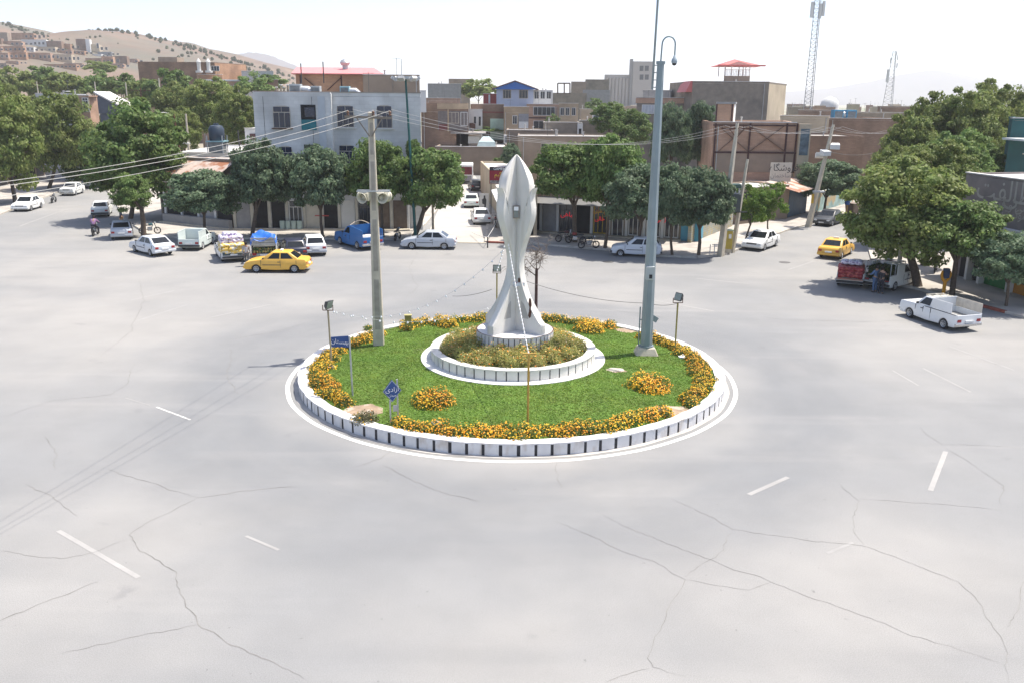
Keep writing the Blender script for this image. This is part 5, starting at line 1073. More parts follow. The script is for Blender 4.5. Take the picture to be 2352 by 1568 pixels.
def house(name, label, a, b_, top, Y, depth, wall, roof=None, **k): FL, FR = ft(a, b_, Y); return House(name, label, FL, FR, A((a+b_)/2, top, Y).z, depth, wall, roof, **k)
def side_away(h, k=1.0):  return h
# ---- grey marble-faced building
FL, FR = ft(590, 967, 81)
gb = House('grey_building', 'grey stone faced three storey building with blue windows behind the left street trees', FL, FR, A(780, 213, 81).z, 10, MARB, ROOFG, skl=-2.6, skr=-1.4, cat='building', cap=mat('coping_brown', (.26,.22,.19), .8), z0=-.2)
x1 = gb.on(765, 300)[0]; b = MB(); b.box(0,-.55,3.8,x1,-.004,gb.z-.004); gb_b = b.build('bay', MARB, gb.t)
b = MB(); b.box(x1-.02,-.56,3.8,x1+.06,-.02,gb.z-.1); b.build('sunlit_strip', WPLAS, gb.t)  # white strip paints the sunlight on the bay's right face
b = MB(); b.box(gb.on(736, 300)[0],-.62,3.8,gb.on(752, 300)[0],-.555,gb.z-.35); b.build('pilaster', mat('pale_marble', (.45,.48,.51), .7, .05), gb.t)
BF = mat('window_cream', (.46,.42,.36), .6, .05)
def gwin(a, b_, c, d, bay):
    u0, u1, z0, z1 = gb.rect(a, b_, c, d); y = -.55 if bay else 0
    b = MB(); n = 8; pts = [(u0, z0), (u1, z0), (u1, z1-.45)]+[(u1-.45+.45*math.cos(math.pi/2*i/n), z1-.45+.45*math.sin(math.pi/2*i/n)) for i in range(1, n+1)]+[(u0+.45-.45*math.sin(math.pi/2*i/n), z1-.45+.45*math.cos(math.pi/2*i/n)) for i in range(0, n+1)]
    b.add([(x, y-.05, z) for x, z in pts]+[(x, y, z) for x, z in pts], [tuple(range(len(pts)))]+[(i, len(pts)+i, len(pts)+(i+1) % len(pts), (i+1) % len(pts)) for i in range(len(pts))]); f = b.build('window', BF, gb.t)
    w = u1-u0; zt = z0+(z1-z0)*.70
    for xa, xb, za, zc in ((u0+.05,u0+w*.33,z0+.05,zt-.035),(u0+w*.36,u0+w*.64,z0+.05,zt-.035),(u0+w*.67,u1-.05,z0+.05,zt-.035),(u0+.07,u0+w*.485,zt+.035,z1-.10),(u0+w*.515,u1-.07,zt+.035,z1-.10)):
        b = MB(); b.box(xa,y-.062,za,xb,y-.051,zc); b.build('pane', GLASSB, f)
    b = MB(); b.box(u0-.15,y-.18,z0-.1,u1+.15,y-.003,z0-.01); b.build('sill', WPLAS if not bay else RUST, gb.t)
for q in ((631,671,243,294,1), (774,813,242,293,0), (865,901,242,295,0), (645,676,335,386,1), (779,815,333,382,0), (868,900,333,384,0)): gwin(*q)
for (a, b_, c, d, e) in ((695,729,241,299,275), (703,737,332,390,362)):
    u0, u1, z0, z1 = gb.rect(a, b_, c, d); ze = gb.on(a, e)[1]
    b = MB(); b.box(u0,-.585,z0,u1,-.554,z1); lo = b.build('loggia', DARK, gb.t); b = MB(); b.box(u0,-.60,z0,u1,-.587,ze); b.build('balcony_panel', TEAL, lo); b = MB(); b.box(u0+.35,-.595,ze+.25,u1-.1,-.587,z1-.25); b.build('pane', GLASSB, lo)
for px in (612, 722): u = gb.on(px, 300)[0]; b = MB(); b.box(u,-.565,3.8,u+.03,-.552,gb.z-.4); b.build('joint', BLACK, gb.t)
def atop(h, px, dy, nm, label, cat, parts, group=None, dz=None):
    u = h.on(px, 300)[0]; p = h.FL+h.d*u+h.n*dy; t = empty(nm, (p.x, p.y, h.z-.35 if dz is None else dz), h.t.rotation_euler.z, label, cat, group)
    for n_, bx, m in parts: b = MB(); b.box(*bx); b.build(n_, m, t, bevel=.02, seg=1)
    return t
CBX = mat('cooler_box', (.34,.37,.38), .6, .1, 3); CBL = mat('cooler_blue', (.25,.42,.47), .6, .1, 3); SLAT = mat('cooler_slat', (.17,.19,.20), .6, .2, 3); DUCT = mat('duct_tin', (.52,.53,.54), .4, .1, 2, metal=.3)
def cooler(h, px, label, s=1.0, m=None, dz=None, duct=False, dy=.8):
    m = m or CBX; p = [('body', (-.5*s,-.45*s,0,.5*s,.45*s,1.05*s), m), ('louvre', (-.40*s,-.47*s,.15*s,.40*s,-.455*s,.9*s), SLAT)]
    t = atop(h, px, dy, 'air_cooler', label, 'air cooler', p, 'air coolers on the roofs', dz)
    if duct: b = MB(); b.tube([(.5*s,0,.6*s),(1.1*s,0,.6*s),(1.4*s,0,.35*s),(1.45*s,0,-.1)], .3*s, 8); b.build('duct', DUCT, t, 50)
    return t
cooler(gb, 680, 'grey square air cooler at the left of the grey building roof', 1.0, duct=True); cooler(gb, 726, 'grey air cooler next to the silver duct on the grey building roof', .85); cooler(gb, 793, 'pale blue air cooler in the middle of the grey building roof', .85, CBL, duct=True)
for i, px in enumerate((635, 645, 652, 661)): atop(gb, px, .9, 'vent_pipe', 'one of four short cream vent pipes at the left of the grey building roof', 'vent pipe', [('pipe', (-.07,-.07,0,.07,.07,.5+.22*(i % 2)+.2), PLASB), ('cowl', (-.12,-.12,.72+.2*(i % 2),.12,.12,.80+.22*(i % 2)), WPLAS)], 'vent pipes on the grey building')
# ---- shops under the left trees
def shopfront(name, label, FLp, FRp, z, bays, wall=PLASB, depth=7, awn=None, roof=ROOFG, wallh=None):
    a, b_ = G(*FLp), G(*FRp); h = House(name, label, a, b_, z, depth, wall, roof, par=.3, cat='shop', z0=-.1)
    W = h.W; n = len(bays); bw = W/n
    for i, (kind, m) in enumerate(bays):
        u0, u1 = i*bw+.18, (i+1)*bw-.18
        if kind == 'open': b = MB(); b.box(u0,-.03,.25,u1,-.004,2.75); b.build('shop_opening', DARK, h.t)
        elif kind == 'glass': h.win(0,0,0,0, fm=m or FRAMEW, gm=GLASS, cols=3, tr=.25, name='shop_window', uz=(u0,u1,.3,2.8))
        elif kind == 'panel': b = MB(); b.box(u0,-.05,.15,u1,-.004,2.8); b.build('shop_panel', m, h.t)
        elif kind == 'door': h.win(0,0,0,0, fm=m or FRAMEW, gm=GLASS, cols=2, tr=.2, name='door', uz=(u0+.1,u1-.1,.15,2.7))
        b = MB(); b.box(i*bw-.12,-.14,.0,i*bw+.12,-.004,3.0); b.build('pillar', wallh or WPLAS, h.t)
    b = MB(); b.box(-.1,-.9,.0,W+.1,-.15,.24); b.build('step', CONC, h.t)
    if awn: b = MB(); b.hexa([(0,-1.9,2.9),(W,-1.9,2.9),(W,-.01,3.3),(0,-.01,3.3),(0,-1.9,2.94),(W,-1.9,2.94),(W,-.01,3.34),(0,-.01,3.34)]); b.build('awning', awn, h.t)
    return h
GP = mat('shop_grey', (.28,.28,.29), .7, .15, 2); SIGNR = mat('shop_red', (.42,.05,.05), .5, .1); CRM = mat('shop_cream', (.5,.47,.4), .7, .1)
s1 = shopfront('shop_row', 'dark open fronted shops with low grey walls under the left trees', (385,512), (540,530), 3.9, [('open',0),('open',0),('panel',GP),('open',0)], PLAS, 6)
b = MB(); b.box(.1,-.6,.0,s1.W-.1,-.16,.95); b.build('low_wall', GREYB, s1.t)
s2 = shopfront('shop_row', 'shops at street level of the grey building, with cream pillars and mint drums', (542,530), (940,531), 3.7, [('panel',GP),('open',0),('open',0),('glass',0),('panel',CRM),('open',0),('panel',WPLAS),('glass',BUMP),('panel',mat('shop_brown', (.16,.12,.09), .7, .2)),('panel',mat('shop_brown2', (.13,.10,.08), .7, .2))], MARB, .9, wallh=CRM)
u0, z_ = s2.on(725, 515); b = MB(); b.box(u0,-.16,1.35,u0+1.25,-.145,1.44); b.build('red_line', SIGNR, s2.t)
for i in range(4):
    u = s2.on(652+i*13, 525)[0]; p = s2.FL+s2.d*u-s2.n*.5; b = MB(); b.cyl((0,0), .24, 0, .72, 14); o = b.build('drum', mat('mint_drum', (.36,.45,.42), .6, .1, 4), smooth=40); o.location = (p.x, p.y, .245); tag(o, 'mint coloured drum in the row of four outside the shop', 'drum', 'mint drums outside the shop')
# rusty awning shop with phone-number sign, posts
FL, FR = G(372, 497), G(548, 512)
rs = House('corner_shop', 'low corner shop with a rust streaked tin awning and a dark sign band', FL, FR, 6.0, 8, PLAS, ROOFG, par=.25, cat='shop', skl=-3, z0=-.1)
b = MB(); b.hexa([(-.3,-2.6,4.5),(rs.W,-2.6,4.5),(rs.W,.6,6.03),(.8,.6,6.03),(-.3,-2.6,4.56),(rs.W,-2.6,4.56),(rs.W,.6,6.1),(.8,.6,6.1)]); aw = b.build('awning', RUSTR, rs.t)
b = MB(); b.box(-.2,-2.66,3.75,rs.W,-2.60,4.48); sb = b.build('sign_band', mat('sign_dark', (.045,.02,.025), .6, .2, 4), rs.t)
text_part("۰۹۱۸ ۹۷۱ ۰۹۵۴", .5, TXT, sb, face(rs.W*.45,-2.665,4.1)); text_part("ﻪﺸﯿﺷ", .42, mat('sign_pink', (.55,.12,.16)), sb, face(rs.W*.12,-2.665,4.1))
for x in (-.1, rs.W*.5, rs.W-.3): b = MB(); b.tube([(x,-2.5,.0),(x,-2.5,3.8)], .06, 6); b.build('post', GALV, rs.t)
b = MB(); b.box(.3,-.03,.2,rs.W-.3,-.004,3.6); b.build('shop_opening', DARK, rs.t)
# roofs behind it
wr = house('flat_house', 'low house with a white roof carrying the dark water tank', 395, 606, 352, 92, 16, WPLAS, ROOFW, par=.2)
cab = house('roof_cabin', 'small white roof cabin with a dark shutter beside the grey building', 562, 606, 296, 98, 4, WPLAS, ROOFW, par=.15); cab.box(574,606,308,322, mat('shutter_maroon', (.10,.05,.05), .7), 'shutter')
def tank(px, py, Y, label, m, r=.75, h_=1.5, stand=1.2):
    p = A(px, py, Y); t = empty('water_tank', p, 0, label, 'water tank')
    b = MB(); b.lathe([(r*.9,stand),(r,stand+.1),(r,stand+h_*.75),(r*.75,stand+h_*.95),(.25,stand+h_),(.25,stand+h_+.15),(0,stand+h_+.15)], n=18); b.build('tank', m, t, 40)
    for x in (-r,r):
        for y in (-r,r): b = MB(); b.bar((x,y,0),(x,y,stand+.5), .09); b.build('leg', GALV, t)
    b = MB(); b.box(-r-.1,-r-.1,stand-.12,r+.1,r+.1,stand); b.build('platform', CBL, t); b = MB(); b.box(-r*.9,-r*.9,0,r*.9,r*.9,stand-.15); b.build('cooler_below', SLAT, t)
tank(501, 352, 88, 'dark blue water tank on a stand above a cooler on the low white roof', mat('tank_dark', (.05,.07,.10), .5, .1))
# ---- red roofed brick building behind
rb = house('brick_building', 'long brick building with a pink metal roof and bare side walls behind the grey building', 686, 879, 172, 112, 12, BR1, PINKR, par=0, cat='building', skl=-2, skr=-2)
b = MB(); W = rb.W; z = rb.z; b.hexa([(-.4,-.5,z+.02),(W+.4,-.5,z+.02),(W-1.6,12,z+.02),(-2.4,12,z+.02),(-.4,-.5,z+.12),(W+.4,-.5,z+.12),(W-1.8,6,z+1.05),(-1.2,6,z+1.05)]); b.build('pitched_roof', PINKR, rb.t)
for px in (689, 783): rb.box(px, px+3, 174, 214, STEELR, 'steel_post')
for (p0, p1) in (((700,180),(730,205)), ((783,180),(752,208))):
    (u0, z0), (u1, z1) = rb.on(*p0), rb.on(*p1); b = MB(); b.bar((u0,-.06,z0),(u1,-.06,z1), .16, .08); b.build('brace', STEELR, rb.t)
pb = house('plastered_block', 'bare beige plastered block beside the pink roofed brick building', 838, 966, 173, 109, 8, PLAS, ROOFG, par=.1, cat='building', skr=-2); pb.box(901,903,174,212, CEM, 'joint')
for px, h_ in ((743, 1.5), (692, 1.3)): p = A(px, 172, 111); b = MB(); b.tube([(0,0,-1),(0,0,h_)], .07, 6); o = b.build('chimney_pipe', BUMP, smooth=40); o.location = p; tag(o, 'thin dark pipe rising '+('above the middle of the pink roof' if px > 700 else 'at the left end of the pink roof'), 'pipe')
p = A(793, 160, 116); b = MB(); b.cyl((0,0), .35, -.6, .5, 10); b.lathe([(0,1.3),(.5,1.1),(.65,.8),(.5,.5),(0,.4)], n=12); o = b.build('roof_ventilator', GALV, smooth=50); o.location = p; tag(o, 'round metal roof ventilator on the pink roof', 'ventilator')
# ---- brick houses right of it
h = house('brick_house', 'low brick house with recessed porch and beige parapet right of the grey building', 968, 1076, 238, 150, 12, BR2, ROOFW, par=1.4, cap=False)
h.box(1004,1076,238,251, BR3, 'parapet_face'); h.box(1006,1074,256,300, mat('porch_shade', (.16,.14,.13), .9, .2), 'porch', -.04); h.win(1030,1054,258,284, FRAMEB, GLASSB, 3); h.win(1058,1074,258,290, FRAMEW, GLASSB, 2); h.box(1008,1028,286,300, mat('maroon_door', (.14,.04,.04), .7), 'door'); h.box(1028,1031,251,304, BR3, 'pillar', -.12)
h = house('white_house', 'white walled house with two narrow windows under a brick parapet', 1076, 1108, 252, 158, 8, WPLAS, ROOFW, par=.2); h.win(1088,1094,268,285, FRAMEW, GLASS, 1); h.win(1099,1105,268,290, FRAMEW, GLASS, 1); h.box(1078,1092,283,296, mat('gate_brown', (.14,.08,.06), .8), 'gate')
h = house('brick_house', 'brown brick house with a red beam, behind the green tin sheet', 1081, 1157, 240, 162, 10, BR2, ROOFG, par=1.5); h.box(1108,1157,257,260, mat('beam_red', (.22,.07,.06), .7), 'beam')
b = MB(); p0, p1 = A(1126, 296, 160), A(1157, 276, 160); b.box(p0.x, 159.8, p0.z-2, p1.x, 160, p1.z+.2); tag(b.build('tin_fence', mat('mint_tin', (.38,.50,.45), .6, .08, 2)), 'mint green tin sheet fence in a yard', 'fence')
h = house('brick_house', 'pale brick house with a white window and laundry porch', 1157, 1214, 246, 156, 10, BR3, ROOFG, par=1.0); h.win(1177,1188,266,286, FRAMEW, GLASS, 2); h.box(1191,1214,262,302, mat('porch_grey', (.25,.25,.26), .8), 'porch', -.03); h.box(1192,1213,280,300, WPLAS, 'hanging_cloth', -.10, -.04)
# flat roofs in front of them
h = house('walled_yard', 'long bare mud plastered wall under white flat roofs at the end of the alley', 1000, 1170, 338, 142, 22, PLAS, ROOFW, par=.3, cat='building', skr=-1)
h2 = house('canopy_shed', 'small shed with an overhanging flat canopy roof on the white roof', 1048, 1104, 307, 150, 5, PLAS, ROOFG, par=.1, over=.9); h2.box(1075,1102,314,330, mat('ribbed_white', (.42,.41,.38), .7, .1, 8), 'shutter')
cooler(h, 1166, 'white air cooler on the white roof at the end of the alley', 1.3, mat('cooler_white', (.55,.55,.54), .6), dz=A(1166, 331, 146).z, dy=5)
p = A(1118, 333, 147); b = MB(); b.hexa([(-1.6,-1.2,-.3),(1.5,-1.2,-.3),(1.5,1.2,-.3),(-1.6,1.2,-.3),(-1.3,-1.0,.5),(1.4,-1.0,.5),(.4,.6,1.35),(-.6,.6,1.35)]); o = b.build('skylight', mat('skylight_glass', (.42,.52,.52), .2, .08)); o.location = p; tag(o, 'pale green glass skylight on the white flat roof', 'skylight')
h = house('flat_house', 'brown house with a grey flat roof and a barred dark window right of the alley', 1190, 1402, 314, 118, 9, PLAS, ROOFG, par=.15, skr=1); h.win(1242,1278,330,362, FRAMEB, DARK, 3, .25)
h = house('flat_house', 'tan house with a white roof edge just left of the barred window house', 1164, 1272, 300, 128, 9, PLAS, ROOFW, par=.2)
h = house('roof_house', 'upper flat roofed block with a white pillar behind the barred window house', 1248, 1336, 282, 134, 8, CEM, ROOFW, par=.2); h.box(1326,1338,284,312, WPLAS, 'pillar', -.3); h.box(1329,1335,296,308, DARK, 'opening', -.32, -.305)
h = house('flat_house', 'brown block with a white cooler behind the barred window house', 1330, 1420, 278, 140, 8, CEM, ROOFW, par=.2); cooler(h, 1370, 'white round topped cooler on the brown block', 1.2, mat('cooler_white', (.55,.55,.54), .6))
h = house('beige_house', 'small beige house with a white roof edge', 1330, 1376, 251, 190, 8, PLASB, ROOFW, par=.2)
# blue gabled house
h = house('gabled_house', 'house with a blue gable, pale blue walls and brick lower storeys', 1140, 1224, 206, 182, 9, LBLUE, ROOFW, par=0, skr=0, z0=8.0, right=WPLAS)
h.win(1155,1174,207,227, FRAMEB, GLASS, 3); h.win(1192,1213,207,227, FRAMEB, GLASS, 3)
z = h.z; W = h.W; b = MB(); b.add([(-.8,-.6,z),(W+.8,-.6,z),(W/2,-.6,z+1.5),(-.8,.0,z),(W+.8,.0,z),(W/2,.0,z+1.5)], [(0,1,2),(5,4,3),(0,3,4,1)]); b.build('gable', mat('gable_blue', (.04,.14,.42), .6, .06), h.t)
b = MB()
for s in (0, 1):
    xa = -1.0 if s == 0 else W+1.0; b.hexa([(xa,-.9,z-.08),(xa,10,z-.08),(W/2,10,z+1.55),(W/2,-.9,z+1.55),(xa,-.9,z+.10),(xa,10,z+.10),(W/2,10,z+1.75),(W/2,-.9,z+1.75)] if s else [(xa,-.9,z-.08),(W/2,-.9,z+1.55),(W/2,10,z+1.55),(xa,10,z-.08),(xa,-.9,z+.10),(W/2,-.9,z+1.75),(W/2,10,z+1.75),(xa,10,z+.10)])
b.build('gable_roof', mat('gable_edge', (.16,.08,.065), .7), h.t)
h = house('white_wing', 'white wing with wide windows beside the blue gabled house', 1224, 1268, 208, 183, 8, WPLAS, ROOFW, par=.2, z0=8.0)
for a in (1227, 1241, 1255): h.win(a, a+11, 210, 228, FRAMEW, GLASS, 2)
h = house('brick_terrace', 'brick storeys with rows of white windows under the blue gabled house', 1209, 1282, 240, 178, 12, BR4, ROOFW, par=.5, cap=True)
h.win(1225,1275,246,266, FRAMEW, GLASS, 5); h.win(1225,1250,278,306, FRAMEW, GLASS, 2); h.box(1209,1282,270,273, STEELR, 'beam')
h = house('brick_terrace', 'pale brick wing with three white windows at the end of the terrace', 1282, 1327, 238, 178, 10, BR3, ROOFW, par=.9)
for a in (1287, 1299, 1313): h.win(a, a+9, 248, 266, FRAMEW, GLASS, 2)
h = house('red_gate_house', 'small structure with red metal shutters left of the blue gabled house', 1110, 1140, 216, 190, 4, mat('shutter_red', (.30,.06,.05), .6, .1), ROOFG, par=.1); h.box(1122,1126,218,238, WPLAS, 'post')
# grey far blocks
house('grey_block_house', 'plain grey block house behind the brick parapets', 984, 1060, 193, 240, 12, GREYB, ROOFG, par=.3); house('grey_block_house', 'far beige block with a small roof turret', 1032, 1080, 182, 330, 12, PLAS, ROOFG, par=.3); house('white_box', 'small white box room at the corner of the grey building', 966, 980, 209, 149, 4, WPLAS, ROOFW, par=.1, z0=9.6); house('brick_house', 'low maroon and beige house below the grey block', 980, 1058, 226, 200, 8, BR4, ROOFW, par=.6)
h = house('unfinished_block', 'unfinished dark block with a bare steel frame in front of the silo', 1336, 1398, 207, 270, 12, GREYB, ROOFG, par=0, cat='building'); house('unfinished_block', 'tall blind brown block in front of the silo', 1341, 1395, 183, 330, 14, CEM, ROOFG, par=0, cat='building'); house('unfinished_block', 'brown block with steel posts left of the blind block', 1309, 1343, 188, 300, 12, PLAS, ROOFG, par=0, cat='building'); house('unfinished_block', 'dark open storey with a red beam in front of the blocks', 1268, 1345, 214, 262, 10, CEM, ROOFG, par=0, cat='building')
b = MB(); q0 = A(1281, 214, 258)
for px in (1281, 1296, 1309): p0, p1 = A(px, 216, 258), A(px, 192, 258); b.bar(p0-q0, p1-q0, .35)
p0, p1 = A(1281, 192, 258), A(1309, 192, 258); b.bar(p0-q0, p1-q0, .35); o = b.build('bare_steelwork', STEELR); o.location = q0; tag(o, 'bare brown steel columns and beam standing on the unfinished storey', 'steelwork')
# silo
h = house('grain_silo', 'tall pale concrete grain silo with ribbed bins and a windowed tower', 1384, 1448, 172, 620, 20, mat('silo_concrete', (.33,.31,.29), .9, .06, .1), ROOFG, par=0, cat='silo')
for i in range(8): u = h.W*(i+.5)/8; b = MB(); b.cyl((u,0), h.W/17, -.3, h.z-2.2, 12); b.build('bin', mat('silo_concrete', (0,0,0)), h.t, 40)
u0 = h.on(1452, 180)[0]; u1 = h.on(1498, 180)[0]; zt = h.on(1475, 142)[1]; b = MB(); b.box(u0,-3,-.3,u1,16,zt); tw_ = b.build('tower', mat('silo_concrete', (0,0,0)), h.t)
for px in (1468, 1480):
    for py in (152, 172): u, z = h.on(px, py); b = MB(); b.box(u,-3.1,z-3.4,u+2.6,-3.0,z); b.build('window', GLASS, tw_)
b = MB(); b.box(u0-1.5,-2,-.3,u0-.02,6,zt+1.6); b.build('lift_shaft', GREYB, h.t)
# house left of the dark plastered tower
h = house('plaster_house', 'dark plastered house with a wide white window behind the mast', 1460, 1577, 225, 155, 10, CEM, ROOFW, par=.9); h.box(1460,1577,226,238, BR4, 'parapet_face'); h.win(1474,1503,241,262, FRAMEW, mat('curtain_pale', (.40,.43,.47), .6), 4)
house('roof_room', 'small grey roof room above the dark plastered house', 1473, 1537, 208, 162, 6, GREYB, ROOFW, par=.2)
# ---- plastered tower with red pavilion
FLt, FRt = ft(1584, 1758, 150); sx = A(1797, 300, 166).x-FRt[0]
h = House('plastered_tower', 'large dark plastered building with a red roofed pavilion on top', FLt, FRt, A(1670, 188, 150).z, 16, CEM, ROOFW, par=.3, skl=-1, skr=sx, cat='building', right=PLASB)  # lighter plaster paints the sun on the right wall, darker front its shade
b = MB(); zz = h.z; b.hexa([(-1.1,-.2,zz-1.7),(-.05,-.2,zz-1.7),(-.05,8,zz-1.7),(-1.1,8,zz-1.7),(-.3,-.2,zz+.05),(-.05,-.2,zz+.05),(-.05,8,zz+.05),(-.3,8,zz+.05)]); b.build('red_eave', REDR, h.t)
pv_ = house('roof_pavilion', 'open roof pavilion with a red hipped roof, white railing and posts', 1654, 1713, 175, 158, 5, PLAS, ROOFG, par=0, cat='pavilion', z0=A(1680, 188, 150).z-.4, skr=.8, right=PLASB)
W = pv_.W; z = pv_.z; zr_ = pv_.on(1680, 152)[1]
for x in (.1, W*.28, W*.82, W-.1):
    for y in (.1, 4.8): b = MB(); b.bar((x,y,z),(x,y,zr_), .14); b.build('post', WPLAS, pv_.t)
b = MB(); b.box(0,0,z+1.0,W,.06,z+1.1); b.box(0,.01,z+.1,W,.05,z+.16)
for i in range(18): x = W*(i+.5)/18; b.box(x-.05,.01,z+.16,x+.05,.05,z+1.0)
b.build('railing', WPLAS, pv_.t)
zp = pv_.on(1683, 135)[1]; b = MB(); o_ = 1.3; b.add([(-o_,-o_,zr_),(W+o_+.6,-o_,zr_),(W+o_+1.2,5+o_,zr_),(-o_,5+o_,zr_),(W/2,2.5,zp)], [(0,1,4),(1,2,4),(2,3,4),(3,0,4),(3,2,1,0)]); b.add([(-o_-.25,-o_-.25,zr_-.1),(W+o_+.85,-o_-.25,zr_-.1),(W+o_+.85,-o_-.25,zr_+.15),(-o_-.25,-o_-.25,zr_+.15)], [(0,1,2,3)]); b.build('hipped_roof', REDR, pv_.t)
b = MB(); b.add([(W*.08,-o_-.02,zr_+.16),(W*.95,-o_-.02,zr_+.16),(W/2,-.4,zp-.45)], [(0,1,2)]); b.build('gable_slats', mat('slat_dark_red', (.16,.05,.05), .7, .3, 9), pv_.t)
# ---- steel framed brick building
FLb, FRb = ft(1638, 1828, 97); h = House('steel_framed_building', 'brick building with exposed brown steel frame and cross bracing', FLb, FRb, A(1730, 282, 97).z, 12, BR4, ROOFW, par=.25, skr=2.3, skl=1.0, cat='building', cap=mat('edge_tin', (.50,.52,.53), .5, .1))
h.box(1638,1828,349,353, STEELR, 'beam', -.14)
for px in (1640, 1719, 1803, 1826): h.box(px-1.5, px+1.8, 284, 398, STEELR, 'steel_post', -.16)
h.box(1638,1828,287,290, STEELR, 'beam', -.13)
for p0, p1 in (((1722,290),(1801,348)), ((1801,290),(1722,348)), ((1650,290),(1717,348)), ((1717,290),(1650,348))):
    (u0, z0), (u1, z1) = h.on(*p0), h.on(*p1); b = MB(); b.bar((u0,-.09,z0),(u1,-.09,z1), .12, .06); b.build('brace', mat('brace_brown', (.16,.10,.07), .8, .2), h.t)
h.box(1642,1826,353,396, PLAS, 'lower_infill', -.05)
b = MB(); u1 = h.W; b.box(u1+.25,-.5,3.0,u1+1.5,.2,h.z-.1); sp_ = b.build('stair_bay', mat('bay_cream', (.42,.36,.27), .8, .1), h.t); b = MB(); b.box(u1+.4,-.53,6.2,u1+1.35,-.505,9.0); b.build('window', mat('bay_glass', (.10,.14,.17), .2, .4, 2), sp_)
s_ = house('stair_tower', 'narrow brick stair tower with a grey cap rising above the steel framed building', 1644, 1682, 238, 99, 4, BR4, GREYB, par=.1, cat='building', skr=1.2, right=WPLAS, z0=7.5, over=.12)
for px in (1645, 1681): s_.box(px-1.5, px+1.5, 240, 286, STEELR, 'steel_post', -.1)
# brown walls to the right
h = house('brown_building', 'brown brick building with blind walls behind the concrete lamp pole', 1844, 1988, 313, 118, 10, BR2, ROOFG, par=.2, cat='building', cap=False); h = house('brown_building', 'darker brown building with a white roof and blue coolers', 1900, 2072, 273, 135, 16, BR2, ROOFW, par=.25, cat='building')
for px in (1930, 1960): cooler(h, px, 'bright blue air cooler on the white roof, '+('left of the pair' if px < 1940 else 'right of the pair'), 1.5, mat('cooler_vivid', (.05,.24,.40), .5, .1), duct=px < 1940, dy=2)
house('beige_house', 'low beige block with white roof between the tower and the brown building', 1790, 1902, 267, 128, 9, PLASB, ROOFW, par=.3); house('flat_house', 'wide low house with white roof on the far right', 1830, 1960, 254, 190, 12, BR2, ROOFW, par=.2); house('flat_house', 'wide brown house near the second lattice tower', 2010, 2110, 245, 220, 10, BR2, ROOFW, par=.3); house('flat_house', 'white roofed house beyond the blue coolers', 1940, 2100, 259, 200, 14, PLAS, ROOFW, par=.2)
# ---- right shops
RED = mat('neon_red', (.7,.02,.04), .5, .1, emit=.25); ORG = mat('shop_orange', (.60,.25,.04), .5, .1)
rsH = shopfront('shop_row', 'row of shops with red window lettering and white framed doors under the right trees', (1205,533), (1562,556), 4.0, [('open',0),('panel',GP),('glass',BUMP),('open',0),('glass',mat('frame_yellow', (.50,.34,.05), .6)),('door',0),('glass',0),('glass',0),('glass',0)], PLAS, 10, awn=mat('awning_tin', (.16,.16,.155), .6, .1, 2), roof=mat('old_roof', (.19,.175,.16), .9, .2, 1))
for px, py, s, m, tx in ((1305,493,.6,RED,"ﯽﻫﺎﺒﮐ"), (1378,503,.5,RED,"ﯽﻟﺎﺧ"), (1520,504,.6,RED,"ﻮﻣﺯ"), (1385,482,.7,ORG,"ﻥﺎﻨﭽﻴﭘ")):
    u, z = rsH.on(px, py); text_part(tx, s, m, rsH.t, face(u,-.09,min(2.4, max(.9, z))))
b = MB(); b.box(rsH.W+.05,-.2,0,rsH.W+1.6,3,3.4); b.build('blue_column', mat('column_blue', (.08,.30,.42), .6, .1), rsH.t)
# low decorated wall along the right street and other yard things
def wall_line(pa, pb, z, th, m, name, label, cat='wall'):
    a, c = G(*pa), G(*pb); d = c-a; t = MB(); t.box(0,0,0,d.length,th,z); o = t.build(name, m); o.location = a; o.rotation_euler.z = math.atan2(d.y, d.x); tag(o, label, cat); return o
MUR = brickmat('painted_brick', (.30,.36,.36), (.40,.35,.20), (.30,.20,.15), bw=.35, rh=.2)
wall_line((1586,562), (1682,523), 2.6, .3, MUR, 'painted_wall', 'low brick wall with blue and yellow painted bricks at the right corner')
wall_line((1872,491), (1960,466), 2.3, .3, mat('mural_teal', (.30,.42,.40), .8, .3, .9, col2=(.45,.36,.22), c2lo=.52, c2hi=.58, c2s=.7), 'mural_wall', 'low wall with a faded teal mural up the right street')
g_ = House('gate_shed', 'shed with a dark blue metal gate and a sloping rusty tin roof', G(1806, 505), G(1850, 492), 3.4, 6, PLAS, RUSTR, par=0, cat='shed', z0=-.1)
b = MB(); b.box(.2,-.05,.2,g_.W-.2,-.004,3.0); b.build('gate', mat('gate_blue', (.025,.07,.12), .5, .15), g_.t); b = MB(); W = g_.W; b.hexa([(-1.8,-1.6,3.0),(W+.3,-1.4,3.0),(W+.3,2,3.8),(-1.6,2,3.8),(-1.8,-1.6,3.06),(W+.3,-1.4,3.06),(W+.3,2,3.88),(-1.6,2,3.88)]); b.build('tin_roof', RUSTR, g_.t)
lw = House('low_shed', 'low shed with a white roof edge behind the bright young trees', G(1690, 520), G(1806, 506), 3.6, 5, PLAS, ROOFW, par=.15, cat='shed', z0=-.1); lw.box(1700,1760,440,505, DARK, 'opening', -.03)
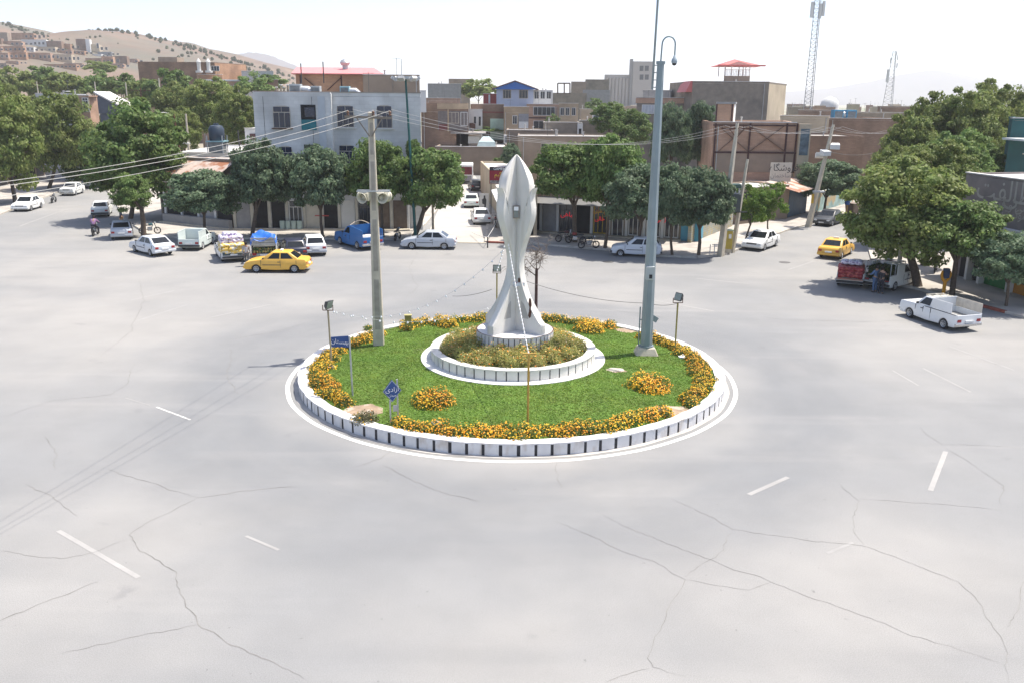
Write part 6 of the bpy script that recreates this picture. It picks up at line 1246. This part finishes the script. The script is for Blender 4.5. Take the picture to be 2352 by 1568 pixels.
# hoarding
p = A(1791, 418, 92); t = empty('hoarding', p, R(4), 'cream hoarding with black handwriting standing on the low shed roof', 'hoarding')
zt = A(1791, 374, 92).z-p.z; hw = (A(1817, 400, 92).x-A(1767, 400, 92).x)/2
b = MB(); b.box(-hw,-.06,0,hw,.0,zt); bd = b.build('board', mat('hoarding_cream', (.52,.49,.42), .7, .04), t)
text_part("ﻩﺎﮕﺷﻭﺮﻓ", .95, BLACK, bd, face(.3,-.07,zt*.72)); text_part("ﻥﺎﻤﺘﺧﺎﺳ", .6, mat('ink_grey', (.2,.2,.2)), bd, face(0,-.07,zt*.32))
for x in (-hw*.8, hw*.8): b = MB(); b.bar((x,.1,-1.4),(x,.1,zt), .1); b.build('post', GALV, t)
# alley sign and sunscreen
t = empty('shop_sign', A(1160, 423, 84), R(-4), 'red and black shop sign on the roof edge behind the monument', 'sign'); hw = (A(1198, 400, 84).x-A(1126, 400, 84).x)/2; zt = A(1160, 384, 84).z-A(1160, 423, 84).z
b = MB(); b.box(-hw,-.08,0,hw,.0,zt); bd = b.build('board', mat('sign_crimson', (.22,.015,.03), .5, .08), t); b = MB(); b.box(-hw,-.09,zt*.78,hw,-.082,zt); b.build('top_band', BLACK, bd); b = MB(); b.box(-hw+.05,-.092,.02,hw-.05,-.083,.32); b.build('lower_band', mat('band_grey', (.2,.18,.18), .6, .6, 6), bd)
text_part("GAMENET INFO", .34, TXT, bd, face(.1,-.095,zt*.88)); text_part("ﻢﯿﮔ", .5, mat('sign_gold', (.6,.42,.05)), bd, face(-hw*.45,-.095,zt*.55)); text_part("ﺖﻧ", .4, mat('sign_gold', (.6,.42,.05)), bd, face(-hw*.05,-.095,zt*.58))
b = MB(); b.bar((-hw*.9,.05,-2.9),(-hw*.9,.05,zt), .08); b.bar((hw*.9,.05,-2.9),(hw*.9,.05,zt), .08); b.build('post', BUMP, t)
ah = House('alley_shop', 'shop with white flat roof running back along the alley', G(1176, 545), G(1176, 545)+Vector((2.2,.05,0)), 3.9, 40, PLASB, ROOFW, par=.25, cat='shop', skl=G(1122,430).x-G(1176,545).x, z0=-.1)
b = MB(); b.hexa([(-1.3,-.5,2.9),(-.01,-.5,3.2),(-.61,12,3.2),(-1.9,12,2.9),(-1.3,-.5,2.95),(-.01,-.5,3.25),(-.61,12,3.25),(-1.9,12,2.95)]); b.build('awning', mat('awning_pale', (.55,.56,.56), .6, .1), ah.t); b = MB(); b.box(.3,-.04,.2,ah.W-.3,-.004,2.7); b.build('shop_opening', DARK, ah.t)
# ---- graffiti building on the right
FLg, FRg = G(2150, 622), G(2440, 712); hgt = 0
tmp = House.__new__(House); tmp.FL = Vector((FLg.x, FLg.y, 0)); tmp.d = (Vector((FRg.x, FRg.y, 0))-tmp.FL).normalized(); tmp.n = Vector((-tmp.d.y, tmp.d.x, 0)); zt = tmp.on(2222, 398)[1]
u_ = tmp.on(2220, 398)[0]; FLw = tmp.FL+tmp.d*u_
gh = House('painted_shop_building', 'two storey shop building with faded wall writing and a white roof on the right', FLw, FRg, zt, 13, mat('faded_mauve', (.21,.18,.175), .9, .1, 1, col2=(.27,.23,.21), c2lo=.5, c2hi=.7, c2s=.5), mat('roof_bitumen_white', (.66,.65,.63), .7, .06, 1), par=.12, skl=-1.5, cat='building', cap=True, z0=-.1)
WW = mat('faded_writing', (.40,.37,.33), .9, .1, 3)
for tx, px, py, s in (("ﺖﻔﻟﺍ", 2290, 440, 1.9), ("ﯽﻃ", 2340, 448, 1.9), ("ﺵﺮﻓ ﻭ ﯽﻟﺎﻗ", 2318, 472, .9), ("ﺖﻴﻛﻮﻣ", 2330, 493, .8)):
    u, z = gh.on(px, py); text_part(tx, s, WW, gh.t, face(u,-.012,z))
gh.box(2225,2420,526,534, mat('sign_white2', (.6,.6,.6), .5), 'sign_edge', -.5)
for a, b_, m, nm in ((2205,2232,DARK,'shop_opening'), (2236,2262,GLASS,'shop_window'), (2270,2332,DARK,'shop_opening'), (2336,2400,GLASS,'shop_window')):
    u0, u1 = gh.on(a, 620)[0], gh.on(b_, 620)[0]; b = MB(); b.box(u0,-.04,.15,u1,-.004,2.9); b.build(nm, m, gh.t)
u0, u1 = gh.on(2266, 620)[0], gh.on(2332, 620)[0]; b = MB(); b.box(u0,-.09,.15,u1,-.045,.95); b.build('green_panel', mat('panel_green', (.02,.17,.05), .5, .1), gh.t); u2 = gh.on(2400, 620)[0]; b = MB(); b.box(u1+.2,-.09,.15,u2,-.045,.8); b.build('orange_panel', mat('panel_orange', (.45,.2,.03), .5, .1), gh.t)
for px in (2234, 2264, 2334): u = gh.on(px, 620)[0]; b = MB(); b.box(u-.12,-.5,0,u+.12,-.05,3.0); b.build('pillar', WPLAS, gh.t)
b = MB(); b.box(0,-1.2,2.95,gh.W,-.01,3.12); b.build('canopy', mat('canopy_grey', (.3,.3,.3), .8), gh.t)
u0 = gh.on(2242, 515)[0]; b = MB(); b.box(u0,-1.25,3.15,u0+2.4,-1.2,3.95); b.build('purple_sign', mat('sign_purple', (.22,.06,.22), .6, .3, 4), gh.t)
cooler(gh, 2338, 'grey air cooler on the white roof of the graffiti building', 1.1, dy=2.2, dz=gh.z-.1)
for i, px in enumerate((2252, 2268)): atop(gh, px, 6, 'vent_pipe', ['left', 'right'][i]+' of two grey vent pipes on the white graffiti building roof', 'vent pipe', [('pipe', (-.08,-.08,0,.08,.08,.8), GALV), ('cowl', (-.16,-.16,.8,.16,.16,.95), GALV)], dz=gh.z-.1)
th = house('teal_building', 'teal panelled building with a flat metal canopy at the right edge', 2322, 2460, 273, 78, 10, mat('teal_cladding', (.012,.075,.08), .5, .15, 1), ROOFG, par=.2, cat='building'); u0 = th.on(2300, 320)[0]
b = MB(); z = th.on(2320, 318)[1]; b.box(u0,-3.4,z-.12,u0+9,-.1,z+.05); b.build('canopy', mat('canopy_white', (.55,.58,.58), .6), th.t); b = MB(); b.box(u0+.8,-3.2,z-2.0,u0+.9,-3.1,z-.12); b.box(u0+.2,-3.3,z-1.2,u0+9,-3.24,z-1.1); b.build('canopy_frame', FRAMEB, th.t)
# ---- left side buildings behind the trees
h = house('panel_house', 'grey panelled house with brown windows behind the left trees', 92, 178, 216, 125, 8, mat('panel_grey', (.42,.43,.45), .7, .06), ROOFG, par=.3, skr=-2); h.win(192,206,224,260, FRAMEB, GLASS, 2); h2 = house('brick_house', 'narrow brown house with pale window bands beside the panelled house', 178, 212, 220, 124, 7, BR4, ROOFG, par=.2); h2.win(190,204,225,258, WPLAS, GLASS, 2, .2)
h = house('sloping_shed', 'dark shed with a steep white sloping roof among the left trees', 234, 306, 262, 140, 5, mat('shed_slate', (.10,.115,.14), .7, .1), ROOFW, par=0); W = h.W; z = h.z; b = MB(); b.hexa([(-.2,-.2,z+.02),(W+.2,-.2,z+.02),(W+.2,5,z+.02),(-.2,5,z+.02),(-.2,-.2,z+3.1),(W+.2,-.2,z+.06),(W+.2,5,z+.06),(-.2,5,z+3.1)]); o = b.build('gable', mat('shed_slate', (0,0,0)), h.t); b = MB(); b.hexa([(-.4,-.5,z+3.12),(W+.4,-.5,z+.02),(W+.4,5.3,z+.02),(-.4,5.3,z+3.12),(-.4,-.5,z+3.34),(W+.4,-.5,z+.24),(W+.4,5.3,z+.24),(-.4,5.3,z+3.34)]); b.build('roof_sheet', ROOFW, h.t)
lf = [(-60,497), (20,452), (102,424), (175,402), (245,392)]
for i in range(4):
    a, c = G(*lf[i]), G(*lf[i+1]); d = (c-a).normalized(); nn = Vector((-d.y, d.x, 0)); a = a+nn*4.5; c = c+nn*4.5
    h = House('roadside_shop', ['dark shuttered shop at the left edge', 'shop with dark openings behind the parked sedan', 'grey shop behind the two boxy white cars', 'far shop at the bend of the left street'][i], a, c, 4.2, 7, [PLAS, GREYB, PLAS, PLASB][i], ROOFG, par=.3, cat='shop', z0=-.1)
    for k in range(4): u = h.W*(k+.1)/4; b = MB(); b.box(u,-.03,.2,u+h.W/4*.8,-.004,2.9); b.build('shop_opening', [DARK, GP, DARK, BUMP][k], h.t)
    b = MB(); b.box(0,-1.6,3.0,h.W,-.01,3.12); b.build('canopy', ROOFG, h.t)
# brick hall with twin turrets
FLm, FRm = ft(332, 505, 235); h = House('brick_hall', 'long blind brick hall with two white topped turrets below the hill', FLm, FRm, A(420, 143, 235).z, 14, BR2, ROOFG, par=.2, cat='building', skr=4, right=BR1, cap=False)  # brighter brick on the right wall paints its sunlit side
b = MB(); u0, u1 = h.on(354, 150)[0], h.on(398, 150)[0]; b.box(u0,3,h.z-.1,u1,8,h.z+1.3); b.build('roof_room', PLAS, h.t); h.win(485,504,152,164, FRAMEW, GLASS, 3)
for px in (459, 481):
    u = h.on(px, 150)[0]; zt = h.on(px, 138)[1]; b = MB(); b.cyl((u,-.8), .75, 2, zt-3.2, 10); tu = b.build('turret', BR4, h.t, 40); b = MB(); b.cyl((u,-.8), .95, zt-3.2, zt-2.7, 10); b.lathe([(.5,zt-2.7),(.5,zt-.9),(.62,zt-.5),(.35,zt-.1),(0,zt+.4)], (u,-.8,0), 10); b.build('turret_top', WPLAS, tu, 40)
h = house('terrace_house', 'white and brick terraced house with column rows below the hall', 464, 562, 184, 190, 10, BR4, ROOFW, par=.3)
for a in (512, 524, 536, 548): h.win(a, a+8, 196, 214, WPLAS, GLASS, 2)
h.box(464,562,184,187, WPLAS, 'cornice', -.3); house('terrace_house', 'upper brick storey set back on the terraced house', 466, 520, 172, 196, 8, BR1, ROOFW, par=.3)
house('white_house', 'white box house behind the grey building', 564, 636, 164, 240, 9, mat('grey_white', (.48,.48,.48), .8), ROOFW, par=.4); house('brown_house', 'brown house below the white box house', 610, 645, 184, 200, 8, BR2, ROOFW, par=.3); house('white_house', 'small pale house right of the brick hall', 526, 562, 164, 250, 8, WPLAS, ROOFW, par=.3)
# ---- hillside houses
HH = dict(b=BR2, o=BR1, t=BR4, w=WPLAS, c=PLASB, g=GREYB, p=PLAS)
hl = [(0,230,640,760,'b'), (60,340,545,720,'p'), (405,770,555,680,'o'), (170,560,690,790,'t'), (150,575,772,890,'o'), (555,960,665,800,'w'), (570,740,790,890,'w'), (960,1200,690,860,'b'), (1180,1340,735,860,'o'), (790,1090,785,890,'c'), (1080,1350,835,930,'t'), (0,310,885,1010,'t'), (310,600,872,1010,'o'), (640,1000,885,1030,'t'), (990,1340,912,1060,'c'), (1340,1560,850,940,'o'), (1440,1600,655,860,'b'), (1596,1662,657,900,'w'), (1660,1810,745,900,'c'), (1690,1830,905,970,'w'), (1820,2010,945,1110,'o'), (1980,2240,940,1090,'b'), (1940,2170,1065,1150,'t'), (1560,1840,975,1080,'o'), (0,110,505,640,'g'), (0,210,785,880,'t'), (2230,2400,985,1070,'t'), (1780,2000,870,950,'g'), (260,460,1022,1090,'t'), (870,1400,1075,1160,'o'), (1200,1500,1060,1130,'t'), (0,260,1060,1150,'p')]
hn = 'blind brown,plain tan,bright orange,long tan,orange brick,white fronted,lower white,dark brown,small orange,cream terraced,low tan,wide tan,orange flat roofed,pink brick,cream balconied,short orange,tall blind brown,narrow white windowed,cream upper,blue roofed,orange corner,dark blocky,white roofed low,half hidden orange,grey topmost,low tan left,low far tan,grey shed like,white roofed small,white sheeted,lower tan,lowest plaster'.split(',')
hp = ['at the left edge of the slope','under the hilltop left','below the hill crest','in the second row','with the white roof strip','with dark windows','under the white front','right of the white front','with a sunlit corner','in the third row','beside the short orange one','at the bottom left','at the bottom row','with white windows','above the trees','left of the tall tower house','on the hillside','beside the tall blind one','right of the tower house','under the cream one','at the right end','next to the orange corner one','at the foot of the slope','behind the round tree','near the crest','at the far left','toward the brick hall','near the rock cut','in the trees','like a tent above the trees','above the tree belt','at the lower left']
hrg = random.Random(31)
for i, (a, b_, c, d, k) in enumerate(hl):
    a, b_, c, d = (q*.13785 for q in (a, b_, c, d)); p = hit((a+b_)/2, d); Y = p.y
    FLh, FRh = ft(a, b_, Y); dep = 9+hrg.random()*5; sl_ = FLh[0]*dep/Y
    rf = mat('roof_sky_blue', (.22,.38,.55), .5) if i == 19 else (ROOFW if i % 3 else ROOFG)
    h = House('hillside_house', hn[i]+' brick house '+hp[i] if k not in 'wgcp' else hn[i]+' plastered house '+hp[i], FLh, FRh, A((a+b_)/2, c, Y).z, dep, HH[k], rf, par=.3, skl=sl_, skr=sl_*.6, group='houses on the left hillside', z0=p.z-7, cap=(i % 4 != 1))
    n = max(1, int((b_-a)/9))
    if i in (0, 16, 1, 7, 21): n = 0
    for j in range(n):
        w0 = a+(b_-a)*(j+.22)/n; w1 = a+(b_-a)*(j+.75)/n; H_ = d-c
        h.win(w0, w1, c+H_*.28, c+H_*.62, FRAMEW if k in 'wtc' else FRAMEB, GLASS, 2)
# ================================================================== poles, towers, street furniture
def pole(px, py, top, label, r0=.14, r1=.08, m=CONC, lean=0, arm=None, square=False, group=None, name='utility_pole', cat='utility pole', Y=None, z=.0):
    p = G(px, py, z) if Y is None else Vector((A(px, py, Y).x, Y, z)); zt = A(px, top, p.y).z-p.z; t = empty(name, p, 0, label, cat, group)
    b = MB(); b.tube([(0,0,-.2),(lean,0,zt)], [r0*1.2, r1], 4 if square else 8); b.build('shaft', m, t, 50)
    if arm: b = MB(); b.bar((lean-arm,0,zt-.4),(lean+arm,0,zt-.4), .1); [b.bar((lean+x*arm,0,zt-.38),(lean+x*arm,0,zt-.1), .05) for x in (-.95,-.4,.4,.95)]; b.bar((lean-arm*.5,0,zt-.4),(lean,0,zt-1.1), .05); b.bar((lean+arm*.5,0,zt-.4),(lean,0,zt-1.1), .05); b.build('crossarm', RUST, t)
    return t, p, zt
# green lamp post with a ring of floodlights
t, p, zt = pole(955, 553, 180, 'tall dark green lamp post with a ring of floodlights on top', .11, .08, mat('post_green', (.015,.085,.08), .5, .1), name='lamp_post', cat='lamp post', z=.14, lean=-.55)
b = MB(); b.cyl((-.55,0), .75, zt-.1, zt+.12, 12); b.build('lamp_ring', GALV, t, 40)
for k in range(6):
    a = k*1.047+.3; b = MB(); b.box(-.24,-.1,-.26,.24,.12,.16); b.xf(Matrix.Translation((-.55+1.0*math.cos(a),1.0*math.sin(a),zt-.02)) @ Matrix.Rotation(a-R(90), 4, 'Z') @ Matrix.Rotation(R(-55), 4, 'X')); b.build('floodlight', mat('flood_tin', (.45,.45,.44), .4, .1, metal=.3), t)
b = MB(); b.tube([(-.9,.3,zt),(-.9,.3,zt+1.5)], .03, 6); b.build('lightning_rod', GALV, t)
# poles near the right corner
t1, p1, z1 = pole(1655, 585, 283, 'concrete pole with a long crossarm next to the yellow cabinet', .26, .13, CONC, .55, 1.2, True, z=.14)
t2, p2, z2 = pole(1682, 577, 366, 'slanting dark pole carrying the transformer at the right corner', .17, .11, CONC, .65, None, True, z=.14)
b = MB(); zc = A(1690, 440, p2.y).z; b.box(-.65,-.55,zc-1.7,.25,.25,zc-.3); tr_ = b.build('transformer', mat('transformer_dark', (.07,.085,.085), .5, .15), t2, bevel=.03)
b = MB(); b.box(-.6,-.5,zc+.15,.2,.2,zc+.45); b.build('conservator', mat('transformer_green', (.07,.13,.11), .5), tr_)
for x in (-.5,-.2,.1): b = MB(); b.lathe([(.04,zc-.3),(.09,zc-.1),(.05,zc+.05),(.08,zc+.15)], (x,-.3,0), 8); b.build('bushing', WPLAS, tr_, 40)
b = MB(); b.bar((-.8,-.2,zc-1.75),(.9,-.2,zc-1.75), .1); b.build('platform', BUMP, t2)
t3, p3, z3 = pole(1856, 519, 286, 'tall concrete lamp pole with white floodlight boxes up the right street', .27, .14, CONC, 1.45, None, True, z=.14, name='lamp_pole', cat='lamp pole')
for x, y, az, zz in ((.75,-.5,20,-2.6),(1.75,-.2,-20,-2.0),(.6,.4,160,-2.9)):
    b = MB(); b.hexa([(-.45,-.35,-.3),(.45,-.35,-.3),(.35,.35,-.1),(-.35,.35,-.1),(-.45,-.35,.15),(.45,-.35,.15),(.35,.35,.3),(-.35,.35,.3)]); b.xf(Matrix.Translation((x,y,z3+zz)) @ Matrix.Rotation(R(az), 4, 'Z')); b.build('floodlight_box', WPLAS, t3, bevel=.03)
b = MB(); b.box(-.1,-.9,z3*.34,1.0,-.5,z3*.34+.18); b.build('street_light', GALV, t3, bevel=.05); b = MB(); b.box(-.02,-.26,2.2,.22,-.22,3.1); b.build('warning_tag', mat('tag_yellow', (.55,.35,.05)), t3)
t4, p4, z4 = pole(2058, 650, 380, 'slim concrete pole among the big right trees', .14, .09, CONC, .2, z=.14)
pole(37, 470, 340, 'thin dark pole at the left edge behind the parked sedan', .06, .05, BUMP, z=.14); pole(437, 490, 262, 'thin dark leaning mast behind the rusty awning', .11, .09, RUST, -.8, Y=92); pole(566, 480, 300, 'thin dark mast on the white roof beside the grey building', .09, .07, BUMP, -.3, Y=93)
for i, (px, top, Y, arm) in enumerate(((99,188,200,1.2),(230,188,190,0),(376,180,170,0),(332,203,165,1.8),(300,190,180,0),(430,262,118,0))): pole(px, 300, top, ['pale pole with a short crossarm above the left trees','slim grey pole among the left trees','pale grey pole above the large left trees','dark T shaped pole among the left trees','grey pole beside the sloping roof','grey pole behind the thin dark mast'][i], .16, .11, CONC if i != 3 else RUST, 0, arm or None, Y=Y)
def streetlight(px, py, Y, label, flip=1):
    p = A(px, py, Y); t = empty('street_light', (p.x, p.y, 0), 0, label, 'street light'); b = MB(); b.tube([(1.3*flip,0,0),(1.3*flip,0,p.z-.5),(1.0*flip,0,p.z),(.3*flip,0,p.z+.1)], .06, 6); b.build('post', GALV, t, 50); b = MB(); b.lathe([(0,-.45),(.14,-.3),(.17,.1),(.08,.4),(0,.42)], n=10); b.xf(Matrix.Translation((0,0,p.z+.1)) @ Matrix.Rotation(R(90), 4, 'Y') @ Matrix.Scale(.5, 4, (1,0,0))); b.build('lamp_head', WPLAS, t, 50)
for i, (px, py, Y, f) in enumerate(((214,332,112,1),(404,237,150,1),(375,261,140,1),(156,212,160,-1),(429,332,100,-1))): streetlight(px, py, Y, 'white street light head poking out of the left trees, '+['lowest of them','highest beside the big tree','just above the soft green tree','by the grey panelled house','near the thin dark mast'][i], f)
# cabinet, donation box, bins, posts
p = G(1669, 580, .14); t = empty('electric_cabinet', p, R(-8), 'mustard yellow street cabinet on a base between the two corner poles', 'cabinet'); b = MB(); b.box(-.36,-.25,.3,.36,.25,1.75); bb = b.build('body', mat('mustard_cab', (.42,.32,.06), .6, .12, 3), t, bevel=.02); b = MB(); b.box(-.40,-.28,1.75,.40,.28,1.84); b.build('roof', mat('cab_green', (.3,.36,.26), .6), t); b = MB(); b.box(-.3,-.2,0,.3,.2,.3); b.build('base', CONC, t); b = MB(); b.box(.05,-.26,1.15,.26,-.252,1.5); b.build('notice', PLATE, bb)
p = G(1943, 497, .14); t = empty('donation_box', p, 0, 'small blue collection box on a tan post up the right street', 'collection box'); b = MB(); b.box(-.08,-.08,0,.08,.08,1.2); b.build('post', mat('post_ochre', (.40,.27,.12), .7), t); b = MB(); b.lathe([(.2,1.2),(.26,1.3),(.26,1.6),(.2,1.75),(0,1.8)], n=12); b.build('box', mat('box_blue', (.04,.12,.35), .5), t, 40)
p = G(2166, 680, .14); t = empty('donation_box', p, 0, 'orange post shaped like two open hands holding a dark box, by the right trees', 'collection box'); om = mat('hand_orange', (.55,.25,.02), .6, .1); b = MB(); b.tube([(0,0,0),(0,0,.95)], .11, 8); b.build('post', om, t, 40)
for s in (-1, 1): b = MB(); b.tube([(0,0,.9),(s*.2,0,1.1),(s*.27,0,1.35),(s*.24,0,1.6)], [.1,.1,.09,.05], 8); b.build('hand', om, t, 50)
b = MB(); b.box(-.17,-.14,1.15,.17,.14,1.75); b.build('box', mat('box_dark', (.03,.05,.10), .5), t, bevel=.03)
p = G(1962, 493, .14); t = empty('rubbish_skip', p, R(30), 'brown rubbish container at the bend of the right street', 'container'); b = MB(); b.hexa([(-.8,-.5,.15),(.8,-.5,.15),(.8,.5,.15),(-.8,.5,.15),(-.95,-.6,1.2),(.95,-.6,1.2),(.95,.6,1.2),(-.95,.6,1.2)]); b.build('body', mat('skip_brown', (.2,.15,.12), .7, .2), t, bevel=.03); b = MB(); b.box(-1.0,-.65,1.2,1.0,.65,1.26); b.build('lid', mat('skip_lid', (.25,.2,.17), .7), t)
for i, px in enumerate((1640, 1630)): pole(px, 586, 562, ['right','left'][i]+' of two short grey posts beside the corner concrete pole', .035, .035, GALV, name='bollard', cat='bollard', z=.14)
pole(1120, 566, 545, 'short dark post with a rope at the red kerb by the alley', .05, .05, BUMP, name='bollard', cat='bollard', z=.14); a = G(1120, 566, .14); wire(a+Vector((0,0,.75)), G(1082, 540)+Vector((0,0,.3)), .1, 'white rope from the short dark post across the alley mouth', .025, WPLAS, 'rope'); wire(a+Vector((0,0,.75)), G(1145, 530)+Vector((0,0,1.2)), .1, 'rope from the short dark post to the alley shop', .02, WPLAS, 'rope')
t, p, zt = pole(995, 553, 470, 'slim tan pole in the alley mouth beside the wide green tree', .10, .09, mat('pole_tan', (.33,.27,.2), .8, .15), name='utility_pole', z=.0)
# poster of a dark figure at the alley
p = G(1112, 490); t = empty('standing_poster', p, R(10), 'white upright poster panel with a dark figure beside the alley cars', 'poster'); b = MB(); b.box(-.5,-.03,.0,.5,.03,2.1); pb_ = b.build('panel', WPLAS, t); b = MB(); pts = [(-.05,.1),(.02,.9),(-.2,1.0),(-.22,1.45),(-.05,1.6),(-.06,1.85),(.12,1.9),(.14,1.62),(.25,1.4),(.2,.9),(.16,.1)]; b.add([(x,-.034,z) for x, z in pts], [tuple(range(len(pts)-1,-1,-1))]); b.build('dark_figure', BUMP, pb_)
# wires
def w3(A_, B_, sag, label, r=.018):
    for i, dx in enumerate((-.9, .0, .9)): wire(Vector(A_)+Vector((dx,0,0)), Vector(B_)+Vector((dx,0,0)), sag, label+[', left strand', ', middle strand', ', right strand'][i], r, mat('cable_grey', (.30,.30,.30), .6), 'power_cable', 16)
CT = Vector((-6.6, 41.7, 11.3)); P1 = p1+Vector((.55,0,z1-.2)); P3 = p3+Vector((1.45,0,z3-.2))
w3(CT, P1, 1.5, 'overhead cable from the tall concrete pole to the right corner pole', .008); w3(P1, P3, .6, 'overhead cable between the two right hand poles', .012); w3(P3, A(2080, 290, 120), .8, 'overhead cable running off behind the right trees', .012)
wire(p3+Vector((1.2,0,z3-2.5)), A(2005, 352, 108), .3, 'thin wire from the lamp pole to the brown building', .02)
# lattice towers
def lattice(px, base, top, Y, w0, w1, label, topx, ants, n=22):
    p = A(px, base, Y); zt = A(topx, top, Y).z-p.z; lx = A(topx, top, Y).x-p.x; t = empty('lattice_tower', (p.x, p.y, 0), 0, label, 'tower'); b = MB(); z0 = p.z
    c = lambda k, z: Vector((lx*z/zt+(w0+(w1-w0)*z/zt)*.5*math.cos(2.094*k+.5), (w0+(w1-w0)*z/zt)*.5*math.sin(2.094*k+.5), z+z0))
    for k in range(3): b.bar(c(k, -z0), c(k, zt), .13)
    m_ = MB()
    for i in range(n):
        za, zc = zt*i/n, zt*(i+1)/n
        for k in range(3): m_.bar(c(k, za), c((k+1) % 3, zc), .06); m_.bar(c(k, zc), c((k+1) % 3, zc), .05)
    tm = mat('tower_grey', (.30,.31,.32), .6, .1); b.build('legs', tm, t); m_.build('bracing', tm, t)
    for k, (f, s, dx) in enumerate(ants): b = MB(); z = z0+zt*f; x = lx*f+dx; b.box(x-s*.18,-s*.15,z-s,x+s*.18,s*.15,z+s); b.build('antenna', WPLAS, t)
    return t
lattice(1857, 252, -40, 210, 2.2, 1.5, 'tall slender lattice mast with antenna panels rising out of the frame', 1884, [(.79,1.7,-1.3),(.80,1.6,1.3),(.78,1.6,.6)], 30)
lattice(2041, 243, 118, 330, 4.0, 1.4, 'shorter lattice tower with dishes on the right skyline', 2056, [(.83,.9,-1.2),(.88,.8,1.2),(.74,.9,1.3),(.95,.5,.8),(.55,2.2,-1.6)], 14)
p = A(1905, 243, 420); b = MB(); b.lathe([(4.2,-12),(4.2,0),(3.9,1.6),(2.6,3.2),(0,4.2)], n=16); o = b.build('white_dome', WPLAS, smooth=50); o.location = p; tag(o, 'small white dome on the far right skyline', 'dome')
# low far houses on the plain
frg = random.Random(9)
for i in range(34):
    px = 1800+frg.random()*330 if i < 22 else 1400+frg.random()*200; Y = frg.uniform(260, 620); wpx = frg.uniform(12, 40)*300/Y+8
    house('far_house', 'low distant house with a flat roof on the plain beyond the '+('right hand roofs' if i < 22 else 'middle roofs'), px, px+wpx, frg.uniform(239, 247), Y, 10, [BR4, PLAS, BR2, PLASB][i % 4], [ROOFW, ROOFG][i % 2], par=.2, group='distant houses on the plain '+('on the right' if i < 22 else 'in the middle'))
# haze: one closed box of pale air round everything
hb = MB(); hb.box(-13500,-650,-1.1,13500,13500,262)
hm_ = bpy.data.materials.new('haze_air'); hm_.use_nodes = True; N = hm_.node_tree.nodes; N.remove(N['Principled BSDF'])
pv = N.new('ShaderNodeVolumePrincipled'); pv.inputs['Color'].default_value = (.87,.885,.92,1); pv.inputs['Density'].default_value = HAZE_D; pv.inputs['Anisotropy'].default_value = .2
hm_.node_tree.links.new(pv.outputs[0], N['Material Output'].inputs['Volume'])
tag(hb.build('haze', hm_), kind='stuff')
